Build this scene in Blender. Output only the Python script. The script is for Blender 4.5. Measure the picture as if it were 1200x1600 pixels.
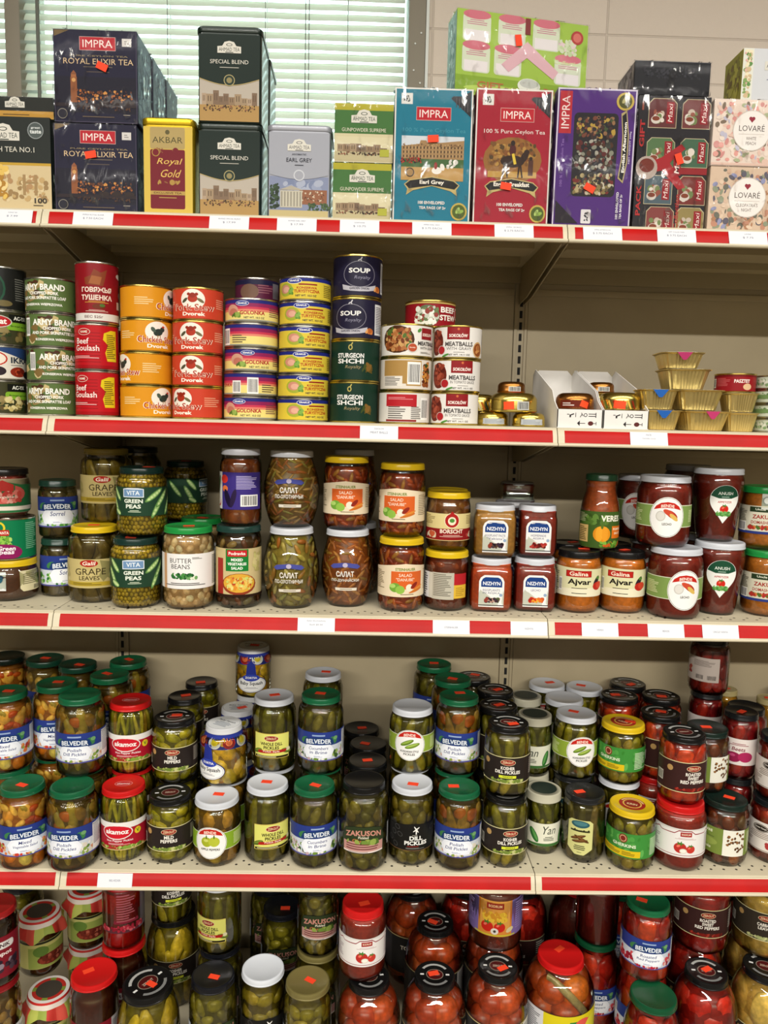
import bpy, bmesh, math, random
from mathutils import Vector, Matrix
from mathutils.geometry import tessellate_polygon
PI = math.pi
random.seed(11)
SC = bpy.context.scene
for o in list(bpy.data.objects): bpy.data.objects.remove(o)

# ------------------------------------------------------------------ camera
cam = bpy.data.objects.new('camera', bpy.data.cameras.new('camera'))
SC.collection.objects.link(cam); SC.camera = cam
_r, _u, _f = Vector((.99950, -.02070, .02350)), Vector((-.02090, .11830, .99280)), Vector((.02330, .99280, -.11780))
_m = Matrix((_r, _u, -_f)).transposed().to_4x4(); _m.translation = (.5707, -1.3982, .3609)
cam.matrix_world = _m
cam.data.sensor_fit = 'VERTICAL'; cam.data.sensor_height = 32.0; cam.data.lens = 32.0 * 1200 / 1600
cam.data.clip_start = .05
# ------------------------------------------------------------------ world, lights, exposure
SC.view_settings.view_transform = 'Standard'; SC.view_settings.look = 'None'
SC.view_settings.gamma = 1; SC.view_settings.use_curve_mapping = False
SC.view_settings.exposure = 0.2
SC.cycles.transparent_max_bounces = 24
SC.cycles.max_bounces = 8
wd = bpy.data.worlds.new('world'); SC.world = wd; wd.use_nodes = True
_bg = wd.node_tree.nodes['Background']; _bg.inputs[0].default_value = (.85, 1.0, .98, 1); _bg.inputs[1].default_value = 3.5
def area(name, loc, sx, sy, power, col=(1, .963, .893), rot=(0, 0, 0)):
    L = bpy.data.lights.new(name, 'AREA'); L.shape = 'RECTANGLE'; L.size = sx; L.size_y = sy; L.energy = power; L.color = col
    o = bpy.data.objects.new(name, L); o.location = loc; o.rotation_euler = rot; SC.collection.objects.link(o)
area('ceiling_tube_light', (.6, -4.6, 1.88), 6.5, .22, 520)
area('ceiling_tube_light', (.9, -1.3, 1.88), 5.0, .2, 66)

# ------------------------------------------------------------------ colours and materials
def lin(c): return c / 12.92 if c <= .04045 else ((c + .055) / 1.055) ** 2.4
def hexc(h):
    if isinstance(h, tuple): return h
    return tuple(lin(int(h[i:i + 2], 16) / 255) for i in (0, 2, 4)) + (1.0,)
MATS = {}
def mat(name, col=None, rough=.5, metal=0, spec=.5, coat=0, attr=False, noise=None, bump=None, trans=0):
    m = bpy.data.materials.new(name); m.use_nodes = True; nt = m.node_tree; b = nt.nodes['Principled BSDF']
    b.inputs['Roughness'].default_value = rough; b.inputs['Metallic'].default_value = metal
    b.inputs['Specular IOR Level'].default_value = spec; b.inputs['Coat Weight'].default_value = coat; b.inputs['Coat Roughness'].default_value = .08
    src = None
    if attr:
        a = nt.nodes.new('ShaderNodeVertexColor'); a.layer_name = 'Col'; src = a.outputs[0]
    elif col: b.inputs['Base Color'].default_value = hexc(col)
    if noise:
        sc, lo, hi = noise
        tc = nt.nodes.new('ShaderNodeTexCoord'); n = nt.nodes.new('ShaderNodeTexNoise'); n.inputs['Scale'].default_value = sc; n.inputs['Detail'].default_value = 4
        nt.links.new(tc.outputs['Object'], n.inputs['Vector'])
        mr = nt.nodes.new('ShaderNodeMapRange'); mr.inputs[1].default_value = .3; mr.inputs[2].default_value = .7; mr.inputs[3].default_value = lo; mr.inputs[4].default_value = hi
        nt.links.new(n.outputs[0], mr.inputs[0])
        mx = nt.nodes.new('ShaderNodeMix'); mx.data_type = 'RGBA'; mx.blend_type = 'MULTIPLY'; mx.inputs[0].default_value = 1
        if src: nt.links.new(src, mx.inputs[6])
        else: mx.inputs[6].default_value = hexc(col)
        nt.links.new(mr.outputs[0], mx.inputs[7]); src = mx.outputs[2]
    if src: nt.links.new(src, b.inputs['Base Color'])
    if bump:
        sc, st = bump
        tc = nt.nodes.new('ShaderNodeTexCoord'); n = nt.nodes.new('ShaderNodeTexNoise'); n.inputs['Scale'].default_value = sc; n.inputs['Detail'].default_value = 3
        nt.links.new(tc.outputs['Object'], n.inputs['Vector'])
        bp = nt.nodes.new('ShaderNodeBump'); bp.inputs['Strength'].default_value = st; bp.inputs['Distance'].default_value = .002
        nt.links.new(n.outputs[0], bp.inputs['Height']); nt.links.new(bp.outputs[0], b.inputs['Normal'])
    MATS[name] = m; return m
mat('ink', attr=True, rough=.5, spec=.12)
mat('ink_gloss', attr=True, rough=.36, spec=.14)
mat('food', attr=True, rough=.32, spec=.4, noise=(90, .62, 1.25))
mat('puree', attr=True, rough=.4, spec=.3, noise=(160, .75, 1.18))
mat('lid_paint', attr=True, rough=.24, spec=.35)
mat('paper_cap', attr=True, rough=.6, spec=.3)
mat('tin_metal', 'C9C7BC', rough=.25, metal=1)
mat('gold_metal', 'DEC680', rough=.32, metal=.85, bump=(220, .2))
mat('brass_metal', 'D9C268', rough=.25, metal=1)
mat('copper_metal', 'A87038', rough=.3, metal=1)
mat('gold_paint', 'C9A821', rough=.25, metal=.75)
mat('silver_paint', attr=True, rough=.3, metal=.25, coat=.3)
mat('enamel', 'CDC3A8', rough=.42, spec=.4, noise=(9, .93, 1.05))
mat('panel_enamel', 'AC9E80', rough=.45, spec=.4, noise=(6, .93, 1.06), bump=(5, .12))
mat('bracket_enamel', 'A39678', rough=.45, spec=.4)
mat('slot_dark', '0B0A09', rough=.8)
mat('rail_red', 'B21513', rough=.45, spec=.2, noise=(14, .9, 1.08))
mat('floor_tile', 'A89F90', rough=.5, noise=(3, .9, 1.1))
mat('ceiling_paint', '6E6A62', rough=.8)
mat('room_paint', '7E7A70', rough=.8)
mat('frame_metal', '8C8474', rough=.5, spec=.3)
mat('trim_white', 'DDE0DA', rough=.5)
mat('cord', '6E7068', rough=.7)
mat('card', 'E4E1DC', rough=.7, spec=.2, noise=(30, .96, 1.03))
def glass_mat(name, tint, refl=.05, rough=.04, bump=None, fk=.9, wrinkle=False):
    m = bpy.data.materials.new(name); m.use_nodes = True; nt = m.node_tree; nt.nodes.clear()
    out = nt.nodes.new('ShaderNodeOutputMaterial'); mx = nt.nodes.new('ShaderNodeMixShader')
    t = nt.nodes.new('ShaderNodeBsdfTransparent'); t.inputs[0].default_value = hexc(tint)
    g = nt.nodes.new('ShaderNodeBsdfGlossy'); g.inputs['Roughness'].default_value = rough; g.inputs[0].default_value = (1, 1, 1, 1)
    fr = nt.nodes.new('ShaderNodeFresnel'); fr.inputs[0].default_value = 1.5
    ad = nt.nodes.new('ShaderNodeMath'); ad.operation = 'MULTIPLY_ADD'; ad.inputs[1].default_value = fk; ad.inputs[2].default_value = refl - .04 * fk
    nt.links.new(fr.outputs[0], ad.inputs[0]); nt.links.new(ad.outputs[0], mx.inputs[0])
    nt.links.new(t.outputs[0], mx.inputs[1]); nt.links.new(g.outputs[0], mx.inputs[2]); nt.links.new(mx.outputs[0], out.inputs[0])
    if bump:
        sc, st, strx = bump
        tc = nt.nodes.new('ShaderNodeTexCoord'); mp = nt.nodes.new('ShaderNodeMapping'); mp.inputs['Scale'].default_value = strx
        n = nt.nodes.new('ShaderNodeTexNoise'); n.inputs['Scale'].default_value = sc; n.inputs['Detail'].default_value = 2; n.inputs['Distortion'].default_value = 1.2
        nt.links.new(tc.outputs['Object'], mp.inputs[0]); nt.links.new(mp.outputs[0], n.inputs['Vector'])
        bp = nt.nodes.new('ShaderNodeBump'); bp.inputs['Strength'].default_value = st; bp.inputs['Distance'].default_value = .004
        nt.links.new(n.outputs[0], bp.inputs['Height']); nt.links.new(bp.outputs[0], g.inputs['Normal']); nt.links.new(bp.outputs[0], fr.inputs['Normal'])
    if wrinkle:   # creases in the film catch the light, the taut film hardly does
        tc = nt.nodes.new('ShaderNodeTexCoord'); mp = nt.nodes.new('ShaderNodeMapping'); mp.inputs['Scale'].default_value = (1, 1, .45); mp.inputs['Rotation'].default_value = (0, .5, 0)
        n = nt.nodes.new('ShaderNodeTexNoise'); n.inputs['Scale'].default_value = 75; n.inputs['Detail'].default_value = 3; n.inputs['Distortion'].default_value = .6
        mr = nt.nodes.new('ShaderNodeMapRange'); mr.inputs[1].default_value = .60; mr.inputs[2].default_value = .74; mr.inputs[3].default_value = .12; mr.inputs[4].default_value = 5.0
        nt.links.new(tc.outputs['Object'], mp.inputs[0]); nt.links.new(mp.outputs[0], n.inputs['Vector']); nt.links.new(n.outputs[0], mr.inputs[0])
        ml = nt.nodes.new('ShaderNodeMath'); ml.operation = 'MULTIPLY'; ml.use_clamp = True; nt.links.new(ad.outputs[0], ml.inputs[0]); nt.links.new(mr.outputs[0], ml.inputs[1]); nt.links.new(ml.outputs[0], mx.inputs[0])
    MATS[name] = m
glass_mat('jar_glass', 'F4F7EE', .07, .03)
glass_mat('jar_glass_green', 'F2ECC8', .07, .03)
glass_mat('window_glass', 'EEF6F4', .04)
glass_mat('plastic_film', 'FDFDFD', .02, .09, (34, .35, (1, 1, .4)), .5, True)
def perforated():
    # shelf enamel with two rows of round perforations near the front and more behind, in object space
    m = MATS['enamel'].copy(); m.name = 'perforated_enamel'; nt = m.node_tree; b = nt.nodes['Principled BSDF']
    src = b.inputs['Base Color'].links[0].from_socket
    tc = nt.nodes.new('ShaderNodeTexCoord'); sp = nt.nodes.new('ShaderNodeSeparateXYZ'); nt.links.new(tc.outputs['Object'], sp.inputs[0])
    def mth(op, a, bb=None):
        n = nt.nodes.new('ShaderNodeMath'); n.operation = op
        for i, v in enumerate((a, bb)):
            if v is None: continue
            if isinstance(v, (int, float)): n.inputs[i].default_value = v
            else: nt.links.new(v, n.inputs[i])
        return n.outputs[0]
    P = .0254
    row = mth('FLOOR', mth('DIVIDE', sp.outputs[1], .0127))
    sh = mth('MULTIPLY', mth('MODULO', row, 2.0), P / 2)
    fx = mth('SUBTRACT', mth('FRACT', mth('DIVIDE', mth('ADD', sp.outputs[0], sh), P)), .5)
    fy = mth('SUBTRACT', mth('FRACT', mth('DIVIDE', sp.outputs[1], .0127)), .5)
    d = mth('ADD', mth('POWER', mth('MULTIPLY', fx, P), 2.0), mth('POWER', mth('MULTIPLY', fy, .0127), 2.0))
    hole = mth('LESS_THAN', d, .0000066)
    hole = mth('MULTIPLY', hole, mth('GREATER_THAN', sp.outputs[1], .0127))
    hole = mth('MULTIPLY', hole, mth('LESS_THAN', sp.outputs[1], .0381))
    mx = nt.nodes.new('ShaderNodeMix'); mx.data_type = 'RGBA'; nt.links.new(hole, mx.inputs[0]); nt.links.new(src, mx.inputs[6]); mx.inputs[7].default_value = (.03, .025, .02, 1)
    nt.links.new(mx.outputs[2], b.inputs['Base Color']); MATS['perforated_enamel'] = m
perforated()
def block_wall():
    m = mat('block_wall', 'C6B7A2', rough=.6, spec=.3); nt = m.node_tree; b = nt.nodes['Principled BSDF']
    tc = nt.nodes.new('ShaderNodeTexCoord'); mp = nt.nodes.new('ShaderNodeMapping'); mp.inputs['Rotation'].default_value = (PI / 2, 0, 0); mp.inputs['Location'].default_value = (.10, -.048, 0)
    nt.links.new(tc.outputs['Object'], mp.inputs[0])
    br = nt.nodes.new('ShaderNodeTexBrick'); br.offset = 0.0; br.inputs['Scale'].default_value = 1; br.inputs['Mortar Size'].default_value = .0028; br.inputs['Mortar Smooth'].default_value = .6
    br.inputs['Brick Width'].default_value = .4; br.inputs['Row Height'].default_value = .1
    nt.links.new(mp.outputs[0], br.inputs['Vector'])
    br.inputs['Color1'].default_value = hexc('DDCFC0'); br.inputs['Color2'].default_value = hexc('D8CABB'); br.inputs['Mortar'].default_value = hexc('D0C2B3')
    nt.links.new(br.outputs[0], b.inputs['Base Color'])
    n = nt.nodes.new('ShaderNodeTexNoise'); n.inputs['Scale'].default_value = 45; n.inputs['Detail'].default_value = 6; nt.links.new(tc.outputs['Object'], n.inputs['Vector'])
    mt = nt.nodes.new('ShaderNodeMath'); mt.operation = 'MULTIPLY_ADD'; mt.inputs[1].default_value = -1.6; nt.links.new(br.outputs[1], mt.inputs[0]); nt.links.new(n.outputs[0], mt.inputs[2])
    bp = nt.nodes.new('ShaderNodeBump'); bp.inputs['Strength'].default_value = .55; bp.inputs['Distance'].default_value = .004
    nt.links.new(mt.outputs[0], bp.inputs['Height']); nt.links.new(bp.outputs[0], b.inputs['Normal'])
block_wall()
def slat_mat():
    m = bpy.data.materials.new('blind_slat'); m.use_nodes = True; nt = m.node_tree; nt.nodes.clear()
    out = nt.nodes.new('ShaderNodeOutputMaterial'); mx = nt.nodes.new('ShaderNodeMixShader'); mx.inputs[0].default_value = .22
    d = nt.nodes.new('ShaderNodeBsdfDiffuse'); d.inputs[0].default_value = hexc('DADCD0'); t = nt.nodes.new('ShaderNodeBsdfTranslucent'); t.inputs[0].default_value = hexc('DEE6D0')
    nt.links.new(d.outputs[0], mx.inputs[1]); nt.links.new(t.outputs[0], mx.inputs[2]); nt.links.new(mx.outputs[0], out.inputs[0]); MATS['blind_slat'] = m
slat_mat()

# ------------------------------------------------------------------ object helpers
def link(name, me, mt=None, parent=None, kind=None):
    o = bpy.data.objects.new(name, me); SC.collection.objects.link(o)
    if mt is not None and me is not None and not me.materials: me.materials.append(MATS[mt])
    if parent is not None: o.parent = parent
    if kind: o['kind'] = kind
    return o
def thing(name, label, cat, loc=(0, 0, 0), rot=(0, 0, 0), group=None):
    o = bpy.data.objects.new(name, None); SC.collection.objects.link(o); o.empty_display_size = .02
    o.location = loc; o.rotation_euler = rot; tag(o, label, cat, group); return o
def tag(o, label, cat, group=None):
    o['label'] = label; o['category'] = cat
    if group: o['group'] = group
def finish(me, smooth=True, ang=35):
    if smooth:
        for p in me.polygons: p.use_smooth = True
        me.set_sharp_from_angle(angle=math.radians(ang))
    me.update(); return me
def paint(me, col):
    a = me.color_attributes.get('Col') or me.color_attributes.new('Col', 'FLOAT_COLOR', 'CORNER')
    c = hexc(col); a.data.foreach_set('color', list(c) * len(a.data)); return me
def box_mesh(boxes, bevel=0, name='m'):
    bm = bmesh.new()
    for (x0, x1, y0, y1, z0, z1) in boxes:
        r = bmesh.ops.create_cube(bm, size=1)
        for v in r['verts']: v.co = Vector((x0 + (v.co.x + .5) * (x1 - x0), y0 + (v.co.y + .5) * (y1 - y0), z0 + (v.co.z + .5) * (z1 - z0)))
    if bevel: bmesh.ops.bevel(bm, geom=bm.edges[:], offset=bevel, segments=2, affect='EDGES', profile=.6)
    me = bpy.data.meshes.new(name); bm.to_mesh(me); bm.free(); return finish(me)
def prism_mesh(pts, a0, a1, axis='x', name='m'):
    # extrude a closed outline of (p, q): axis x -> (y, z); axis y -> (x, z)
    bm = bmesh.new(); L = []
    for a in (a0, a1): L.append([bm.verts.new((a, p, q) if axis == 'x' else (p, a, q)) for p, q in pts])
    n = len(pts); bm.faces.new(L[0]); bm.faces.new(L[1][::-1])
    for i in range(n): bm.faces.new((L[0][i], L[1][i], L[1][(i + 1) % n], L[0][(i + 1) % n]))
    bmesh.ops.recalc_face_normals(bm, faces=bm.faces[:])
    me = bpy.data.meshes.new(name); bm.to_mesh(me); bm.free(); return finish(me)
def lathe_mesh(rings, n=40, sq=0, flute=0, close_top=True, close_bot=True, name='m', cols=None):
    vs, fs = [], []
    for (z, r) in rings:
        for k in range(n):
            t = 2 * PI * k / n; f = 1.0
            if sq: f = 1 / ((abs(math.cos(t)) ** sq + abs(math.sin(t)) ** sq) ** (1 / sq))
            rr = r * f
            if flute: rr *= 1 + flute * (1 if k % 2 else -1)
            vs.append((rr * math.sin(t), -rr * math.cos(t), z))
    for i in range(len(rings) - 1):
        for k in range(n):
            a, b = i * n + k, i * n + (k + 1) % n; fs.append((a, b, b + n, a + n))
    if close_bot: fs.append(tuple(range(n))[::-1])
    if close_top: fs.append(tuple(range((len(rings) - 1) * n, len(rings) * n)))
    me = bpy.data.meshes.new(name); me.from_pydata(vs, [], fs); me.update(); return finish(me)
def join_col(parts, name):
    # parts: (verts, faces, colour) lists -> one smooth mesh with a colour per piece
    V, F, Cc = [], [], []
    for v, f, c in parts:
        o = len(V); V += v; F += [tuple(i + o for i in q) for q in f]; Cc += [hexc(c)] * sum(len(q) for q in f)
    me = bpy.data.meshes.new(name); me.from_pydata(V, [], F)
    a = me.color_attributes.new('Col', 'FLOAT_COLOR', 'CORNER'); a.data.foreach_set('color', [x for c in Cc for x in c])
    for p in me.polygons: p.use_smooth = True
    me.update(); return me

# ------------------------------------------------------------------ flat printed art: coloured outlines, laid on a surface
_G = {}
def glyph(s, bold):
    bold = min(bold, .032)
    k = (s, bold)
    if k in _G: return _G[k]
    cu = bpy.data.curves.new('t', 'FONT'); cu.body = s; cu.resolution_u = 2; cu.offset = bold; cu.dimensions = '2D'; cu.fill_mode = 'FRONT'
    ob = bpy.data.objects.new('t', cu); SC.collection.objects.link(ob)
    dg = bpy.context.evaluated_depsgraph_get(); me = ob.evaluated_get(dg).to_mesh(); me.calc_loop_triangles()
    tris = [[(me.vertices[i].co.x, me.vertices[i].co.y) for i in t.vertices] for t in me.loop_triangles]
    ob.evaluated_get(dg).to_mesh_clear(); bpy.data.objects.remove(ob); bpy.data.curves.remove(cu)
    xs = [p[0] for t in tris for p in t] or [0, 1]; ys = [p[1] for t in tris for p in t] or [0, 1]
    _G[k] = (tris, min(xs), max(xs), min(ys), max(ys)); return _G[k]
class A:
    """drawing in millimetres, origin at the middle"""
    def __init__(s, w, h, bg=None, rd=0):
        s.w, s.h, s.q = w, h, []
        if bg: s.r(0, 0, w, h, bg, rd=rd)
    def add(s, pts, c): s.q.append((pts, hexc(c)))
    def r(s, x, y, w, h, c, rot=0, rd=0):
        if rd:
            P = []
            for cx, cy, a0 in ((w / 2 - rd, h / 2 - rd, 0), (-w / 2 + rd, h / 2 - rd, 90), (-w / 2 + rd, -h / 2 + rd, 180), (w / 2 - rd, -h / 2 + rd, 270)):
                P += [(cx + rd * math.cos(math.radians(a0 + k * 22.5)), cy + rd * math.sin(math.radians(a0 + k * 22.5))) for k in range(5)]
        else: P = [(-w / 2, -h / 2), (w / 2, -h / 2), (w / 2, h / 2), (-w / 2, h / 2)]
        a = math.radians(rot); ca, sa = math.cos(a), math.sin(a)
        s.add([[(x + p * ca - q * sa, y + p * sa + q * ca) for p, q in P]], c); return s
    def e(s, x, y, rx, ry, c, rot=0, n=18):
        a = math.radians(rot); ca, sa = math.cos(a), math.sin(a)
        P = [(rx * math.cos(2 * PI * k / n), ry * math.sin(2 * PI * k / n)) for k in range(n)]
        s.add([[(x + p * ca - q * sa, y + p * sa + q * ca) for p, q in P]], c); return s
    def p(s, pts, c):
        tri = tessellate_polygon([[Vector((a, b, 0)) for a, b in pts]])
        s.add([[pts[i] for i in t] for t in tri], c); return s
    def t(s, txt, x, y, h, c, w=None, b=.02, rot=0, sh=0, arc=0):
        tris, x0, x1, y0, y1 = glyph(txt, b); sy = h / max(.01, y1 - y0); sx = (w / (x1 - x0)) if w else sy
        a = math.radians(rot); ca, sa = math.cos(a), math.sin(a); out = []
        for t in tris:
            q = []
            for px, py in t:
                u = (px - (x0 + x1) / 2) * sx; v = (py - (y0 + y1) / 2) * sy; u += v * sh; v -= arc * u * u
                q.append((x + u * ca - v * sa, y + u * sa + v * ca))
            out.append(q)
        s.add(out, c); return s
    def ln(s, x, y, w, h, n, c, seed=1, al='l'):
        rg = random.Random(seed); g = h / n
        for i in range(n):
            ww = w * rg.uniform(.6, 1); s.r(x + (0 if al == 'c' else -(w - ww) / 2), y + h / 2 - g * (i + .5), ww, g * .45, c)
        return s
    def bar(s, x, y, w, h, bgc='EFEDE8'):
        s.r(x, y, w, h, bgc); rg = random.Random(3); q = x - w * .42
        P = []
        while q < x + w * .4:
            ww = rg.choice((.4, .6, 1.0)) * w / 22; P.append([(q, y - h * .4), (q + ww, y - h * .4), (q + ww, y + h * .4), (q, y + h * .4)]); q += ww + rg.choice((.5, .8)) * w / 20
        s.add(P, '1C1B1A'); return s
    def sc(s, x, y, w, h, n, sz, cols, seed=1, k=.6):
        rg = random.Random(seed)
        if n >= 14: n, sz = int(n * 2.3), sz * .64
        for i in range(n):
            r = sz * rg.uniform(.6, 1.2); s.e(x + rg.uniform(-.5, .5) * max(.1, w - 2 * r), y + rg.uniform(-.5, .5) * max(.1, h - 2 * r), r, r * rg.uniform(k, 1), rg.choice(cols), rg.uniform(0, 180), 9)
        return s
    def pk(s, x, y, l, w, rot, c='6E8C2A', c2='9DB84A'):
        s.e(x, y, l / 2, w / 2, c, rot); a = math.radians(rot)
        s.e(x - math.sin(a) * w * .12, y + math.cos(a) * w * .12, l * .4, w * .22, c2, rot); return s
    def tom(s, x, y, r, c='C8281C'):
        s.e(x, y, r, r * .9, c); s.e(x - r * .3, y + r * .3, r * .3, r * .2, 'E8705A', 30)
        for k in range(5): s.e(x + r * .3 * math.cos(k * 1.26), y + r * .75 + r * .12 * math.sin(k * 1.26), r * .3, r * .1, '3F7A2C', k * 72)
        return s
def art_mesh(art, surf, s=None, sv=None, off=.0002, step=.000008, name='label'):
    """lay the art on a surface: surf(u, v, offset) -> (point, normal), u and v in metres"""
    V, N, F, Cc = [], [], [], []
    def clip(P, ax, lo, hi):
        for sgn, lim in ((1, lo), (-1, hi)):
            out = []
            for i in range(len(P)):
                a, b = P[i], P[(i + 1) % len(P)]; da, db = sgn * (a[ax] - lim), sgn * (b[ax] - lim)
                if da >= 0: out.append(a)
                if (da > 0 and db < 0) or (da < 0 and db > 0):
                    t = da / (da - db); out.append((a[0] + t * (b[0] - a[0]), a[1] + t * (b[1] - a[1])))
            P = out
            if len(P) < 3: return []
        return P
    def cut(polys, ax, st):
        res = []
        for P in polys:
            lo = min(p[ax] for p in P); hi = max(p[ax] for p in P); k0 = math.floor(lo / st + 1e-6); k1 = math.ceil(hi / st - 1e-6)
            if k1 - k0 <= 1: res.append(P); continue
            for k in range(k0, k1):
                Q = clip(P, ax, k * st, (k + 1) * st)
                if Q: res.append(Q)
        return res
    def facet(u, v, o):   # every layer shares the same facets, so no layer dips under the one below
        n = surf(u, v, o)[1]
        if not s: return surf(u, v, o)
        def row(vv):
            k = math.floor(u / s + 1e-7); t = u / s - k; a = Vector(surf(k * s, vv, o)[0])
            return a if t < 1e-6 else a.lerp(Vector(surf((k + 1) * s, vv, o)[0]), t)
        if not sv: return tuple(row(v)), n
        k = math.floor(v / sv + 1e-7); t = v / sv - k
        return tuple(row(k * sv).lerp(row((k + 1) * sv), t)), n
    for i, (polys, c) in enumerate(art.q):
        polys = [[(a * .001, b * .001) for a, b in P] for P in polys]
        if s: polys = cut(polys, 0, s)
        if sv: polys = cut(polys, 1, sv)
        o = off + min(step, .0008 / len(art.q)) * i
        for P in polys:
            ar = sum(P[j][0] * P[(j + 1) % len(P)][1] - P[(j + 1) % len(P)][0] * P[j][1] for j in range(len(P)))
            if abs(ar) < 1e-12: continue
            if ar < 0: P = P[::-1]
            k = len(V)
            for u, v in P:
                p, n = facet(u, v, o); V.append(p); N.append(n)
            F.append(tuple(range(k, k + len(P)))); Cc += list(c) * len(P)
    me = bpy.data.meshes.new(name); me.from_pydata(V, [], F)
    a = me.color_attributes.new('Col', 'FLOAT_COLOR', 'CORNER'); a.data.foreach_set('color', Cc)
    for p in me.polygons: p.use_smooth = True
    me.normals_split_custom_set_from_vertices(N); me.update(); return me
def plane_surf(o, ux, uy):
    o, ux, uy = Vector(o), Vector(ux), Vector(uy); n = ux.cross(uy).normalized()
    return lambda u, v, d: (tuple(o + ux * u + uy * v + n * d), tuple(n))
def round_surf(rf, R, z0, sq=0):
    def S(u, v, d):
        z = z0 + v; r = rf(z)
        if sq:   # flat-faced jar: the print stays on the front face
            e = min(.96, abs(u) / R); return (u, -r * (1 - e ** sq) ** (1 / sq) - d, z), (0, -1, 0)
        t = u / R; r += d; return (r * math.sin(t), -r * math.cos(t), z), (math.sin(t), -math.cos(t), 0)
    return S

# ------------------------------------------------------------------ the labels, one function per design
ART = {}
def art(f): ART[f.__name__] = f; return f
def belv(t, veg, seed=1):
    a = A(205, 60, '2A3B84')
    a.r(0, -14, 205, 32, 'C9D0DA').sc(-45, -15, 60, 26, 16, 7, veg, seed).sc(42, -15, 50, 26, 14, 7, veg, seed + 1).r(0, -28.6, 205, 2.8, '53508F')
    a.e(-30, 12, 9, 6, '3E7A4A', 30).e(31, 12, 9, 7, '3E7A4A', -30).e(36, 16, 5, 4, '6FA06A')
    a.p([(-26, -24), (26, -24), (33, -8), (24, 4), (-24, 4), (-33, -8)], 'E9ECF4').e(0, -10, 27, 13, 'EEF1F7')
    a.p([(-33, 6), (-28, 17), (0, 20), (28, 17), (33, 6), (27, 3), (0, 6), (-27, 3)], '1E3A6B').r(0, 23.5, 26, 3, '8FA5C8')
    a.t('BELVEDER', 0, 11.8, 9.2, 'E6ECF2', w=52, b=.025, arc=.003)
    for i, l in enumerate(t): a.t(l, 0, -3 - 8.5 * i, 6.2 if len(t) > 1 else 9, '343F79', w=min(44, len(l) * 4.4), b=.008, sh=.15)
    a.ln(0, -20, 18, 3, 2, '8088B0').sc(-2, -25.5, 46, 5, 12, 3, veg, seed + 2)
    a.r(72, 0, 34, 54, 'E4E6E6').ln(72, 4, 30, 40, 14, '5A6070', 2).r(72, 25, 34, 1, '333A55').bar(-76, 10, 22, 22)
    return a
ART['belvp'] = lambda: belv(['Polish', 'Dill Pickles'], ['5F7F34', '88A04A', 'E8E4DA', 'C98A6A', 'D8DCD0', 'D7CFC0'], 3)
ART['belvm'] = lambda: belv(['Mixed', 'Vegetable Salad'], ['C63E2E', 'D9773A', '8FA04A', 'E3E0C8', 'A83228', 'D8A070'], 7)
ART['belvc'] = lambda: belv(['Cucumbers', 'in Brine'], ['6E8C3C', '96AF5C', 'E9E6DC', 'BDA0A8', '3F5A2C'], 9)
ART['belvr'] = lambda: belv(['Roasted', 'Red Peppers'], ['B8263A', 'CF4A50', '8C1E2E', 'E1B0A8'], 5)
ART['sorr'] = lambda: belv(['Sorrel'], ['4E8A3A', '7FB25A', 'A8CC84', '2F6A34'], 4)
@art
def akam():
    a = A(200, 56, 'A5182A'); a.r(0, 22, 200, 12, 'E6E2DC').e(-5, 8, 31, 15, 'E6E2DC').e(-5, 8, 29, 13, 'C81E2C').t('akamoz', -5, 9, 10, 'F2EFEA', w=46, b=.03, sh=.1)
    a.e(36, 6, 7, 7, 'D9C22A').t('V', 36, 6, 7, '3F6A28', b=.04).t('Hot Pepper Pickles', 0, -10, 5.5, 'F0E6E2', w=52, b=.015).ln(0, -16, 46, 4, 2, 'E0B8B4')
    a.sc(0, -23, 120, 9, 34, 6, ['5F7F2E', '7E9B3C', 'B4BD6A', 'A3322C'], 3, .25).r(0, -27.3, 200, 1.6, 'C9B27A').r(74, -2, 30, 44, '8E1424').ln(74, -4, 26, 38, 12, 'E0C8C4'); return a
def zerg(lines, blk='2A2320', yel=False, bg2=None, rib=None, w=150, h=50):
    a = A(w, h, 'D6CE9A' if not yel else 'C9B45A'); bg = 'D8D66E' if yel else blk
    a.r(0, 0, w - 1, h - 3, bg); tc = '2B2417' if yel else 'EDE8DC'
    a.e(0, h * .3, 15, 6.3, 'D9C49A').e(0, h * .3, 14, 5.5, '8E1C1A').t('ZERGUT', 0, h * .3, 5, 'E4C9A0', w=22, b=.02)
    for i, l in enumerate(lines): a.t(l, 0, h * .08 - 8 * i + (2 if len(lines) > 2 else 0), 6.8, tc, w=min(50, len(l) * 4.6), b=.04)
    if yel:
        a.r(0, -h * .44, w - 3, 4.2, '2A2414').ln(0, -h * .44, w * .85, 3, 1, 'D8CFA0').pk(-30, -12, 22, 9, 20, '4F5F22', '75862F').pk(32, -12, 24, 10, -15, '5F6E28', '8A9A3C').e(36, -9, 5, 4, 'D9D2A8')
        a.p([(-30, -16), (30, -14), (33, -8), (-28, -10)], 'A8201C').t('Polish Style', 0, -12, 4.2, 'F0E2D0', w=34, sh=.15)
    else:
        a.sc(0, -h * .4, 70, 9, 18, 6, bg2 or ['6F8238', '93A24A', 'BDBE7E'], 2, .4)
        if rib: a.r(0, -13, 34, 5.4, 'D6DE3A').t(rib, 0, -13, 3, '3A4414', w=20)
        a.r(w * .4, 0, w * .2, h - 5, '39302C').ln(w * .4, 4, w * .17, h - 20, 8, 'B9B0A4').bar(-w * .42, -6, 16, 20, 'CFCabE'.upper()).e(-w * .28, h * .25, 6, 6, 'B4905A')
    return a
ART['mild'] = lambda: zerg(['MILD', 'PEPPERS'])
ART['kosh'] = lambda: zerg(['KOSHER', 'DILL PICKLES'], rib='WHOLE', w=160, h=54)
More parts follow.
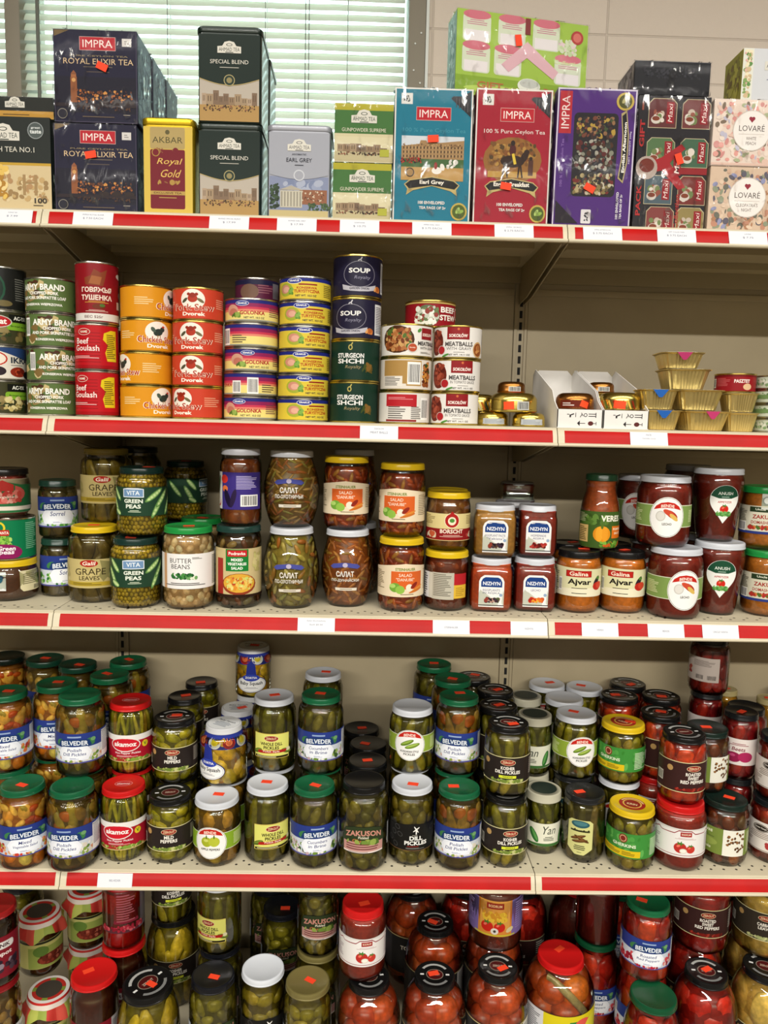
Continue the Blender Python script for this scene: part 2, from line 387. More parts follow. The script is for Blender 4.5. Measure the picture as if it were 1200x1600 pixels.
ART['roast'] = lambda: zerg(['ROASTED', 'SWEET', 'RED PEPPERS'], '3A2220', bg2=['7A1E18', 'A3382A', '5A201A'], w=165, h=62)
ART['cabb'] = lambda: zerg(['CABBAGE', 'LEAVES'], '352E26', bg2=['A8AE74', 'C2C48C', '8E965C'], w=180, h=62)
ART['whole'] = lambda: zerg(['WHOLE DILL', 'PICKLES'], yel=True, w=76, h=52)
def bende(txt, pic, band='8FA63A', w=200, h=54):
    a = A(w, h * .62, None); a.r(0, 2, w, h * .66, 'E2E5C8').r(0, 2, w, h * .62, band).ln(66, 2, 36, 24, 8, 'D3DBA6').ln(-66, 2, 36, 24, 8, 'D3DBA6')
    a.e(0, 0, 32.5, h * .60, 'EDEBE6', n=28).e(0, 0, 31.4, h * .58, '4B5A34', n=28).e(0, 0, 30.8, h * .57, 'F0EEEA', n=28)
    a.p([(-25, 14), (-21, 21), (-12, 27), (0, 29), (12, 27), (21, 21), (25, 14), (12, 17), (0, 18), (-12, 17)], 'C0281E').t('BENDE', 0, 22, 5.5, 'F2DCCC', w=24, b=.03, arc=.01)
    pic(a)
    for i, l in enumerate(txt): a.t(l, 0, -13 - 6 * i, 4.6, '26331F', w=min(38 - 8 * i, len(l) * 3.4), b=.025)
    return a
ART['bendeh'] = lambda: bende(['HUNGARIAN STYLE', 'PICKLES'], lambda a: a.pk(-5, 5, 30, 9, 25, '5F7D22', '93AE48').pk(6, -1, 32, 9, 18, '6E8C2A', 'A3BC58'))
ART['bendea'] = lambda: bende(['APPLE PEPPERS'], lambda a: a.e(-7, 2, 11, 10, 'A3AE2C').e(8, 3, 11, 10, 'B5BE3C').e(-8, 5, 5, 3, 'CBD26A').e(8, 13, 1.4, 4, '4E6A22').e(-7, 12, 1.4, 4, '4E6A22'), '86A82C')
ART['lecho'] = lambda: bende(['LECHO'], lambda a: a.e(8, 5, 13, 6, 'A8281E', -35).e(3, 8, 12, 5, 'C84A32', -30).e(12, 0, 10, 4, 'D8B45A', -40).e(-12, 2, 9, 10, 'C9C6BE').e(-12, 2, 7, 8, 'DAD7CF'), '7F9A52', 220, 64)
@art
def squash():
    a = A(84, 70, None); a.p([(-8, 48), (8, 48), (13, 6), (-13, 6)], '27348C'); a.e(0, -6, 37, 20, '1F2A66', n=30).e(0, -6.6, 35.5, 18.5, 'EDEDEA', n=30).e(0, -6.6, 33.5, 16.8, '2A2A40', n=30).e(0, -6.6, 33, 16.3, 'EDEDEA', n=30).e(0, 9, 20, 8, '3346A8').t('ZORTIA', 0, 9.2, 5, 'F2F2F2', w=28, b=.03).t('Baby Squash', 0, -5, 10.5, '1D1D22', w=54, b=.02).ln(0, -15, 34, 4, 2, '8A8A90', 1, 'c'); return a
@art
def squashcap():
    a = A(300, 26, '2E3C96')
    for k in range(10):
        x = -135 + 30 * k; a.e(x, 0, 13, 12, 'E2E0DC' if k % 2 else 'A82A2A').e(x, 1, 7, 7, 'D8C22A' if k % 2 else 'E0784A')
    a.r(0, 12, 300, 2.5, '3140A0'); return a
@art
def zak():
    a = A(210, 62, None)
    a.p([(-46, -26), (46, -26), (46, 6), (38, 24), (20, 29), (-20, 29), (-38, 24), (-46, 6)], '1F2416').p([(-44, -24.5), (44, -24.5), (44, 6), (37, 23), (19, 28), (-19, 28), (-37, 23), (-44, 6)], '2F3A22')
    a.r(0, -13, 84, 20, 'C08F86').r(0, -23, 84, 3, 'E3D6CE').t('ZAKUSON', 0, 16, 11, 'C98C7C', w=74, b=.03, arc=.0035).t('Pickled', 0, 7, 5, 'E0D9C4', w=20).t('Gherkins', 0, 0, 7, 'B56A3C', w=44, b=.03, sh=.15).sc(0, -3, 76, 10, 12, 6, ['4E6A2A', '6F8A3A', '8FA24C'], 2, .4).ln(0, -12, 70, 14, 3, '6E3A38').ln(0, -23, 60, 2, 1, '6E5A50')
    a.r(72, 0, 22, 44, 'C9CCCF').ln(72, 0, 18, 40, 12, '50545A').r(-72, 0, 18, 44, 'B9C2CC'); return a
@art
def dillb():
    a = A(150, 62, None); a.p([(-75, -28), (75, -28), (75, 22), (40, 24), (0, 28), (-40, 24), (-75, 22)], '1B1A18')
    for r in (35, 125): a.e(3, 16, 8, 1.3, 'E8E6E0', r)
    a.r(3, 10, 2.5, 8, 'E8E6E0').ln(3, 4, 16, 2, 1, 'B8B4A8').t('DILL', 3, -2, 8.5, 'F2F0EA', w=26, b=.04).t('PICKLES', 3, -12, 8.5, 'F2F0EA', w=46, b=.04).ln(3, -19, 36, 2, 1, 'B0302A').ln(3, -23, 40, 3, 2, '8A8880').r(3, -27.2, 150, 1, '7A5A3A')
    for x, y in ((-36, 18), (-44, 6), (-30, 4), (-52, -8), (40, 14), (50, 2), (-40, -18)): a.e(x, y, 6, 4.5, '4A4A48', x).e(x, y, 5, 3.6, '1B1A18', x)
    return a
@art
def yan():
    a = A(150, 48, 'DDDCC8'); a.t('Yan', 5, 10, 17, '2A3324', w=30, b=0, sh=.25).pk(-26, -2, 34, 13, -60, '2F6A30', '5E9A50').pk(38, -4, 34, 14, 70, '2F6A30', '5E9A50').pk(-50, 0, 30, 12, 80, '3A7A38', '6FA860').ln(5, -8, 24, 10, 3, '4A5240', 1, 'c').e(5, -21, 60, 3, '3F6A34').pk(62, 2, 30, 12, 100, '2F6A30', '5E9A50'); return a
@art
def hexa():
    a = A(48, 74, None); a.p([(-22, -22), (-8, -34), (8, -34), (22, -22), (22, 28), (16, 33), (-16, 33), (-22, 28)], 'CDCB86').e(0, 25, 16, 7, '2F5A62').e(0, 26, 12, 4, '4A7A80').ln(0, 12, 34, 7, 1, '3A3A20', 2, 'c').sc(0, 13, 32, 6, 14, 2, ['30301C'], 5, .3)
    for x, y, r in ((-3, 0, 20), (3, -3, -25), (0, -7, 10)): a.e(x, y, 14, 3, '5A3A1E', r).e(x, y + .8, 10, .9, '8A5F34', r)
    a.ln(0, -20, 24, 10, 3, '3A3A24', 3, 'c').ln(0, -29, 12, 2, 1, '6A6A3C', 1, 'c'); a.q = [([[(x * 1.15, y * 1.08) for x, y in p] for p in ps], c) for ps, c in a.q]; return a
@art
def kuhn():
    a = A(190, 50, '3F8A3A'); a.sc(0, 0, 180, 48, 22, 11, ['4F9A44', '37802F', '5FA850'], 4, .4).e(-10, 14, 8.5, 9, '7A2A1E').e(-10, 14, 6.5, 7, 'C8A27A').e(-10, 14, 5, 5.2, '7A2A1E').t('GHERKINS', -8, 0, 6.5, 'DCE8C8', w=46, b=.03).r(-22, -16, 92, 13, 'D8B81E').ln(-34, -16, 44, 8, 3, '6A5A18').ln(2, -16, 26, 8, 3, '6A5A18').ln(62, -2, 34, 36, 11, 'CFE2C0'); return a
@art
def paste():
    a = A(210, 58, 'E6E2DE'); a.r(0, 27, 210, 3, 'D8D2CC')
    a.p([(-104, 20), (-60, 20), (-52, 24), (-46, 19), (-20, 20), (-12, 26), (12, 26), (20, 20), (46, 19), (52, 24), (60, 20), (104, 20), (104, 19), (60, 18.6), (52, 22), (46, 17.6), (20, 18), (12, 24), (-12, 24), (-20, 18), (-46, 17.6), (-52, 22), (-60, 18.6), (-104, 19)], '8E2A34')
    a.r(2, 18, 22, 9, '9C1E22').t('BODRUM', 2, 18, 4, 'E8D2B8', w=17, b=.02).ln(2, 9, 44, 4, 2, 'B89A98', 1, 'c').tom(-8, -10, 12, 'B5302A').tom(12, -12, 9, 'C23A30').e(-2, -16, 7, 5, 'DAD2C0').e(-2, -16, 5, 3.4, 'EDE8DC').ln(66, -2, 40, 36, 9, 'A89CA0').ln(-66, -2, 40, 30, 8, 'B0A4A8').r(0, -25, 210, 1, '8E2A34'); return a
@art
def kaba():
    a = A(170, 54, '74863C'); a.t('KABANI', -22, 18, 6, 'E6EACB', w=26, b=.03).ln(-22, 8, 40, 6, 2, '4E5E26').e(-20, -4, 22, 8, '8A9A4A').t('Acuka', -20, -16, 6, 'E0E4C0', w=20, sh=.2).r(34, 0, 44, 54, 'E4E2D4')
    rg = random.Random(3)
    for k in range(26): a.e(20 + rg.uniform(0, 34), rg.uniform(-24, 24), 3, 2.2, rg.choice(['6E4A2A', '8A5E34', '5A3A1E']), rg.uniform(0, 180))
    a.ln(74, 0, 20, 44, 13, 'D2D8B4'); return a
@art
def uncr():
    a = A(200, 60, 'E2DAD2'); a.e(8, 17, 17, 8, '2C241E').e(8, 17, 15.5, 6.8, 'D6CCC0').e(8, 17, 14.5, 6, '2C241E').t('Uncle Vanya', 8, 17, 4.6, 'EDE4DA', w=24, b=.02).ln(8, 2, 60, 14, 4, '8A7A70', 3, 'c').sc(36, -14, 36, 24, 14, 7, ['A83A3A', 'C65A4E', 'D08A7A'], 2).ln(-30, -14, 50, 22, 6, '9A8A80').r(0, -28, 200, 2, 'A89A90'); return a
@art
def beet():
    a = A(190, 56, 'DED4CE'); a.ln(0, 16, 40, 6, 2, '8A3A48', 1, 'c').t('Beets', 0, 6, 8, '7A2438', w=26, sh=.2).e(-10, -12, 16, 11, '8E1E48').e(14, -10, 15, 11, 'A82A58').e(-12, -8, 6, 3, 'BE4A78').ln(64, 0, 36, 40, 12, '9A8A88'); return a
@art
def beetp():
    a = A(80, 54, 'BDB1A8'); a.ln(8, 14, 50, 14, 6, '7A706A').sc(-28, -4, 16, 22, 8, 5, ['8E2A2A', 'A84A3A'], 2).bar(-2, -17, 20, 12, 'BDB1A8').bar(24, -17, 22, 12, 'BDB1A8'); return a
@art
def galil():
    a = A(190, 56, 'C2B176'); a.e(0, 20, 17, 7, '8E1E1A').e(0, 20, 16, 6, 'B0281E').t('Galil', 0, 20, 7.5, 'F0E4D0', w=24, b=.02, sh=.2)
    a.p([(20, 26), (40, 22), (52, 2), (44, -14), (34, -8), (26, -16), (18, -4), (24, 8)], '8E8654').sc(60, 0, 50, 50, 14, 9, ['A89A60', '9A8E58', 'B4A76C'], 3)
    a.t('GRAPE', 2, 4, 12.5, '3A301C', w=58, b=.0).t('LEAVES', 0, -8.5, 8, '3A301C', w=38, b=.01).r(0, -20, 190, 8, 'B39A32').ln(-4, -20, 60, 5, 2, '5E4E1C').ln(70, -4, 36, 30, 9, '7A6E44').sc(-60, 0, 40, 40, 10, 9, ['A89A60', 'B4A76C'], 5); return a
@art
def vita():
    a = A(200, 54, '24402E'); a.p([(-20, 8), (20, 8), (20, 24), (10, 25.5), (-10, 25.5), (-20, 24)], 'DDE2E8').p([(-18.5, 9.5), (18.5, 9.5), (18.5, 23), (-18.5, 23)], '6E8FB4').t('VITA', 0, 16.5, 8, 'EEF2F4', w=25, b=.01)
    a.t('GREEN', 0, 1, 7.6, 'E6ECDC', w=36, b=.045).t('PEAS', 0, -9, 7.6, 'E6ECDC', w=29, b=.045).ln(2, -18, 26, 5, 2, 'C6D2B8', 1, 'c')
    for x, y, l, r in ((40, 12, 44, 35), (46, -10, 50, 60), (58, 6, 46, 50), (-38, 14, 34, -50), (-44, -6, 40, -60), (-36, -20, 20, -30), (76, -8, 44, 60), (-74, 4, 44, -50)):
        a.e(x, y, l / 2, 5.2, '5F8A48', r).e(x, y, l * .42, 3.4, '9CBF78', r)
        for k in range(5):
            d = (k - 2) * l * .15; a.e(x + d * math.cos(math.radians(r)), y + d * math.sin(math.radians(r)), 2.7, 2.5, 'C3D894', 0, 10)
    return a
@art
def butter():
    a = A(210, 66, 'ECE9E6'); a.r(-42, 0, 9, 66, 'C99A70').t('BUTTER', -8, 20, 8.6, '2A2622', w=42, b=.0).t('BEANS', -8, 9, 8.6, '2A2622', w=36, b=.0).sc(-4, -9, 46, 14, 16, 6, ['2E6A34', '4A8A44', '1F5028'], 2, .5).sc(14, -12, 26, 8, 8, 4, ['E0E4CC', '6FA060'], 4).ln(0, -24, 84, 6, 2, '4A4640', 1, 'c').ln(24, 25, 20, 4, 2, '6A665E').ln(76, 0, 34, 56, 18, '6A665E'); return a
@art
def mixveg():
    a = A(170, 92, 'C9B684'); a.r(-36, -8, 16, 70, '9C2A20').r(0, 24, 44, 42, '1F7A34').r(0, 37, 38, 12, 'C2202A').t('Podravka', 0, 37, 6, 'F2E6DC', w=32, b=.03).t('MIXED', 0, 25, 5.4, 'F2F4EA', w=22, b=.04).t('VEGETABLES', 0, 17, 5.4, 'F2F4EA', w=36, b=.04).t('SALAD', 0, 9, 5.4, 'F2F4EA', w=22, b=.04)
    a.e(4, -22, 34, 21, '8E3A22').e(4, -20, 31, 18, 'D8A43A').sc(4, -20, 54, 28, 46, 6, ['E6BE5A', 'D98A2E', 'C8CE6A', 'E3D27A', 'B8482A'], 5, .25).sc(42, 20, 26, 44, 14, 8, ['D2C488', 'B4A868', 'C6BE78'], 6).r(0, -44, 170, 5, '2C1A12'); return a
def salat(two, or_=False):
    a = A(110, 60, None); a.p([(-30, 20), (-24, 25), (0, 28), (24, 25), (30, 20), (24, 16), (0, 20), (-24, 16)], '4A4F98').e(0, 23, 5, 4.4, 'B8B0C8').t('САЛАТ', 0, 6, 11, 'E8E2D6', w=34, b=.03).t(two, 0, -6, 7.6, 'E2DCCF', w=54, b=.02).r(2, -24, 44, 5.5, 'D8D0C0').ln(2, -24, 38, 3, 1, '7A6A54', 1, 'c'); return a
ART['salat'] = lambda: salat('ПО-ОХОТНИЧЬИ')
ART['salatd'] = lambda: salat('ПО-ДУНАЙСКИ')
@art
def danube():
    a = A(165, 72, None); a.p([(-82, -30), (82, -30), (82, 24), (50, 28), (0, 34), (-50, 28), (-82, 24)], 'E4D3B4').t('STEINHAUER', 0, 23, 5.6, '6A7A1E', w=40, b=.03).r(4, 2, 64, 34, 'D4622A').t('SALAD', 0, 12, 6, 'F2DCC4', w=26, b=.01).t('"DANUBE"', 0, 3.5, 6, 'F2DCC4', w=36, b=.01)
    a.e(-20, -12, 11, 9, '6FA03A').e(-10, -16, 9, 8, '8DB84A').e(-25, -9, 6, 4, 'A8CC6A').e(8, -12, 7, 7, 'E8DFC8').e(18, -8, 9, 4, '8A2A1E', 40).e(24, -15, 16, 2.6, 'D98A3A', 25).e(22, -18, 16, 2.4, 'C8702A', 15).ln(4, -25, 40, 3, 1, '6A5A3A', 1, 'c').ln(60, 2, 30, 40, 12, '8A7A5A').ln(-58, 2, 34, 36, 11, '8A7A5A'); return a
@art
def borscht():
    a = A(170, 52, 'D8C88C'); a.r(0, -14, 170, 22, '8A1C1E').ln(52, 14, 40, 18, 6, '8A7A4A').ln(-52, 14, 40, 18, 6, '8A7A4A').e(0, 13, 15, 15, 'E4D8B4').e(0, 13, 13.5, 13.5, 'A8201E').e(0, 12, 8, 8, 'E8DCC0').e(0, 13, 5, 4, '4E8A3A').p([(-5, 25), (0, 31), (5, 25)], 'A8201E').t('BORSCHT', 0, -8, 8, 'EEDCC8', w=46, b=.035).ln(0, -17, 50, 5, 2, 'D8B0A0', 1, 'c').sc(-44, -15, 30, 16, 10, 6, ['D8C8A8', 'C05A3A', 'E0D4BC'], 2).sc(44, -15, 26, 14, 9, 6, ['C8D0B0', 'B83A34'], 4); return a
@art
def borback():
    a = A(120, 56, None); a.r(-22, -2, 14, 50, 'C9C5B8').r(-38, -2, 22, 50, 'D8D8DC').ln(-38, -2, 16, 44, 10, '3A3A48').r(4, -2, 44, 52, 'B9B4A4').ln(4, 0, 38, 44, 13, '6E695C').r(41, 10, 30, 24, 'B0242A').r(41, -13, 30, 26, 'D8B03A').ln(41, -13, 22, 18, 5, 'A8842A'); return a
def nizh(two, cols, tc='2A3A6A'):
    a = A(54, 66, None); a.p([(-24, -32), (24, -32), (24, 18), (21, 25), (14, 30), (-14, 30), (-21, 25), (-24, 18)], 'E8E6E4').p([(-20, 7), (20, 7), (20, 17), (17, 23), (12, 26), (-12, 26), (-17, 23), (-20, 17)], '1E3F7E').t('NIZHYN', 0, 14, 7, 'EEF0F4', w=33, b=.02)
    for i, l in enumerate(two): a.t(l, 0, 1 - 6 * i, 4.4, tc, w=min(38, len(l) * 3.6), b=.0)
    a.sc(0, -18, 34, 13, 15, 6, cols, 5).e(18, -8, 3, 3, '8FA6C0').r(0, -28.5, 48, 1.6, '1B1B24'); return a
ART['nizg'] = lambda: nizh(['EGGPLANT PASTE', '"Yakista"'], ['221A24', '3A2A3A', '5A4030', '8A3A2A', '1C141E'])
ART['nizr'] = lambda: nizh(['EGGPLANTS', 'IN ADJIKA'], ['201820', '3A2A34', 'B08A7A', '8A3A30', '4E5A34'])
ART['niza'] = lambda: nizh(['HOMEMADE', 'ADJIKA'], ['8A1E1A', 'A8302A', '5A1814', 'B84A3A'])
ART['nizl'] = lambda: nizh(['LECHO'], ['C8381E', 'D8702A', 'E0A83A', 'A8261C', 'C85A2A'])
@art
def ajvar():
    a = A(180, 60, None); a.p([(-90, -28), (90, -28), (90, 27), (45, 25), (-45, 28), (-90, 27)], 'D6D2A8').p([(-90, -16), (90, -8), (90, -28), (-90, -28)], 'E2DCC0').r(-6, 16, 50, 12.5, '8E1A16').r(-6, 16, 47, 10.5, 'B4241C').t('Galina', -6, 16, 8, 'EFE2CC', w=36, b=.02).t('Ajvar', -4, -1, 14, '1D1914', w=46, b=.045).ln(-4, -12, 46, 3, 1, '4E4634', 1, 'c').ln(-4, -22, 44, 3, 1, '2E2818', 1, 'c')
    a.e(32, 2, 12, 5, '2A1E28', 55).e(34, -8, 11, 8, 'B4281E').e(40, -6, 9, 7, 'C83E2A').e(36, 8, 5, 3, '4E7A34').ln(-62, 0, 30, 44, 12, '6E6A58').bar(-44, -6, 8, 26); return a
@art
def veres():
    a = A(170, 72, '3F5A24'); a.sc(-20, 20, 60, 24, 14, 9, ['4E6E2C', '5F8238', '36501E'], 2).t('VERES', 14, 23, 12, 'EEEAD8', w=42, b=.05).e(-4, -8, 17, 16, 'D88A1E').e(-9, -8, 7, 15, 'E6A02E').e(2, -8, 6, 15, 'E09628').e(-4, 8, 2.5, 6, '4E6A24').r(32, -4, 32, 24, 'D8701E').t('PUMPKIN', 32, 2, 4.6, 'F2E0C0', w=26, b=.03).t('SAUCE', 32, -6, 4.6, 'F2E0C0', w=20, b=.03).sc(18, -28, 56, 16, 26, 6, ['5E8A2E', '7AA83E', '3F6A22', 'C2561E'], 3, .4).r(-44, -8, 26, 34, 'C9A868').ln(-44, -8, 22, 28, 8, '5A4A24').ln(-46, 24, 26, 18, 6, 'A8B080'); return a
@art
def anush():
    a = A(62, 84, None); P = [(0, -38)]
    for k in range(0, 25):
        t = -40 + 260 * k / 24; P.append((29 * math.cos(math.radians(t)), 8 + 29 * math.sin(math.radians(t))))
    a.p(P, 'E9E8E2'); Q = [(-27, 16)] + [(28 * math.cos(math.radians(t)), 8.5 + 28 * math.sin(math.radians(t))) for t in range(160, 15, -12)] + [(27, 16), (12, 11), (-12, 11)]
    a.p(Q, '1F4A34').t('ANUSH', 0, 21, 6, 'E2E8DE', w=28, b=.01).ln(0, 14, 22, 3, 1, 'A8C0B0', 1, 'c').t('APPETIZER', 0, 4, 4, 'B0302A', w=28).tom(0, -10, 9).sc(0, -19, 34, 12, 20, 5, ['4E8A3E', '6FA858', '8FBE74'], 2, .35); return a
def unc(seal):
    a = A(170, 54, 'D2CEB8'); a.r(2, 20, 62, 10, '2A3A24').t('Uncle Vanya', 2, 20, 5.4, 'E2E4D0', w=40).t('ZAKUSKA', 2, 6, 8, '9A2420', w=50, b=.03).t('DOMASHNYAYA', 2, -5, 6, '9A2420', w=54, b=.02).sc(2, -15, 70, 12, 20, 6, ['A8322A', '4E6A2C', 'C8783A'], 3).r(0, -25, 170, 5, '2E3A7A').bar(-46, -14, 20, 18).ln(-46, 8, 26, 24, 8, '6A6654')
    if seal: a.r(2, 36, 20, 30, 'C9CCC2').e(2, 38, 8, 8, '8A948A').e(2, 38, 6, 6, 'D2D6CC')
    return a
@art
def yelfront(): return A(26, 36, 'DCDEDC').e(0, 2, 8, 6, '2A5A6A', 30).e(4, 8, 5, 4, '2A3A4A')
ART['uncle'] = lambda: unc(False)
ART['uncle2'] = lambda: unc(True)
@art
def eggpl():
    a = A(130, 70, '3C2F7A'); a.r(-38, 0, 34, 70, 'DAD8D4').pk(-38, 10, 40, 12, 65, '2F5A34', '4E8A50').e(-14, 22, 9, 8, 'C8322A').e(-12, 4, 7, 6, 'D8703A').e(-6, -14, 6, 18, '1E1630', 20).e(6, -14, 5, 18, '2A1E3E', -15).sc(-38, -22, 28, 18, 8, 7, ['C83A30', 'E6E0D8', 'A82A28'], 2).ln(34, 16, 44, 26, 9, 'B9B0D8').bar(38, -18, 36, 22); return a
@art
def yelback():
    a = A(150, 46, None); a.p([(8, -18), (52, -18), (52, 22), (2, 22), (2, -12)], 'D8CFA8').ln(28, 6, 40, 22, 6, '7A7454').bar(40, -12, 20, 10, 'D8CFA8'); return a
@art
def strawb():
    a = A(200, 66, 'CDBBA0'); a.p([(-98, -20), (98, -20), (98, 20), (40, 22), (0, 30), (-40, 22), (-98, 20)], '2E6A3E').e(6, 4, 44, 19, 'C85A50').sc(6, 0, 80, 30, 26, 8, ['D8786A', 'B83A34', 'E0A090', 'C2483E'], 3).p([(-14, 22), (6, 31), (26, 22), (26, 10), (-14, 10)], 'B8342E').t('Compote', 6, -2, 7, 'EBD4C4', w=40, sh=.2).r(0, -24, 200, 8, 'E0D6C4').r(0, -30, 200, 5, '2E6A3E'); return a
@art
def mush():
    a = A(170, 70, 'CFD3D6'); a.r(-40, 0, 40, 70, 'A86A4A').ln(30, 4, 60, 50, 14, '6A7076').bar(60, -20, 26, 20); return a
@art
def rol():
    a = A(180, 84, '7A1A26'); a.r(0, 24, 56, 15, 'C8C4C0', rd=6).r(0, 24, 52, 11.5, 'D8D4D0', rd=5).t('ROLNIK', 0, 24, 8, '3A1A22', w=40, b=.04).t('kompot', 0, 6, 11, 'E2D4CE', w=46, b=.03).sc(0, -18, 80, 30, 14, 10, ['2A1E2A', '4A3A44', '8A7A84', '3A2A34'], 2).r(66, 0, 40, 84, 'B4B2B4').ln(66, 0, 34, 70, 18, '5A565A'); return a
@art
def juice():
    a = A(180, 88, '5A3038'); a.r(8, 10, 52, 66, '7E2434').ln(8, 10, 40, 60, 11, 'A85A62').r(62, 0, 54, 88, '6E6672').ln(62, 4, 46, 70, 16, '8E8490').sc(0, -34, 100, 18, 22, 6, ['A82A3A', '8A1E2E', 'C85A62'], 3); return a
@art
def cloth():
    a = A(200, 60, 'B9B46A'); a.r(-2, -6, 96, 46, '8E9A4A').e(-24, 8, 16, 12, '5E7A34').e(4, -12, 36, 13, '6A2A1E').sc(4, -12, 66, 22, 16, 6, ['8A3A28', '5A2018', 'A85A44'], 2).r(62, 0, 44, 60, 'C2BE7E').bar(72, -14, 24, 24, 'C2C4BE').r(0, 27, 200, 5, '2A2A1C'); return a
@art
def purp():
    a = A(230, 78, '7E6AA8'); a.r(0, 0, 74, 78, 'D88A3A').r(0, 8, 64, 62, 'DDA04A').r(0, 28, 36, 13, '8E2A1E').t('BODRUM', 0, 28, 6, 'E2C08A', w=28, b=.02).sc(0, 4, 56, 26, 22, 7, ['E0B83A', 'C88A2A', 'D2A832'], 2).tom(-16, -18, 13).tom(10, -18, 12).e(0, -27, 8, 7, 'E2DCD0').e(0, -27, 3, 3, '4A4238').e(32, -24, 9, 5, 'D8CC9A', 30).r(0, -36, 90, 3, 'C8C23A').ln(74, 4, 56, 60, 12, '9A88C0').ln(-74, 4, 56, 60, 12, '9A88C0'); return a
@art
def tomb():
    a = A(230, 90, '2A2826'); a.r(0, 43.5, 230, 2, 'C9B27A').r(84, 0, 56, 84, 'C9C8C4').ln(84, 0, 48, 76, 18, '56524E').t('TOMATOES', 0, 18, 10, 'E4DCC8', w=70, b=.03).r(-84, 0, 50, 84, '3A3836'); return a
@art
def bigt():
    a = A(260, 96, 'D2C21E'); a.r(-84, 0, 60, 96, 'CFCFD2').ln(-84, 0, 52, 84, 20, '5A5A60').r(30, -6, 60, 84, '2E7A3A').e(30, 26, 20, 14, 'D8564A').e(60, 0, 30, 40, 'D8CE3A').t('Tomato', -16, 20, 12, '2E6A2A', w=44, b=.03); return a
# cans
@art
def army():
    a = A(282, 60.5, '566B3A'); rg = random.Random(9)
    for i in range(46):
        x, y = rg.uniform(-135, 135), rg.uniform(-26, 26); k = rg.uniform(6, 15); c = rg.choice(['8E7A4E', 'C2B080', '4A2E1E', '36502A', '3E5A2C', '7A6238', 'BBA874', '40281A'])
        a.p([(x + k * rg.uniform(.5, 1.3) * math.cos(t * .9), max(-29, min(29, y + k * .7 * rg.uniform(.5, 1.3) * math.sin(t * .9)))) for t in range(7)], c)
    a.t('ARMY BRAND', 0, 15, 12, 'EFEDE2', w=92, b=.06).t('CHOPPED PORK', 4, 3, 6.4, 'EFEDE2', w=58, b=.05).t('AND PORK SKIN/PATTIE LOAF', 0, -6, 6.2, 'EFEDE2', w=96, b=.05).t('KONSERWA WIEPRZOWA', 0, -19, 5, 'EFEDE2', w=80, b=.05).bar(-62, 6, 14, 36); return a
def soupc(bg, lines, sub, oval):
    a = A(284, 74, bg); a.e(0, 26, 4.4, 5.4, 'B8A85A' if not oval else 'C9C8CC').e(0, 26, 2.4, 3.4, bg).e(3, 33, 1.2, 3.4, 'B8A85A' if not oval else 'C9C8CC', -30)
    if oval: a.e(0, 3, 33, 25, '8A8894', n=28).e(0, 3, 32, 24, bg, n=28)
    for i, l in enumerate(lines): a.t(l, 0, 10 - 11 * i, 9.4, 'E6E4E0', w=min(56, len(l) * 11), b=.03)
    a.t('Royalty', 6, -13 if not oval else -4, 8, 'A8946A' if not oval else '8E8CA0', w=32, b=-.005, sh=.3)
    if oval: a.p([(-36, -16), (-20, -20), (0, -22), (20, -20), (36, -16), (34, -26), (18, -29), (0, -30), (-18, -29), (-34, -26)], 'B4B2BA').t(sub, 0, -24, 4.4, '2A2838', w=40, b=.03).sc(40, -24, 20, 14, 8, 5, ['C8783A', 'A85A2A', 'D89A5A'], 2).r(74, 0, 40, 60, 'D6D6DA').ln(74, 0, 34, 52, 16, '4A4856')
    else: a.sc(36, -14, 30, 26, 9, 7, ['5A4A1E', '7A5A2A', '3E4A22'], 2, .25)
    return a
ART['soup'] = lambda: soupc('211E34', ['SOUP'], 'GARDEN ONION', True)
ART['sturg'] = lambda: soupc('173226', ['STURGEON', 'SHCHI'], '', False)
ART['acd'] = lambda: A(276, 76, '1C1D1A').e(-20, 0, 34, 34, '1E4A34').e(-18, 0, 28, 30, '16281E').ln(50, 0, 36, 44, 10, '6A6A62').e(10, -28, 16, 6, '6A5E3A')
def dark_spread(red):
    a = A(276, 60, '3A3A22'); a.sc(0, -10, 270, 36, 60, 9, ['5A4A2A', '7A6A3E', '4A5A2E', '8A7A4E', '2E3A1E'], 3)
    a.r(38, 20, 44, 14, '14160F').t('AC-YX', 40, 20, 7.5, 'E4E4D8', w=30, b=.05).r(40, 4, 56, 15, '7AA82E', 0, 5).t('Brinjal spread', 40, 4, 4, '1E3A14', w=42)
    if red: a.e(-12, 12, 34, 13, 'C8C4B8').e(-12, 12, 32, 11.5, 'B01E22').t('meat', -4, 12, 10, 'F0E8DE', w=32, b=.04)
    else: a.sc(28, -12, 44, 34, 14, 8, ['D2C48E', 'B8A66A'], 4, .2)
    return a
ART['ac'] = lambda: dark_spread(False)
ART['ac2'] = lambda: dark_spread(True)
@art
def ikra():
    a = A(276, 60, 'D9D2C4'); a.p([(-138, 30), (138, 30), (138, 18), (60, 6), (0, 24), (-138, 10)], '27406E').e(-6, 8, 24, 14, 'B8301E').e(-6, 8, 21, 11.5, 'E4D8C8').t('IF', -4, 8, 13, 'B8301E', b=.06).t('IKRA', 46, 6, 12, '2A3440', w=44, b=.04).ln(44, -4, 40, 3, 1, '5A5A58').e(0, -16, 15, 9, '2A2026').e(40, -17, 18, 10, '8A2A1A').sc(40, -17, 30, 16, 10, 4, ['B8482A', '6A1E14'], 2).e(66, -22, 14, 8, '1E1A20'); return a
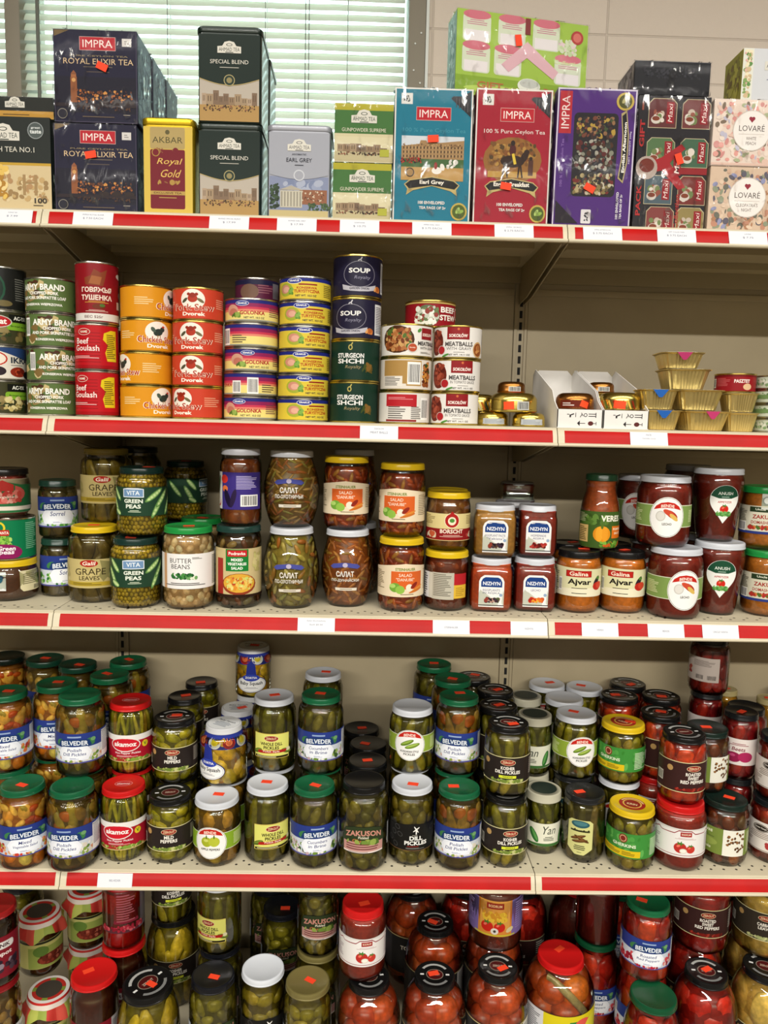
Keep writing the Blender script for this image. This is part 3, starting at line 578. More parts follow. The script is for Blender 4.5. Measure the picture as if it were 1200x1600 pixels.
@art
def goul():
    a = A(242, 80, 'B3161E')
    for k in range(10): a.r(-8, 26 - 6 * k, 78, 1.4, '8E1218')
    a.e(0, 28, 13, 6.5, 'D8C8B8').e(0, 28, 12, 5.6, 'A8141C').t('HAME', 0, 28, 4.4, 'E8DCC8', w=15).t('Beef', -4, 11, 11, 'F0E4DC', w=28, b=.01).t('Goulash', 4, -2, 11, 'F0E4DC', w=50, b=.01).ln(2, -19, 60, 6, 2, 'E0B0AC')
    a.p([(38, 26), (52, 32), (66, 32), (66, -26), (44, -26), (40, -10), (46, 4), (36, 14)], 'D8BE22').ln(54, 2, 22, 46, 13, '5A4A18').r(0, -37, 242, 6, '9A1018'); return a
@art
def tush():
    a = A(236, 104, '84141C'); a.r(0, -44, 236, 13, 'D8D4CC').t('ВЕС 525г', -6, -44, 5, '5A2420', w=34, b=.02).p([(-20, 14), (12, 12), (16, 26), (20, 42), (8, 36), (-4, 42), (-10, 30), (-22, 26)], '7E3A20').p([(-14, 16), (6, 14), (10, 28), (-8, 30)], '9A5A30').t('ГОВЯЖЬЯ', 0, 5, 9.4, 'EAD8C8', w=56, b=.035).t('ТУШЕНКА', 0, -9, 9.4, 'EAD8C8', w=58, b=.035).ln(0, -17, 46, 4, 2, 'C8983A', 1, 'c').e(4, -25, 12, 5, '6A2A14').e(10, -23, 5, 3, '4E6A2C').ln(0, -33, 44, 4, 2, 'D8B8A8', 1, 'c').e(54, 34, 12, 5, 'C8B8B0').r(54, -20, 22, 14, 'CFC8C0').e(56, 0, 6, 6, 'B8A8A0'); return a
def stew(bg, t1, hen):
    a = A(300, 57, bg); a.e(0, 8, 25, 20, 'E9E2D6', n=26).r(0, -14, 60, 12, bg)
    if hen: a.e(1, 7, 10, 7, '2E3A34', 15).e(10, 13, 5, 5, '2E3A34').e(12, 18, 3, 2, 'B8301E').e(-9, 12, 6, 4, '4A5A4E', -50).r(0, -1, 1.5, 6, '8A6A2A').r(5, -1, 1.5, 6, '8A6A2A')
    else: a.e(0, 10, 10, 8, 'A8331E').e(0, 16, 6, 5, '8E2A18').e(-8, 18, 3.4, 3, '8E2A18').e(8, 18, 3.4, 3, '8E2A18').e(-16, 6, 7, 3, '4E4A34', 40).e(16, 6, 8, 3, '6E6444', -30)
    a.t(t1, 2, -7, 13.6, 'F0E4CC', w=87, b=.032).t(t1, 2, -7, 12.6, 'A3241A', w=84, b=.012).t('Dvorek', 2, -20, 7.5, 'F4ECDC', w=46, b=.08).ln(-64, 2, 40, 16, 4, 'E4C88E' if hen else 'E09A7A').ln(70, 2, 40, 20, 5, 'E4C88E' if hen else 'E09A7A'); return a
ART['chick'] = lambda: stew('D48E1C', 'Chicken Stew', True)
ART['pork'] = lambda: stew('C4412B', 'Pork Stew', False)
def gol(back):
    a = A(312, 42.5, 'E3D27E'); a.r(0, 18, 312, 7, '262A72').r(0, 10.5, 312, 8, '8A2454').r(0, 4.5, 312, 5, 'C23A52').r(0, 0, 312, 4.6, 'D8806A').r(0, -20, 312, 2.6, '9A9A8A')
    if back: a.bar(0, -3, 24, 34).bar(-36, -6, 20, 26).ln(38, -8, 36, 18, 4, '4A3A3A').t('LONKA', -64, -2, 8, 'A8242E', w=32, b=.03)
    else: a.e(-10, 14, 15, 5.4, 'D8DCE4').e(-10, 14, 14, 4.6, '2A3A8C').t('KRAKUS', -10, 14, 4, 'F0F0EA', w=20, b=.03).e(-34, 0, 15, 12, 'C8967E').e(-32, -4, 11, 8, 'B8705E').sc(-24, -10, 26, 14, 9, 5, ['6E8A3A', '8FA850', '4E6A2C'], 2).t('GOLONKA', 12, -5, 8.2, 'A8242E', w=54, b=.035).t('NET WT. 10.5 OZ', 16, -15, 4.2, '2A2438', w=44, b=.02).ln(70, -2, 40, 20, 5, '6A4A4A')
    return a
ART['gol'] = lambda: gol(False)
ART['golb'] = lambda: gol(True)
ART['golx'] = lambda: A(270, 51, '6A2A4A').r(0, 20, 270, 10, '2A2A4E').e(-14, 0, 22, 16, '8A6A5A').ln(24, 6, 36, 20, 4, 'A86A7A').r(0, -20, 270, 9, '2A2436').r(52, 4, 22, 32, '8A8490')
@art
def tur():
    a = A(300, 42, 'D6BE3E'); a.r(0, 17.5, 300, 7, '232A78').e(-4, 15, 17, 6, 'D8DCE4').e(-4, 15, 16, 5, '26308A').t('KRAKUS', -4, 15.5, 4, 'F0F0EA', w=22, b=.03).e(-26, -2, 19, 14, '9FA83A').e(-28, -1, 13, 9, 'C98A72').e(-25, -2, 9, 6, 'DCA890').sc(-12, -6, 16, 18, 8, 5, ['5E8A34', '7FA84A'], 2).r(26, 8, 40, 3, '8A2420').t('KONSERWA', 24, 1, 5, 'A8301E', w=44, b=.03).t('TURYSTYCZNA', 24, -6, 6.4, 'A8301E', w=56, b=.04).t('NET WT. 10.5 OZ', 22, -15, 4.2, '2A2438', w=46, b=.03).ln(78, -3, 30, 26, 7, '7A6A2A'); return a
@art
def meatb():
    a = A(298, 58, 'DAD2C6'); a.r(-26, 4, 60, 46, 'A8844A').r(-34, -14, 44, 20, 'E0DACE').ln(-34, -14, 40, 18, 6, '4A4440').r(12, 2, 32, 50, 'B08C52').bar(12, 2, 28, 44).sc(42, 0, 26, 56, 22, 8, ['8A4A24', 'B06A34', '3A4A24', 'C8883E', '5A2A16'], 3); return a
@art
def meatr():
    a = A(298, 58, 'DAD6CE'); a.r(-12, 14, 66, 24, 'B0242C').ln(-12, 18, 56, 6, 2, 'D8888A').ln(-20, -10, 40, 26, 6, '5A5450').ln(22, -10, 26, 26, 7, '5A5450').bar(42, -2, 22, 44).r(-12, -26, 66, 4, '8A2A2A'); return a
@art
def meatf():
    a = A(298, 58, 'E0DCD4'); a.e(-16, 2, 36, 27, '4A2A18').sc(-16, 2, 62, 50, 46, 8, ['8A4A26', 'A86A3A', '6A341A', 'B88450', '4E6A2C', 'C89A5E'], 4).e(16, -14, 10, 9, 'D2CCC0').e(16, -14, 9, 8, 'B04A2A').t('family', 16, -14, 3, 'F0E0D0', w=12).r(50, 14, 30, 22, '8A1E22').t('SOKOLOW', 50, 12, 6, 'F0E0D0', w=26, b=.04).t('MEATBALLS', 52, -5, 8, '4A4644', w=50, b=.03).t('WITH GRAVY', 52, -14, 5, '6A6662', w=40, b=.01).e(30, 20, 5, 3, '4E8A3A', 40).ln(48, -23, 30, 4, 2, '8A847C'); return a
def meat(g):
    a = A(282, 58, 'E2DED8'); a.e(-52, 0, 20, 26, '6A2A1E').sc(-52, 2, 34, 46, 18, 8, ['8A3A28', 'A8503A', '5A2018'], 2).e(-36, -16, 9, 9, 'C8C0B8').e(-36, -16, 8, 8, 'A8242A').r(0, 17, 46, 24, '8A1E22').t('SOKOŁÓW', 0, 13, 8, 'F2E6DC', w=38, b=.04).e(0, 25, 2.4, 2.4, 'C86A3A').t('MEATBALLS', 2, -4, 9, '54504E', w=58, b=.03).t('WITH GRAVY' if g else 'IN TOMATO SAUCE', 2, -13, 5.6, '6A6664', w=52, b=.0).ln(2, -20, 34, 2, 1, '8A8680', 1, 'c').t('NET WT. 14.11 OZ', 2, -25, 3.4, '4A4644', w=46, b=.02)
    if g: a.e(46, -14, 14, 16, 'C8A06A').e(46, -14, 12, 13, '8A4A24').sc(46, -14, 18, 22, 9, 5, ['A86A3A', 'C88A4E'], 3)
    a.e(-26, -26, 8, 2, '4E8A3A', 20).ln(86, 0, 40, 40, 10, '8A8680'); return a
ART['meat'] = lambda: meat(False)
ART['meatg'] = lambda: meat(True)
@art
def beef():
    a = A(300, 48, '8A1620'); a.e(-34, -4, 26, 22, '5A6A4A').sc(-36, -4, 56, 42, 30, 8, ['D8D8CE', 'B8BEB0', '6A7A4E', '8A3A34', 'E2E2DA'], 3).t('BEEF', 14, 9, 11.5, 'EDE6DE', w=40, b=.05).t('STEW', 14, -7, 11.5, 'EDE6DE', w=44, b=.05).e(46, 4, 10, 12, 'D8D0C8').e(46, 4, 8, 10, 'A81E26').r(0, 22, 300, 3, 'B8A05A'); return a
@art
def redtin():
    a = A(232, 34, '8E1A20'); a.t('PASZTET', 18, 4, 7.5, 'F0E4DC', w=34, b=.05).ln(-22, 2, 34, 18, 6, 'B85A5A').e(30, -8, 10, 7, 'D8B48A').r(0, 15, 232, 3, '6A1218').bar(-52, 0, 16, 20); return a
def grn(dark):
    a = A(264, 26, 'C3C9B4'); a.sc(0, 0, 250, 22, 46, 6, ['7E9A6A', '9EB488', '5E7A4E', 'D8DCCB'], 2 + dark)
    if dark: a.r(0, 0, 264, 10, '6E8A56')
    a.t('INDGUUL', -8, -3, 7, '22301E', w=34, b=.04) if not dark else a.t('AENU', 12, 3, 8, '22301E', w=26, b=.04); return a
ART['grn'] = lambda: grn(0)
ART['grn2'] = lambda: grn(1)
@art
def peascan():
    a = A(308, 78, '11764A'); a.e(0, 24, 13, 13, 'D8C22A').e(0, 24, 9, 9, '11764A').r(0, 14, 40, 12, 'B8241E', rd=3).t('MOLDANTA', 2, 14, 6, 'F0E6D8', w=34, b=.04).sc(0, -2, 56, 22, 34, 5, ['6FA83A', '8FC24E', '4E8A2C', 'A8D06A'], 3).e(8, -26, 36, 17, '8A1E5A').t('Green', 14, -18, 9, 'F2EAEE', w=34, b=.03, sh=.15).t('peas', 14, -28, 9, 'F2EAEE', w=28, b=.03, sh=.15).ln(70, 6, 36, 56, 14, '7EC09A'); return a
# tea boxes
def imprap(a, x, y, w): a.r(x, y, w, w * .36, 'C8A8A0').r(x, y, w - 1.4, w * .36 - 1.4, 'B01E2A').t('IMPRA', x, y, w * .2, 'EBDCD6', w=w * .82, b=0); return a
@art
def elixir():
    a = A(143, 152, '1A1830'); a.p([(-71, 75), (-44, 75), (-71, 64)], '6E5A3A').r(0, -30, 142, 60, '191726'); imprap(a, 4, 54, 62); a.r(54, 57, 16, 13, 'CFCBC6').ln(54, 57, 8, 7, 2, '8A8682')
    a.t('PURE CEYLON TEA', 6, 34, 2.6, '8A7A5A', w=100).t('ROYAL ELIXIR TEA', 5, 25, 9.4, 'D0B48C', w=120, b=.0).ln(4, 16, 76, 3, 1, '6A5E4E', 1, 'c').ln(4, 8, 60, 3, 1, '5A4E44', 1, 'c')
    a.r(-38, -22, 11, 42, '8A5230').r(-38, 1, 9, 5, '9E6238').p([(-43, 4), (-33, 4), (-38, 10)], '8A5230').e(-38, -6, 3.4, 3.4, 'C8965A').sc(14, -32, 100, 24, 60, 3.2, ['A8622E', '7A4626', '5A3420', 'C88A46', '3A2A24'], 3, .5)
    a.r(0, -47, 142, 6, '2A2024').sc(6, -53, 110, 12, 26, 3, ['3E2A22', '4E3424', '2A2230'], 5, .2)
    for k in range(4): a.e(14 + 22 * k, -42, 9, 4, '2E2220')
    a.e(-58, -62, 8.5, 8.5, '8A8478').e(-58, -62, 7.5, 7.5, '24222E').ln(4, -66, 84, 3, 1, '6A5A4A', 1, 'c').ln(56, -62, 18, 2, 1, 'B8AC9C').r(0, -75, 142, 1.2, '4A4458').r(-70.6, 0, 1.2, 150, '4A4458').r(70.6, 0, 1.2, 150, '4A4458'); return a
def ahmad(a, x, y, w, dark='1E2C22'):
    a.p([(x - w / 2, y - w * .17), (x + w / 2, y - w * .17), (x + w / 2, y + w * .1), (x + w * .3, y + w * .12), (x + w * .2, y + w * .28), (x, y + w * .33), (x - w * .2, y + w * .28), (x - w * .3, y + w * .12), (x - w / 2, y + w * .1)], 'D2CEC2').e(x, y + w * .17, w * .13, w * .06, dark).e(x, y + w * .17, w * .1, w * .04, 'D2CEC2').t('AHMAD TEA', x, y - w * .02, w * .15, dark, w=w * .88, b=0).r(x, y - w * .14, w * .34, w * .03, dark); return a
def street(a, y, w, h, sky, seed=1, ground='A8854E'):
    a.r(0, y, w, h, sky); rg = random.Random(seed); x = -w / 2 + 4
    while x < w / 2 - 10:
        bw = rg.uniform(6, 13); bh = h * rg.uniform(.16, .36); a.r(x + bw / 2, y - h * .12 + bh / 2, bw, bh, rg.choice(['9A8468', '8A7258', 'A8927A', '7A6450']))
        for k in range(2): a.r(x + bw * (.3 + .35 * k), y - h * .1 + bh * .5, bw * .12, bh * .5, '5A4838')
        x += bw
    a.r(0, y - h * .31, w, h * .38, ground).sc(0, y - h * .19, w * .9, h * .18, 34, 2.4, ['3A2A1E', '6A4A34', '2A2018', '8A5A44', '4A3628'], seed, .6); return a
@art
def special():
    a = A(109, 150, '14231C'); street(a, -38, 106, 74, 'B0A698', 3, 'A88650')
    a.p([(-53, 12), (-53, 0)] + [(-53 + 106 * k / 12, -1 - 11 * math.sin(PI * k / 12)) for k in range(13)] + [(53, 12)], '14231C')
    for k in range(12): a.r(-53 + 106 * (k + .5) / 12, -1.4 - 11 * math.sin(PI * (k + .5) / 12), 9.4, .9, 'C8B070', math.degrees(math.atan2(-11 * PI / 106 * math.cos(PI * (k + .5) / 12), 1)))
    ahmad(a, 0, 50, 42).t('SPECIAL BLEND', 0, 28, 7, 'D2CEC2', w=68, b=0).ln(0, 18, 52, 2.6, 1, 'B8B4A8', 1, 'c').e(0, -4, 10, 10, 'A89A6A').e(0, -4, 8.6, 8.6, '24332A').e(0, -4, 5, 5, '8A7E54'); return a
@art
def earlg():
    a = A(109, 150, '9B9DA6'); a.r(0, -38, 107, 72, '7E86A0').sc(0, -24, 100, 40, 14, 12, ['8E96AE', 'A0A6B8', '747E9A'], 2); a.r(26, -38, 50, 26, '8A5A40').sc(26, -36, 46, 20, 18, 2.4, ['C8B8A0', '5A3A2A'], 3); a.r(-14, -42, 40, 30, 'B8B2A0').p([(-36, -26), (8, -26), (-14, -18)], 'A8A090')
    for k in range(7): a.r(-31 + 5.6 * k, -42, 1.6, 26, '7A7468')
    a.sc(-44, -38, 20, 50, 24, 5, ['2E3E2A', '3A4E34', '222E22'], 3).sc(36, -56, 44, 18, 20, 4, ['34482E', '4A5E3A'], 4).r(0, -68, 107, 12, 'B8A878')
    a.p([(-53, 12), (-53, 2)] + [(-53 + 106 * k / 12, 1 - 8 * math.sin(PI * k / 12)) for k in range(13)] + [(53, 12)], '9B9DA6'); ahmad(a, 0, 50, 42, '3A3C46').t('AROMATIC', 0, 37, 3, '5A5C66', w=26).t('EARL GREY', 0, 27, 7, '2A2C36', w=46, b=0).ln(0, 18, 24, 2.6, 1, '3A3C46', 1, 'c').e(0, 0, 10, 10, 'C0C2C8').e(0, 0, 8, 8, '9B9DA6'); return a
@art
def akbar():
    a = A(87, 146, 'CDB04A'); a.r(-1, 54, 62, 36, 'A8925C', rd=3).t('AKBAR', -1, 51, 10, '4A4424', w=54, b=.0).e(-1, 64, 4, 4, '5A5230').r(-1, -15, 62, 100, '6E1420', rd=3)
    a.t('Royal', 2, 14, 13, 'D8B45A', w=42, b=.0, sh=.4).t('Gold', 4, -5, 13, 'D8B45A', w=34, b=.0, sh=.4).sc(-1, 33, 54, 10, 12, 5, ['A8843E', '6E1420', '8A5A34'], 4, .2).sc(-1, -20, 50, 8, 10, 5, ['A8843E', '6E1420', '8A5A34'], 6, .2).e(-22, 30, 7, 7, 'A8843E').e(-22, 30, 5.6, 5.6, '6E1420').r(-1, -38, 62, 6.5, 'B0904A').t('EXCLUSIVE TEA', -1, -38, 3.4, '5A3A1E', w=50).ln(-1, -46, 48, 3, 1, 'B0904A', 1, 'c'); return a
@art
def gunp():
    a = A(101, 96, 'C9BF9A'); a.r(0, 42, 101, 12, 'A8A02A').r(0, 18, 101, 38, '3F6B34'); street(a, -26, 99, 40, 'CFC6A2', 5, 'B8AC86'); ahmad(a, 0, 24, 44, '24382A').t('GUNPOWDER SUPREME', 0, 5, 6, 'D8D6BC', w=76, b=0).r(36, -32, 16, 12, 'A8A83A'); return a
def imprabox(bg, name, pic, wash=True):
    a = A(139, 224, 'D8D4CC'); a.r(0, 0, 134, 219, bg).r(-48, 94, 20, 18, 'D2D0CA').sc(-48, 94, 14, 12, 14, 2, ['3A3A3A', '5A5A5A'], 3)
    a.p([(66, 109), (66, 66), (30, 96), (34, 100), (50, 100)], '2A2A2E')
    for k in range(5): a.r(40 + 5 * k, 90 - 2 * k, 1.6, 16, '4A4648')
    imprap(a, 0 if name == 'Earl Grey' else 6, 70, 62).t('100 % Pure Ceylon Tea', 2, 42, 8.6, 'E6DCD4' if wash else '3E8A9A', w=112, b=0)
    pic(a); a.p([(-50, -48), (-40, -40), (0, -34), (40, -40), (50, -48), (44, -56), (46, -66), (34, -58), (0, -50), (-34, -58), (-46, -66), (-44, -56)], 'B8A46A').p([(-48, -48), (-39, -41.5), (0, -35.5), (39, -41.5), (48, -48), (41, -55), (0, -49), (-41, -55)], '1C1A18').t(name, 0, -44.5, 8.5, 'EEE6D8', w=44 if name == 'Earl Grey' else 66, b=.03)
    a.t('100 ENVELOPED', -2 if wash else 0, -78, 5.4, 'E2DCD6', w=48, b=.03).t('TEA BAGS OF 2g', 2, -87, 5.4, 'E2DCD6', w=48, b=.03).e(50, -92, 15, 15, 'B8A04A').e(50, -92, 12, 12, '4A5A1E').e(48, -90, 6, 3, 'A8C06A', 60).e(53, -92, 6, 3, '8AA84A', 20); return a
def pic_palace(a):
    a.r(0, -4, 112, 74, 'C6CBD0'); a.p([(-56, 16), (-24, 20), (-22, 26), (-12, 26), (-10, 22), (-4, 22), (0, 30), (8, 22), (56, 27), (56, -6), (-56, -6)], '9A7A52')
    for k in range(18):
        x = -52 + 6.1 * k
        for y in (-1, 6, 13): a.r(x, y + k * .12, 2.2, 4, '4E3C2A').r(x + 2.6, y + k * .12, 1, 5, 'B8986A')
    a.sc(0, 18, 108, 6, 20, 2, ['7A5A3A', 'B8986A', '5E4630'], 2).r(0, -14, 112, 18, '3F5E34').sc(-38, -8, 40, 12, 22, 2.6, ['A8241E', '6A1A16', '2A1A1A'], 3).r(0, -30, 112, 22, 'B08A4E').e(8, -24, 9, 6, 'E0DAD0').e(18, -18, 4, 6, 'E0DAD0', 20).e(6, -16, 3, 6, '8A2A24').e(-40, -28, 8, 8, '3A2A1E').e(-40, -28, 6, 6, '9A7A4E').sc(36, -14, 26, 20, 8, 4, ['E6E2DA', 'C8C4BC'], 4)
def pic_horse(a):
    a.e(0, -4, 54, 38, '8A5E2C').sc(0, 6, 90, 44, 50, 6, ['6E4A24', '9A7238', '4E3A1E', '7A4A24', 'A8803E'], 3).r(0, -28, 90, 10, 'B08A42').e(0, -6, 22, 10, '2E1C14').e(22, 2, 6, 11, '2E1C14', -30).e(26, 10, 5, 4, '2E1C14')
    for x, r in ((-16, -10), (-10, 8), (12, -6), (17, 10)): a.r(x, -22, 3, 22, '2A1A12', r)
    a.e(0, 12, 6, 10, '4A1E1E').e(0, 24, 4, 4.5, '2A1E18').r(3, -2, 5, 18, 'D0B43A', 15).r(34, -16, 9, 26, '4A2A20').e(34, -1, 3, 3.4, '2A1E18')
@art
def teal(): return imprabox('156F86', 'Earl Grey', pic_palace, False)
@art
def redb(): return imprabox('98172A', 'English Breakfast', pic_horse)
@art
def purple():
    a = A(142, 232, 'C8C0D0'); a.r(0, 0, 137, 227, '47206E').r(-56, 76, 22, 70, 'A8242E').t('IMPRA', -56, 76, 14, 'E2D0CC', w=54, rot=90, b=0).t('100 % Pure Ceylon Tea', -58, -8, 6, '7A5A9A', w=80, rot=90)
    a.r(0, 6, 80, 140, '1E1A1E', rd=8).sc(0, 52, 74, 40, 46, 6, ['2A2426', '3A2420', '6A3A2A', '8A6444', '1A1A1E', 'A88A3A', '3E4A2C'], 2).sc(0, 6, 76, 56, 46, 7, ['3A3A34', '7E7E6E', '54201E', '2A2A22', '9A968A', '44281A'], 3).sc(0, -42, 76, 40, 60, 6, ['A8986E', '6A2420', '5A4A34', 'B8B098', '2E2A24', '7E7044'], 4)
    a.p([(44, 76), (54, 82), (60, 40), (60, -6), (54, -40), (44, -32), (48, 0), (48, 40)], 'A8986A').p([(46, 72), (53, 78), (58, 40), (58, -4), (53, -36), (46, -30), (50, 0), (50, 40)], '16141A').t('English Afternoon', 53, 20, 6, 'EEE8E0', w=84, rot=90, b=.03).t('NET WEIGHT 200g', 63, 20, 3.4, 'C8BCD8', w=54, rot=90)
    a.e(50, 96, 16, 15, 'B8A04A').e(50, 96, 12, 11.5, '4A4A1E').e(48, 98, 6, 3, 'A8A06A', 60).p([(-66, -72), (-66, -110), (-24, -110)], '1E1420').r(-10, -98, 18, 24, 'D2CED0', rd=2).sc(-10, -98, 11, 18, 10, 2, ['3A3A3E'], 2).t('100 ENVELOPED', 46, -78, 4.6, 'E2DCE6', w=46, rot=90, b=.03).t('TEA BAGS OF 2g', 53, -80, 4.6, 'E2DCE6', w=42, rot=90, b=.03); return a
@art
def greeng():
    a = A(250, 144, '97B644'); a.r(0, -54, 250, 30, '7E9E2C').e(-20, -60, 90, 8, 'A8C24E')
    for x, y in ((-88, 42), (-22, 42), (44, 42), (-88, -10), (-28, -10), (88, -14)): a.r(x, y, 52, 46, 'C9D0B8', rd=6).e(x, y + 23, 26, 8, 'C46A78').ln(x, y + 10, 40, 10, 3, 'B87A8A', 1, 'c').r(x, y - 12, 44, 18, 'DCD6D6')
    a.sc(86, 28, 40, 34, 18, 7, ['C8D2B0', 'D8C0C4', 'B8C89A'], 3).e(104, 48, 12, 12, 'A83A34').e(104, 48, 8, 8, 'C86A5E').t('Collection', 88, 2, 7, 'C8D89A', w=54, sh=.2).r(8, 56, 10, 28, '7A2A2A').p([(8, 30), (-40, -14), (-26, -26), (8, 2), (60, -30), (70, -16)], 'D2A8B0').e(14, -46, 22, 13, 'D8DCD0').e(14, -42, 18, 8, 'B8BCB4').t('GIFT', -60, -53, 12, 'A8642A', w=50, b=.05).t('PACK', 70, -53, 12, 'A8642A', w=54, b=.05); return a
@art
def blackg():
    a = A(132, 228, '201C20')
    for i, (x, y) in enumerate(((-22, 84), (40, 84), (-22, 18), (40, 18), (-22, -46), (40, -46), (-16, -100), (40, -100))):
        c = ['5A2A2A', '6A3432', '4E6A44', '3E5E46', '4A5A62', '6E2A24', '7A3A36', '8A7A4A'][i]; a.p([(x - 26, y - 24), (x + 26, y - 24), (x + 26, y + 18), (x + 18, y + 26), (x - 18, y + 26), (x - 26, y + 18)], 'B8AC8A').p([(x - 25, y - 23), (x + 25, y - 23), (x + 25, y + 17), (x + 17, y + 25), (x - 17, y + 25), (x - 25, y + 17)], c).sc(x - 8, y - 4, 28, 30, 12, 6, ['B8A898', 'D2C8BC', '8A4A3A', '6A7A4A'], i).r(x + 14, y + 2, 14, 36, '8A1A22').t('Maxi', x + 14, y + 2, 8, 'E0CCC4', w=30, rot=90, b=.0, sh=.2).e(x - 12, y - 10, 9, 7, 'C8BEB4').e(x - 12, y - 8, 7, 4, '7A3A24')
    a.p([(-50, 0), (-20, 10), (16, 34), (24, 26), (-4, 2), (28, -40), (14, -44), (-18, -12), (-46, -18)], '9A1E24').r(46, -12, 60, 11, '8A1E22').e(-46, -8, 20, 20, 'A8988E').e(-46, -4, 14, 12, '6A2A1E').r(10, 0, 14, 40, '8A1A22').t('Maxi', 10, 0, 9, 'E8D4CC', w=32, rot=90, sh=.2).t('GIFT', -58, 50, 9, 'A82A2A', w=46, rot=90, b=.05).t('PACK', -58, -64, 9, 'A82A2A', w=52, rot=90, b=.05).t('Collection', 14, -82, 8, '9A2A2A', w=60, rot=90, b=.03).ln(-58, 96, 5, 30, 1, '8A4A3A'); return a
@art
def blackt(): return A(138, 54, '1E1E22').sc(0, 8, 110, 20, 40, 4, ['2A2A30', '34343A'], 2, .3).r(0, 26, 138, 1.4, '4A4A50')
def lovare(t, cols, hue):
    a = A(122, 110, hue); a.sc(0, 0, 118, 106, 70, 9, cols, len(t[0]), .35).r(0, -52, 122, 4, cols[0]).e(8, 4, 34, 34, 'C8BEB4', n=30).e(8, 4, 32.5, 32.5, 'E8E2DC', n=30).e(5, 24, 3, 3, '8E2A3A').e(10, 24, 3, 3, '8E2A3A').p([(2.4, 23), (12.6, 23), (7.5, 17)], '8E2A3A').t('LOVARÉ', 8, 9, 12, '4A3E3A', w=46, b=0).r(8, -2, 46, .6, 'A89A90')
    for i, l in enumerate(t): a.t(l, 8, -9 - 8 * i, 5.4, '5A4A44', w=len(l) * 3.6, b=.0)
    return a
ART['lovw'] = lambda: lovare(['WHITE', 'PEACH'], ['D8B8A8', 'C88A84', 'E2D2C4', 'A8AE8A', 'B8B4C4', 'D89A90', '7A6A5A'], 'DCCABC')
ART['lovc'] = lambda: lovare(["CLEOPATRA'S", 'NIGHT'], ['C8A890', '6A6A5E', 'B8866E', '8A9078', 'D8C0A8', '5E5A66', 'A87A5A', '8E90B0'], 'CDB49C')
@art
def ahmr():
    a = A(84, 74, 'C9CBCE'); a.r(-34, 0, 16, 74, 'D8D8CC').sc(-34, 0, 14, 72, 26, 5, ['C8B08A', '7E9A5A', 'D8A8A0', 'E2D8B8', '5E8A4A'], 2); ahmad(a, 14, 14, 46, '4A4C56').ln(14, -6, 40, 5, 2, '7A8098', 1, 'c'); return a
@art
def teano():
    a = A(150, 156, '1E231F'); a.r(0, 0, 150, 5, 'B8922E').r(0, -40, 150, 76, 'C8B48A').sc(30, -40, 90, 50, 30, 7, ['B89A68', 'A8845A', 'D2BE94', '94784E'], 3).r(28, -34, 5, 34, '9A7E54').r(48, -34, 5, 34, '9A7E54').r(38, -30, 26, 3, '9A7E54').sc(-20, -30, 46, 60, 20, 10, ['C8983A', 'D8B45A', 'A87A2E', 'E0C88A'], 5).r(-28, -40, 22, 22, '2A2E34')
    ahmad(a, -6, 48, 56).t('ENGLISH TEA NO.1', -4, 24, 8.6, 'D2CEC0', w=102, b=0).e(50, 56, 14, 14, '8A9090').e(50, 56, 12.6, 12.6, '4A5250').t('great', 50, 60, 4, 'D2D6D4', w=16).t('taste', 50, 54, 6, 'D2D6D4', w=20, b=.03).t('100', 56, -60, 9, '3A342A', w=22, b=.04).ln(56, -68, 26, 3, 1, '4A4438'); return a
@art
def teanof():
    a = A(150, 34, '22241F'); a.r(12, -11, 140, 12, 'B88A34').ln(10, -11, 70, 4, 1, '6A4E1E', 1, 'c'); ahmad(a, 8, 6, 34)
    for k in range(8): a.r(-70 + 6 * k, 0, 1.6, 32, '8A8E8A', -12)
    return a

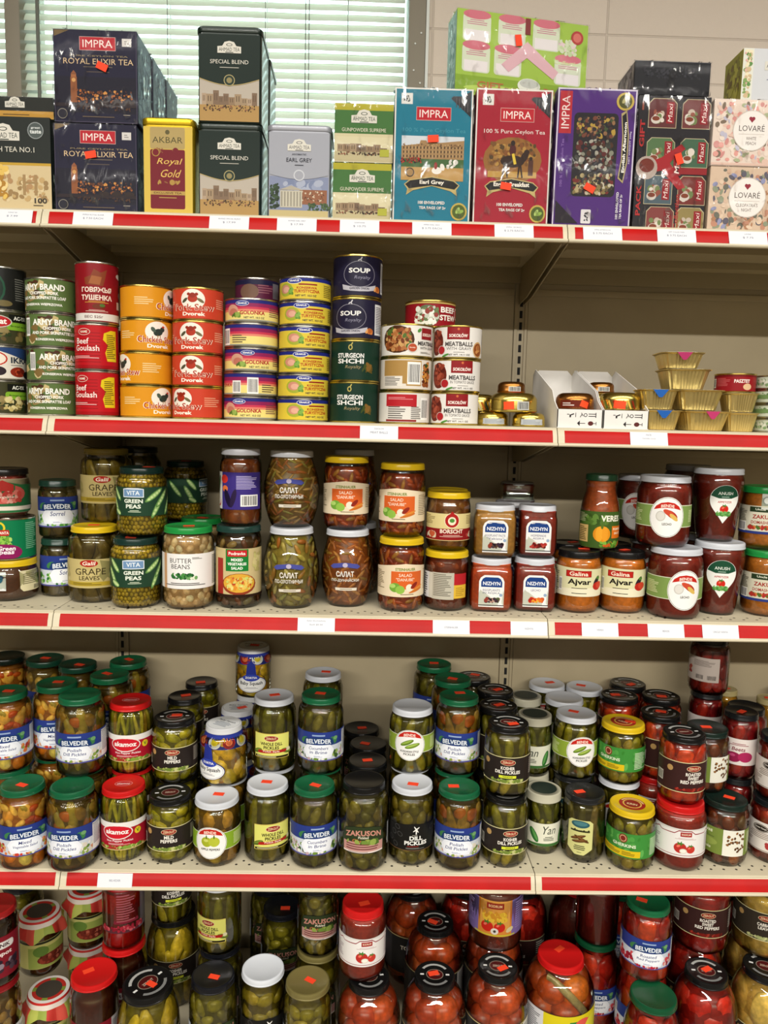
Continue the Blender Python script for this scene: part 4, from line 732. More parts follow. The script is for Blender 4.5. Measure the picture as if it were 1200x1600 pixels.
# ------------------------------------------------------------------ jars and cans
# kind: (shape, radius, height) in metres
DIM = dict(
 # cans
 ac=('can',.044,.0615), ikra=('can',.044,.0615), ac2=('can',.044,.0615), acd=('can',.044,.077),
 army=('can',.045,.0607), blackcan=('can',.045,.06), goul=('can',.0385,.0825), tush=('can',.0375,.107),
 chick=('can',.0475,.0585), pork=('can',.0455,.058), gol=('can',.0495,.0433), golb=('can',.0495,.0433), golx=('can',.043,.052),
 tur=('can',.0475,.0427), soup=('can',.0455,.0745), sturg=('can',.0455,.0745), meatf=('can',.0475,.0595), meatb=('can',.0475,.0595),
 meatr=('can',.0475,.0595), meat=('can',.0447,.0595), meatg=('can',.0447,.0595), beef=('can',.048,.050),
 ftin=('tin',.031,.026), gtin=('tin',.0455,.036), ctin=('tin',.0265,.021), dtin=('tin',.034,.034), ctin2=('tin',.036,.031), gtin2=('tin',.0365,.034), gtin3=('tin',.0385,.034),
 redtin=('can',.037,.036), grn=('can',.042,.0262), grn2=('can',.042,.0262),
 tub=('tub',.035,.037), tubp=('tub',.044,.037), tubn=('tub',.043,.038), tubs=('tub',.031,.036), tubt=('tub',.040,.030),
 # shelf 3
 yeljar=('straight',.052,.078), peascan=('can',.049,.080), strawb=('straight',.046,.092),
 sorrel=('cyl',.037,0.114), galil=('cyl',.050,0.146), galilb=('cyl',.050,0.146), galild=('cyl',.050,0.146),
 vita=('straight',.047,0.131), butter=('straight',.0485,.155), butterd=('straight',.0485,.155), mixveg=('straight',.0435,0.157),
 eggpl=('cyl',.0395,.145), salat=('barrel',.0535,0.154), salat2=('barrel',.0535,0.145), salatd=('barrel',.050,0.150),
 danube=('straight',.0445,0.140), borscht=('straight',.043,0.112), borback=('straight',.043,0.115),
 nizr=('square',.041,0.103), nizg=('square',.041,0.101), nizl=('square',.041,0.103), niza=('square',.037,0.101), nizd=('square',.037,0.101), nizt=('square',.037,.030),
 ajvar=('straight',.0435,0.120), veres=('bottle',.038,0.148), lecho=('straight',.0505,0.134), lechod=('straight',.0505,.131),
 anush=('flare',.0475,0.142), anushd=('flare',.0475,0.142), uncle=('straight',.044,0.128), uncle2=('straight',.044,0.122),
 # shelf 4
 belvm=('cyl',.0475,0.156), belvp=('cyl',.0475,0.156), belvp2=('cyl',.0455,0.156), belvc=('cyl',.0465,0.156), belvd=('cyl',.0455,0.156), belvdk=('cyl',.0475,0.156),
 akam=('straight',.0445,.143), mild=('straight',.0455,.128), mildb=('straight',.0405,.128), bendea=('straight',.0465,.128),
 whole=('cyl',.0455,.150), zak=('cyl',.049,.168), zakb=('cyl',.0425,.150), dillb=('cyl',.0450,.156), kosh=('straight',.0455,0.140),
 yan=('straight',.037,.127), hexa=('straight',.0425,.135), kuhn=('straight',.047,.122), paste=('straight',.0515,.131),
 kaba=('straight',.0455,.127), uncr=('straight',.0465,.127), squash=('cyl',.0480,.117), squashb=('cyl',.0410,.115),
 bendeh=('cyl',.0465,.130), bendeb=('cyl',.0415,.130), bendes=('cyl',.041,.134), roast=('straight',.0455,.135), beet=('straight',.0445,.140), beetn=('straight',.0365,.140), beetp=('straight',.0430,.125), smallg=('straight',.0285,.10),
 # shelf 5
 cloth=('straight',.0445,.125), rolm=('cyl',.043,.21), rols=('cyl',.042,.150), rol=('cyl',.0465,.205), juice=('cyl',.0425,.150),
 zbig=('bulb',.060,.205), koshb=('cyl',.043,.150), zaks=('cyl',.0475,.205), dills=('cyl',.0455,.205), zakg=('cyl',.0475,.205),
 tom=('bulb',.0645,.215), tomd=('bulb',.0645,.215), pastel=('straight',.0465,.145), purp=('cyl',.0560,.150), bigtom=('bulb',.073,.220), bigtomd=('bulb',.070,.245),
 redp=('bulb',.053,.205), belvr=('cyl',.0490,.150), redpd=('cyl',.045,.140), redbig=('bulb',.064,.215), roastbig=('straight',.057,.150), palep=('bulb',.064,.215), cabb=('straight',.057,.150),
)

def chaikin(P, n=2):
    for _ in range(n):
        Q = [P[0]]
        for a, b in zip(P, P[1:]): Q += [(a[0] * .75 + b[0] * .25, a[1] * .75 + b[1] * .25), (a[0] * .25 + b[0] * .75, a[1] * .25 + b[1] * .75)]
        P = Q + [P[-1]]
    return P
def profile(shape, R, H, nr, lh):
    t = H - lh * .8
    if shape == 'cyl': P = [(0, .80 * R), (.012 * H, .93 * R), (.05 * H, R), (.12 * H, R), (.66 * H, R), (.78 * H, R), (.86 * H, .93 * R), (t - .012, nr), (t, nr)]
    elif shape in ('straight', 'square'): P = [(0, .84 * R), (.008, .97 * R), (.016, R), (.03, R), (t - .032, R), (t - .018, R), (t - .010, .95 * R), (t - .006, nr), (t, nr)]
    elif shape == 'barrel': P = [(0, .72 * R), (.01, .82 * R), (.22 * H, .95 * R), (.42 * H, 1.03 * R), (.62 * H, .99 * R), (.8 * H, .84 * R), (t - .006, nr), (t, nr)]
    elif shape == 'flare': P = [(0, .70 * R), (.01, .77 * R), (.3 * H, .84 * R), (.6 * H, .97 * R), (.78 * H, 1.02 * R), (.87 * H, .98 * R), (t - .004, nr), (t, nr)]
    elif shape == 'bottle': P = [(0, .84 * R), (.01, .97 * R), (.02, R), (.4 * H, R), (.58 * H, .98 * R), (.82 * H, .72 * R), (t - .01, nr), (t, nr)]
    else: P = [(0, .8 * R), (.012, .95 * R), (.03, R), (.5 * H, R), (.68 * H, 1.0 * R), (.82 * H, .86 * R), (.90 * H, .68 * R), (t - .004, nr), (t, nr)]
    return chaikin(P)
def interp(P):
    def f(z):
        if z <= P[0][0]: return P[0][1]
        for a, b in zip(P, P[1:]):
            if z <= b[0]: return a[1] + (b[1] - a[1]) * (z - a[0]) / max(1e-9, b[0] - a[0])
        return P[-1][1]
    return f
_sv, _sf = [], []
for i in range(1, 6):
    for k in range(10): _sv.append((math.sin(PI * i / 6) * math.cos(2 * PI * k / 10), math.sin(PI * i / 6) * math.sin(2 * PI * k / 10), math.cos(PI * i / 6)))
_sv += [(0, 0, 1), (0, 0, -1)]
for i in range(4):
    for k in range(10): _sf.append((i * 10 + k, (i + 1) * 10 + k, (i + 1) * 10 + (k + 1) % 10, i * 10 + (k + 1) % 10))
for k in range(10): _sf += [(50, k, (k + 1) % 10), (51, 40 + (k + 1) % 10, 40 + k)]
def contents_mesh(rf, core, top, cr, chunks, seed, sq=0, tone=(1, 1, 1), big=1.0):
    rg = random.Random(seed); parts = []; tn = lambda c: tuple(min(.9, v * t) for v, t in zip(hexc(c), tone)) + (1.0,)
    n = 32; rings = [(.004 + (top - .004) * k / 12) for k in range(13)]; V = []; F = []
    for z in rings:
        for k in range(n):
            t = 2 * PI * k / n; f = 1 / ((abs(math.cos(t)) ** sq + abs(math.sin(t)) ** sq) ** (1 / sq)) if sq else 1
            r = (rf(z) - .0012) * cr * f; V.append((r * math.sin(t), -r * math.cos(t), z))
    for i in range(12):
        for k in range(n): F.append((i * n + k, i * n + (k + 1) % n, (i + 1) * n + (k + 1) % n, (i + 1) * n + k))
    F += [tuple(range(n))[::-1], tuple(range(12 * n, 13 * n))]; parts.append((V, F, tn(core)))
    for (cnt, tiers, (a, b, c), cols, jit, z0, z1) in chunks:
        a, b, c = a * .001 * big, b * .001, c * .001 * big
        for i in range(tiers):
            for k in range(cnt):
                z = z0 * top + (z1 - z0) * top * (i + .5 + rg.uniform(-.18, .18)) / tiers; th = 2 * PI * (k + .5 * (i % 2) + rg.uniform(-.15, .15)) / cnt
                s = rg.uniform(.85, 1.12); til = math.radians(rg.uniform(-jit, jit)); ct, st = math.cos(til), math.sin(til)
                ext = abs(c * ct) + abs(a * st); z = max(.004 + min(ext, .012), min(top - min(ext, .02), z))
                rad = rf(z) - .0016 - b * s; pts = []; bend = rg.uniform(-.25, .25)
                for x, y, w in _sv:
                    u, v, q = x * a * s, y * b * s, w * c * s
                    u += bend * a * (w * w) * 1.2
                    u, q = u * ct - q * st, u * st + q * ct
                    zz = max(.003, min(top + .004, z + q)); lim = rf(zz) - .001
                    rr = rad + v; an = th + u / max(.01, rf(z)); rr = min(rr, lim)
                    pts.append((rr * math.sin(an), -rr * math.cos(an), zz))
                parts.append((pts, _sf, tn(rg.choice(cols))))
    return join_col(parts, 'contents')
KD = {}
def jar(kinds, name, grp, lid, core, labels, chunks=(), lr=None, lh=.012, cr=None, glass='jar_glass_green', cont='pickles', st=True, top=.86, lidart=None, cap=None, sq=0, metal=None, extra=None):
    for k in kinds.split(): KD[k] = dict(name=name, grp=grp, lid=lid, core=core, labels=labels, chunks=chunks, lr=lr, lh=lh, cr=cr, glass=glass, cont=cont, st=st, top=top, lidart=lidart, cap=cap, sq=sq, metal=metal, extra=extra)
GRN, DGR, WHT, BLK, RED, YEL = '145A38', '16302A', 'C9CCD2', '121212', 'C01818', 'D6B41C'
GH1, GH2 = ['6E7428', '7E8632', '5C6420', '8A8E3C', '6A6A28'], ['5A5E2A', '4C5224', '6E7034', '62602C']
def cuc(cols, n=11, t=2, a=8.5, c=30, j=16): return [(n, t, (a, 9, c), cols, j, .02, .98)]
jar('belvp belvp2', 'pickle_jar', 'polish dill pickle jars', GRN, '40381A', [('belvp', 61, 0)], cuc(['74702E', '84803A', '5E5E24', '7A6A30'], 9, 2, 10, 26, 35) + [(9, 3, (13, 4, 10), ['8E5A2E', '8A7A44', '9A8A54', '7E6A34', '985A30'], 60, .3, 1)], lr=.041)
jar('belvm belvdk', 'vegetable_jar', 'mixed vegetable salad jars', GRN, '855A2A', [('belvm', 61, 0)], [(8, 3, (13, 7, 12), ['D8A054', 'C8823A', 'B86A30', 'E2CC8A', 'A8904A', 'D0B068'], 60, .0, 1), (14, 3, (10, 4, 5), ['B45A2A', '8E8A44', 'D2B878', 'A84A26'], 70, .4, 1)], lr=.041, cont='mixed_vegetables')
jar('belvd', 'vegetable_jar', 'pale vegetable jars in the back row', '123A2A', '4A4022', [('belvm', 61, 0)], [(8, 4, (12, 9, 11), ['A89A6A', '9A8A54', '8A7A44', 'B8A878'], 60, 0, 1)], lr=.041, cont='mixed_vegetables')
jar('belvc', 'cucumber_jar', 'cucumber jars', GRN, '3E4024', [('belvc', 61, 0)], cuc(['5E6432', '70743E', '545A2C', '68683A'], 9, 3, 10, 16, 50), lr=.0405)
jar('akam', 'pepper_jar', 'hot pepper pickle jars', RED, '3E4414', [('akam', 56, 0)], cuc(['7E8A26', '98A23C', '6A7620', 'A8AE50', '8A7A2A'], 26, 3, 4, 26, 18), lr=.0415, lidart='akl', cont='peppers')
jar('mild', 'pepper_jar', 'mild pepper jars', BLK, '4E5216', [('mild', 53, 0)], [(8, 5, (17, 9, 8), ['9CA22E', 'B0B442', '86901F', 'A8A438'], 25, 0, 1)], lr=.041, lidart='zlid', cont='peppers')
jar('mildb', 'pepper_jar', 'mild pepper jars', BLK, '4E5216', [('mild', 53, 0)], [(8, 5, (15, 9, 8), ['8C922E', 'A0A43A', '76801F'], 25, 0, 1)], lr=.037, cont='peppers')
jar('bendea', 'tomato_jar', 'green tomato jars', WHT, '5A4A1A', [('bendea', 52, 0)], [(6, 3, (21, 19, 19), ['A88A38', '988E3C', 'B4984A', '9A7E30'], 10, 0, 1)], lr=.043, cont='green_tomatoes')
jar('bendeh bendes bendeb', 'pickle_jar', 'pickle jars with white lids', WHT, '3A3E14', [('bendeh', 62, 0)], cuc(GH1, 9, 3, 10, 22, 30), lr=.042)
jar('whole', 'pickle_jar', 'whole dill pickle jars', WHT, '3C3E16', [('whole', 58, 0)], cuc(GH1, 8, 2, 12, 32, 14), lr=.041)
jar('zak zakb', 'gherkin_jar', 'tall gherkin jars', BLK, '33361A', [('zak', 66, 0)], [(9, 6, (14, 9, 10), GH2, 70, 0, 1)], lr=.042, lh=.014)
jar('dillb', 'pickle_jar', 'black-label dill pickle jars', WHT, '3E3E18', [('dillb', 62, 0)], [(9, 5, (14, 9, 11), ['6A6A2C', '7E7A34', '565A26'], 60, 0, 1)], lr=.041)
jar('kosh', 'pickle_jar', 'kosher dill pickle jars', BLK, '42441A', [('kosh', 58, 0)], cuc(['747C2E', '888C3C', '606824', '98984A'], 8, 3, 11, 20, 35), lr=.0405, lidart='zlid')
jar('koshb', 'pickle_jar', 'kosher dill pickle jars', BLK, '42441A', [('kosh', 70, 0)], cuc(GH1, 8, 3, 11, 22, 35), lr=.0395)
jar('yan', 'pickle_jar', 'lace-lidded pickle jars', 'B8B49E', '3A421A', [('yan', 44, 0)], cuc(['5E6A2C', '6E7834', '525E26'], 8, 3, 9, 20, 40), lr=.0365, lh=.017, lidart='lace')
jar('hexa', 'pickle_jar', 'hexagon-label jars', '1E1F20', '32341E', [('hexa', 56, 0)], cuc(['4E5230', '5A5C38', '44482A', '6A6444'], 9, 3, 9, 24, 25), lr=.040)
jar('kuhn', 'pickle_jar', 'yellow-lidded gherkin jars', YEL, '3E3E16', [('kuhn', 56, 0)], [(10, 5, (12, 8, 10), ['6A7428', '7C8434', '5C5E22', '8E8A48'], 60, 0, 1)], lr=.044, lidart='kul')
jar('paste', 'paste_jar', 'red pepper paste jars', RED, '8E281C', [('paste', 62, 0)], cr=1, lr=.0455, glass='jar_glass', cont='paste', lh=.014, st=False, top=.9)
jar('pastel', 'paste_jar', 'red pepper paste jars', RED, '8A2A1E', [('paste', 66, 0)], cr=1, lr=.0415, glass='jar_glass', cont='paste', lh=.016, top=.9)
jar('kaba', 'pepper_jar', 'stuffed pepper jars', '14241E', '4A2412', [('kaba', 52, 0)], [(8, 4, (13, 7, 13), ['7A3A1C', '8E4E26', '6A4A24', 'A05A2C', '5A2A16'], 60, 0, 1)], lr=.0415, glass='jar_glass', cont='stuffed_peppers')
jar('uncr', 'vegetable_jar', 'red vegetable jars at the right edge', '14181A', '7E1F16', [('uncr', 54, 0)], [(8, 4, (13, 5, 14), ['A02A1A', '8E2016', 'B43E24'], 60, 0, 1)], lr=.043, glass='jar_glass', cont='red_vegetables')
jar('squash squashb', 'squash_jar', 'baby squash jars', 'C9CACC', '8A6A1E', [('squash', 40, 0), ('squashcap', 92, 0)], [(6, 4, (20, 12, 15), ['DDB02A', 'E8C03A', 'CC9A20', 'B8A030'], 40, 0, 1)], lr=.037, glass='jar_glass', lidart='sql', cont='squash')
jar('roast', 'pepper_jar', 'roasted red pepper jars', BLK, '8A2010', [('roast', 58, 0)], [(7, 4, (16, 5, 20), ['C63A1A', 'D84C22', 'A82814', 'B83618'], 50, 0, 1)], lr=.0415, glass='jar_glass', lidart='zlid', cont='red_peppers')
jar('beet beetn', 'beet_jar', 'red beet jars', '16181A', '7A1216', [('beet', 62, 0)], [(8, 3, (13, 5, 16), ['9A1A1E', '86141C', 'A8281E'], 40, 0, 1)], lr=.0385, glass='jar_glass', cont='beets')
jar('beetp', 'beet_jar', 'red beet jars', '1A1410', '6E1512', [('beetp', 58, -14)], [(8, 3, (13, 5, 16), ['8E1E18', '7A1614', '9C2A1C'], 40, 0, 1)], lr=.038, glass='jar_glass', st=False, cont='beets')
jar('smallg', 'mustard_jar', 'small mustard-coloured jars', 'A89A6A', '8A6E22', [], cr=1, lr=.0265, cont='relish', top=.9)
# shelf 3
jar('vita', 'pea_jar', 'green pea jars', DGR, '5E5A22', [('vita', 68, 0)], [(34, 15, (4.4, 4, 4.4), ['A09A3C', 'AEA64A', '949034', 'A8A042'], 0, 0, 1)], lr=.041, cont='peas', top=.9, cr=.95)
jar('galil', 'grape_leaf_jar', 'grape leaf jars', YEL, '4A4526', [('galil', 58, 0)], [(10, 3, (12, 4, 24), ['565030', '5E583A', '4C462A'], 30, 0, 1)], lr=.0435, cont='grape_leaves')
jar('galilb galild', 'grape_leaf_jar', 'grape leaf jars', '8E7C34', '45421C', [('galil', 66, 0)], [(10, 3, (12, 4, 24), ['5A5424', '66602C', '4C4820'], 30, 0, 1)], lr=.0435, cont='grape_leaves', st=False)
KD['galild'] = dict(KD['galilb'], lid='1A1C18', labels=[])  # back-row copy: lid blackened for shade, print left off
jar('butter butterd', 'bean_jar', 'butter bean jars', '1F8A3E', 'A88458', [('butter', 74, 0)], [(13, 9, (11, 6.5, 8.6), ['E6CA9C', 'DAB888', 'EED6AC', 'CCA878', 'E2C294'], 60, 0, 1)], lr=.0455, cont='beans', glass='jar_glass', top=.9, cr=.93)
jar('mixveg', 'salad_jar', 'mixed vegetable salad jars', '1E3A34', '4A3218', [('mixveg', 70, 0)], [(10, 6, (12, 4, 6), ['7A6A34', '8E4A26', '5E5A2A', 'A8884A', '6A3A1E'], 70, 0, 1)], lr=.0425, glass='jar_glass', cont='salad')
jar('eggpl', 'spread_jar', 'eggplant spread jars', 'C2C4CA', '7E3C16', [('eggpl', 66, 0)], [(8, 5, (13, 4, 8), ['8E4A1C', '7A3814', '9A5A26'], 70, 0, 1)], lr=.037, glass='jar_glass', st=False, cont='eggplant_spread', cr=.94)
jar('salat', 'salad_jar', 'barrel-shaped salad jars', WHT, '8A7830', [('salat', 62, 0)], [(11, 9, (12, 3, 4.5), ['B8A850', 'B8863C', 'A89E44', 'C8B868', 'B8702E', '9E9A42', 'C4B05A'], 85, 0, 1)], lr=.042, glass='jar_glass', st=False, cont='salad', top=.9)
jar('salat2', 'salad_jar', 'barrel-shaped salad jars', WHT, '7A5A24', [('salat', 66, 0)], [(16, 12, (14, 3, 2.6), ['AE8A44', 'B8783A', '9A9242', 'C49C56', 'A8622E'], 60, 0, 1)], lr=.042, glass='jar_glass', st=False, cont='salad', top=.92, cr=.95)
jar('salatd', 'salad_jar', 'barrel-shaped salad jars', WHT, '8A4A1C', [('salatd', 62, 0)], [(14, 11, (13, 3, 3.2), ['BC6E30', 'C87E36', 'A85C26', 'D0924A', '9E782F'], 70, 0, 1)], lr=.042, glass='jar_glass', st=False, cont='salad', top=.9, cr=.95)
jar('danube', 'salad_jar', 'orange pepper salad jars', YEL, '7E2E12', [('danube', 60, 0)], [(13, 9, (12, 3, 4.4), ['B04E20', '9E3A18', 'C46828', 'AA461C', 'B47C30'], 80, 0, 1)], lr=.043, glass='jar_glass', st=False, cont='salad', cr=.94)
jar('borscht', 'borscht_jar', 'borscht jars', YEL, '7A4418', [('borscht', 46, 0)], [(10, 5, (10, 3, 6), ['8E5A22', '7E4A1A', '9A6A2E'], 70, 0, 1)], lr=.0425, glass='jar_glass', st=False, cont='borscht', cr=.96, top=.88)
jar('borback', 'borscht_jar', 'borscht jars', YEL, '6E2A12', [('borback', 52, 0)], [(10, 5, (10, 3, 6), ['7E341A', '6A2610', '8A4020'], 70, 0, 1)], lr=.0425, glass='jar_glass', st=False, cont='borscht', cr=.96, top=.88)
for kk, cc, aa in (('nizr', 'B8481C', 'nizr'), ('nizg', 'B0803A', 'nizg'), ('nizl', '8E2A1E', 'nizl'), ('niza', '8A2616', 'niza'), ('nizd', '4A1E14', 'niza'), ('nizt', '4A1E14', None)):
    jar(kk, 'sauce_jar', 'square sauce jars with white lids', WHT if kk[3] not in 'dt' else '9A9A9E', cc, [(aa, 43, 0)] if aa else [], cr=1, lr=.039 if kk in ('nizr', 'nizg', 'nizl') else .0365, glass='jar_glass', st=False, sq=6, top=.9, cont='sauce')  # back-row copies have shade put into their greyed lids and darker sauce
jar('ajvar', 'spread_jar', 'orange pepper spread jars', BLK, 'C4721E', [('ajvar', 62, 0)], cr=1, lr=.0405, glass='jar_glass', cont='spread', lh=.013, top=.9)
jar('veres', 'sauce_bottle', 'pumpkin sauce jars', '1C3A24', 'B0562A', [('veres', 41, 0)], cr=1, lr=.031, glass='jar_glass', st=False, cont='sauce', top=.92)
jar('lecho', 'lecho_jar', 'large lecho jars', WHT, '84261A', [('lecho', 58, 0)], cr=1, lr=.0475, glass='jar_glass', st=False, cont='lecho', top=.9)
jar('lechod', 'lecho_jar', 'large lecho jars', '9A9A9E', '5E1E18', [('lecho', 58, 0)], cr=1, lr=.0475, glass='jar_glass', st=False, cont='lecho', top=.9)  # lecho jar again, lid and contents darkened to stand for shade
jar('anush', 'sauce_jar', 'tall flared sauce jars', WHT, '7A2418', [('anush', 74, 0)], cr=1, lr=.0465, glass='jar_glass', st=False, cont='sauce', top=.92)
jar('anushd', 'sauce_jar', 'tall flared sauce jars', '8A8A90', '50201A', [], cr=1, lr=.0455, glass='jar_glass', st=False, cont='sauce', top=.92)  # flared jar for the back row, its shade put into lid and sauce colour
jar('uncle uncle2', 'spread_jar', 'orange vegetable spread jars', '1E8A3E', 'C0782A', [('uncle', 58, 0)], cr=1, lr=.042, glass='jar_glass', st=False, cont='spread', lh=.013, top=.9)
KD['uncle2'] = dict(KD['uncle2'], labels=[('uncle2', 58, 0)])
jar('sorrel', 'sorrel_jar', 'sorrel jars', '1A3A2E', '35321A', [('sorr', 52, 0)], [(9, 3, (12, 4, 14), ['3E3A20', '4A4426', '302E18'], 40, 0, 1)], lr=.035, st=False, cont='sorrel')
jar('yeljar', 'spread_jar', 'brown spread jars', YEL, '5A3014', [('yelback', 36, 0), ('yelfront', 40, -40)], cr=1, lr=.05, glass='jar_glass', st=False, cont='spread', top=.9)
jar('strawb', 'compote_jar', 'fruit compote jars', '1E1A18', 'A03A34', [('strawb', 40, 0)], [(9, 5, (11, 9, 9), ['B8504A', 'A83A38', 'C46A60'], 30, 0, 1)], lr=.044, glass='jar_glass', st=False, cont='fruit')
# shelf 5
jar('cloth', 'relish_jar', 'paper-capped relish jars', 'B8382E', '40281A', [('cloth', 52, 0)], cr=1, lr=.041, cap='cloth', cont='relish', st=False)
jar('rolm', 'mushroom_jar', 'pickled mushroom jars', '7E1418', '4A3A1E', [('mush', 84, 0)], [(8, 8, (11, 9, 9), ['9A8A5E', '8A764A', 'A8966A'], 50, 0, 1)], lr=.040, cont='mushrooms', st=False)
jar('rols', 'compote_jar', 'dark compote jars', '8E1A1A', '1E0E0E', [('rol', 62, 0)], cr=1, lr=.040, cont='compote', st=False)
jar('rol', 'compote_jar', 'dark compote jars', RED, '3A1210', [('rol', 84, 0)], cr=1, lr=.0445, cont='compote')
jar('juice', 'syrup_jar', 'red syrup jars', '14100E', '7E0E16', [('juice', 84, 0)], cr=1, lr=.038, cont='syrup', st=False, top=.92)
jar('zbig', 'pickle_jar', 'big pickled cucumber jars', BLK, '55561E', [('kosh', 92, 0)], cuc(['A8A43E', 'B4AE4C', '969236', 'BEB458'], 9, 3, 14, 34, 30), lr=.049, lh=.015, lidart='zlid')
jar('zaks', 'gherkin_jar', 'gherkin jars', '14151A', '3E421A', [('zak', 100, 0)], [(8, 7, (17, 10, 10), ['6E7430', '7E843A', '60662A'], 50, 0, 1)], lr=.043, lh=.014)
jar('dills', 'pickle_jar', 'black-label dill pickle jars', 'D2D6DC', '4A4818', [('dillb', 98, 0)], [(7, 5, (22, 12, 12), ['7E7E2C', '8E8A34', '6E7028'], 25, 0, 1)], lr=.043, st=False)
jar('zakg', 'gherkin_jar', 'gherkin jars', '7A7040', '4A4A1A', [('zak', 100, 0)], [(8, 7, (18, 10, 11), ['848634', '94943E', '74782E'], 30, 0, 1)], lr=.044, metal='gold')
jar('tom tomd', 'tomato_jar', 'tomato jars', BLK, '6A2410', [('tomb', 84, 0)], [(6, 4, (29, 24, 26), ['CC5426', 'BE4820', 'D8662E', 'B44020'], 8, .0, 1.0)], lr=.041, lh=.014, glass='jar_glass', lidart='zlid', cont='tomato', top=.9, cr=.6)
jar('purp', 'sauce_jar', 'purple-label sauce jars', RED, '5E2416', [('purp', 78, 0)], cr=1, lr=.050, glass='jar_glass', cont='sauce')
jar('bigtom', 'tomato_jar', 'large tomato jars', RED, '6E2A12', [('bigt', 88, 0)], [(5, 4, (34, 28, 30), ['CC5A24', 'B84A1A', 'C25020', 'DA7428'], 8, 0, 1)], lr=.0475, lh=.014, glass='jar_glass', cont='tomato', top=.9, cr=.6)
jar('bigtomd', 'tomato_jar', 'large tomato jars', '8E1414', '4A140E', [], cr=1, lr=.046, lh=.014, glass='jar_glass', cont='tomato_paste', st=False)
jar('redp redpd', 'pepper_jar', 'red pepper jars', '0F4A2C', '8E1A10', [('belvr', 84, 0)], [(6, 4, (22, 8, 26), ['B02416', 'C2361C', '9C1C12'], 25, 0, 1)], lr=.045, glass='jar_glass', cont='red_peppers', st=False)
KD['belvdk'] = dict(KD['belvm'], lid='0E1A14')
KD['beetn'] = dict(KD['beet'], lr=.034)
KD['redpd'] = dict(KD['redpd'], labels=[], chunks=(), cr=1, core='50120E')  # rear copy darkened as if in shade, dim label left off
jar('belvr', 'pepper_jar', 'red pepper jars', '14603A', '8E1E12', [('belvr', 62, 0)], [(6, 3, (20, 7, 24), ['B02A18', 'C8441E', '9C2014'], 25, 0, 1)], lr=.043, glass='jar_glass', cont='red_peppers')
jar('redbig', 'pepper_jar', 'large red pepper jars', BLK, '84140E', [('roast', 84, 0)], [(6, 4, (28, 9, 30), ['B8241A', 'C83222', 'A81E16'], 30, 0, 1)], lr=.042, lh=.014, glass='jar_glass', lidart='zlid', cont='red_peppers', cr=.95)
jar('roastbig', 'pepper_jar', 'large red pepper jars', BLK, '7A120E', [('roast', 74, 0)], [(6, 3, (26, 6, 26), ['8E1A14', '9A241A', '7E1410'], 30, 0, 1)], lr=.047, glass='jar_glass', cont='red_peppers', cr=.95)
jar('palep', 'cabbage_jar', 'pale cabbage jars', BLK, 'A8966A', [('cabb', 84, 0)], [(5, 3, (34, 14, 36), ['C8B888', 'D2C498', 'BAAA7C'], 40, 0, 1)], lr=.044, lh=.014, lidart='zlid', cont='cabbage')
jar('cabb', 'cabbage_jar', 'pale cabbage jars', BLK, '8A7E4E', [('cabb', 74, 0)], [(5, 2, (34, 10, 40), ['A09464', 'ACA070', '948A58'], 20, 0, 1)], lr=.047, cont='cabbage', st=False)
def lid_art(nm, lr):
    k = lr * 1000; a = A(2 * k, 2 * k)
    def ring(r0, r1, t0, t1, c, n=8):
        for i in range(n):
            u, v = math.radians(t0 + (t1 - t0) * i / n), math.radians(t0 + (t1 - t0) * (i + 1) / n); a.p([(r0 * math.cos(u), r0 * math.sin(u)), (r1 * math.cos(u), r1 * math.sin(u)), (r1 * math.cos(v), r1 * math.sin(v)), (r0 * math.cos(v), r0 * math.sin(v))], c)
    if nm == 'zlid':
        a.e(0, 0, k * .42, k * .36, '8A7E70', n=24).e(0, 0, k * .39, k * .33, '4A1414', n=24).t('ZERGUT', 0, 0, k * .14, 'B8A490', w=k * .5)
        ring(k * .62, k * .74, 35, 145, 'A8A8A4'); ring(k * .62, k * .74, 215, 325, '7A7A78'); a.r(-k * .62, 0, k * .18, k * .1, 'D8D8D4').r(k * .62, 0, k * .18, k * .1, 'D8D8D4')
    elif nm == 'akl': a.e(0, 0, k * .42, k * .26, 'D88A84').e(0, 0, k * .39, k * .23, 'B81A20').t('akamoz', 0, 0, k * .2, 'E0C4C0', w=k * .6, sh=.1)
    elif nm == 'lace':
        a.e(0, 0, k * .72, k * .72, '26302A', n=28); ring(k * .74, k * .8, 0, 360, '8E8A78', 28)
    elif nm == 'kul': a.e(0, 0, k * .58, k * .58, '9A2A1E', n=26).e(0, 0, k * .42, k * .42, 'D8B050', n=22).e(0, 0, k * .36, k * .36, '8A2A1E', n=22).t('KRIN', 0, -2, k * .16, 'E4D0A0', w=k * .44); ring(k * .46, k * .54, 20, 160, 'D8B87A')
    elif nm == 'sql': a.e(0, 0, k * .86, k * .86, 'D8DADA', n=28).t('Baby Squash', 0, k * .3, k * .2, '22242E', w=k * 1.1, b=.02).ln(0, -k * .15, k * 1.1, k * .6, 5, '7A8290', 1, 'c')
    return a
def sticker_mesh():
    me = box_mesh([(-.0105, .0105, -.0062, .0062, 0, .0004)]); paint(me, 'F0482A'); me.materials.append(MATS['ink']); return me
_STK = None
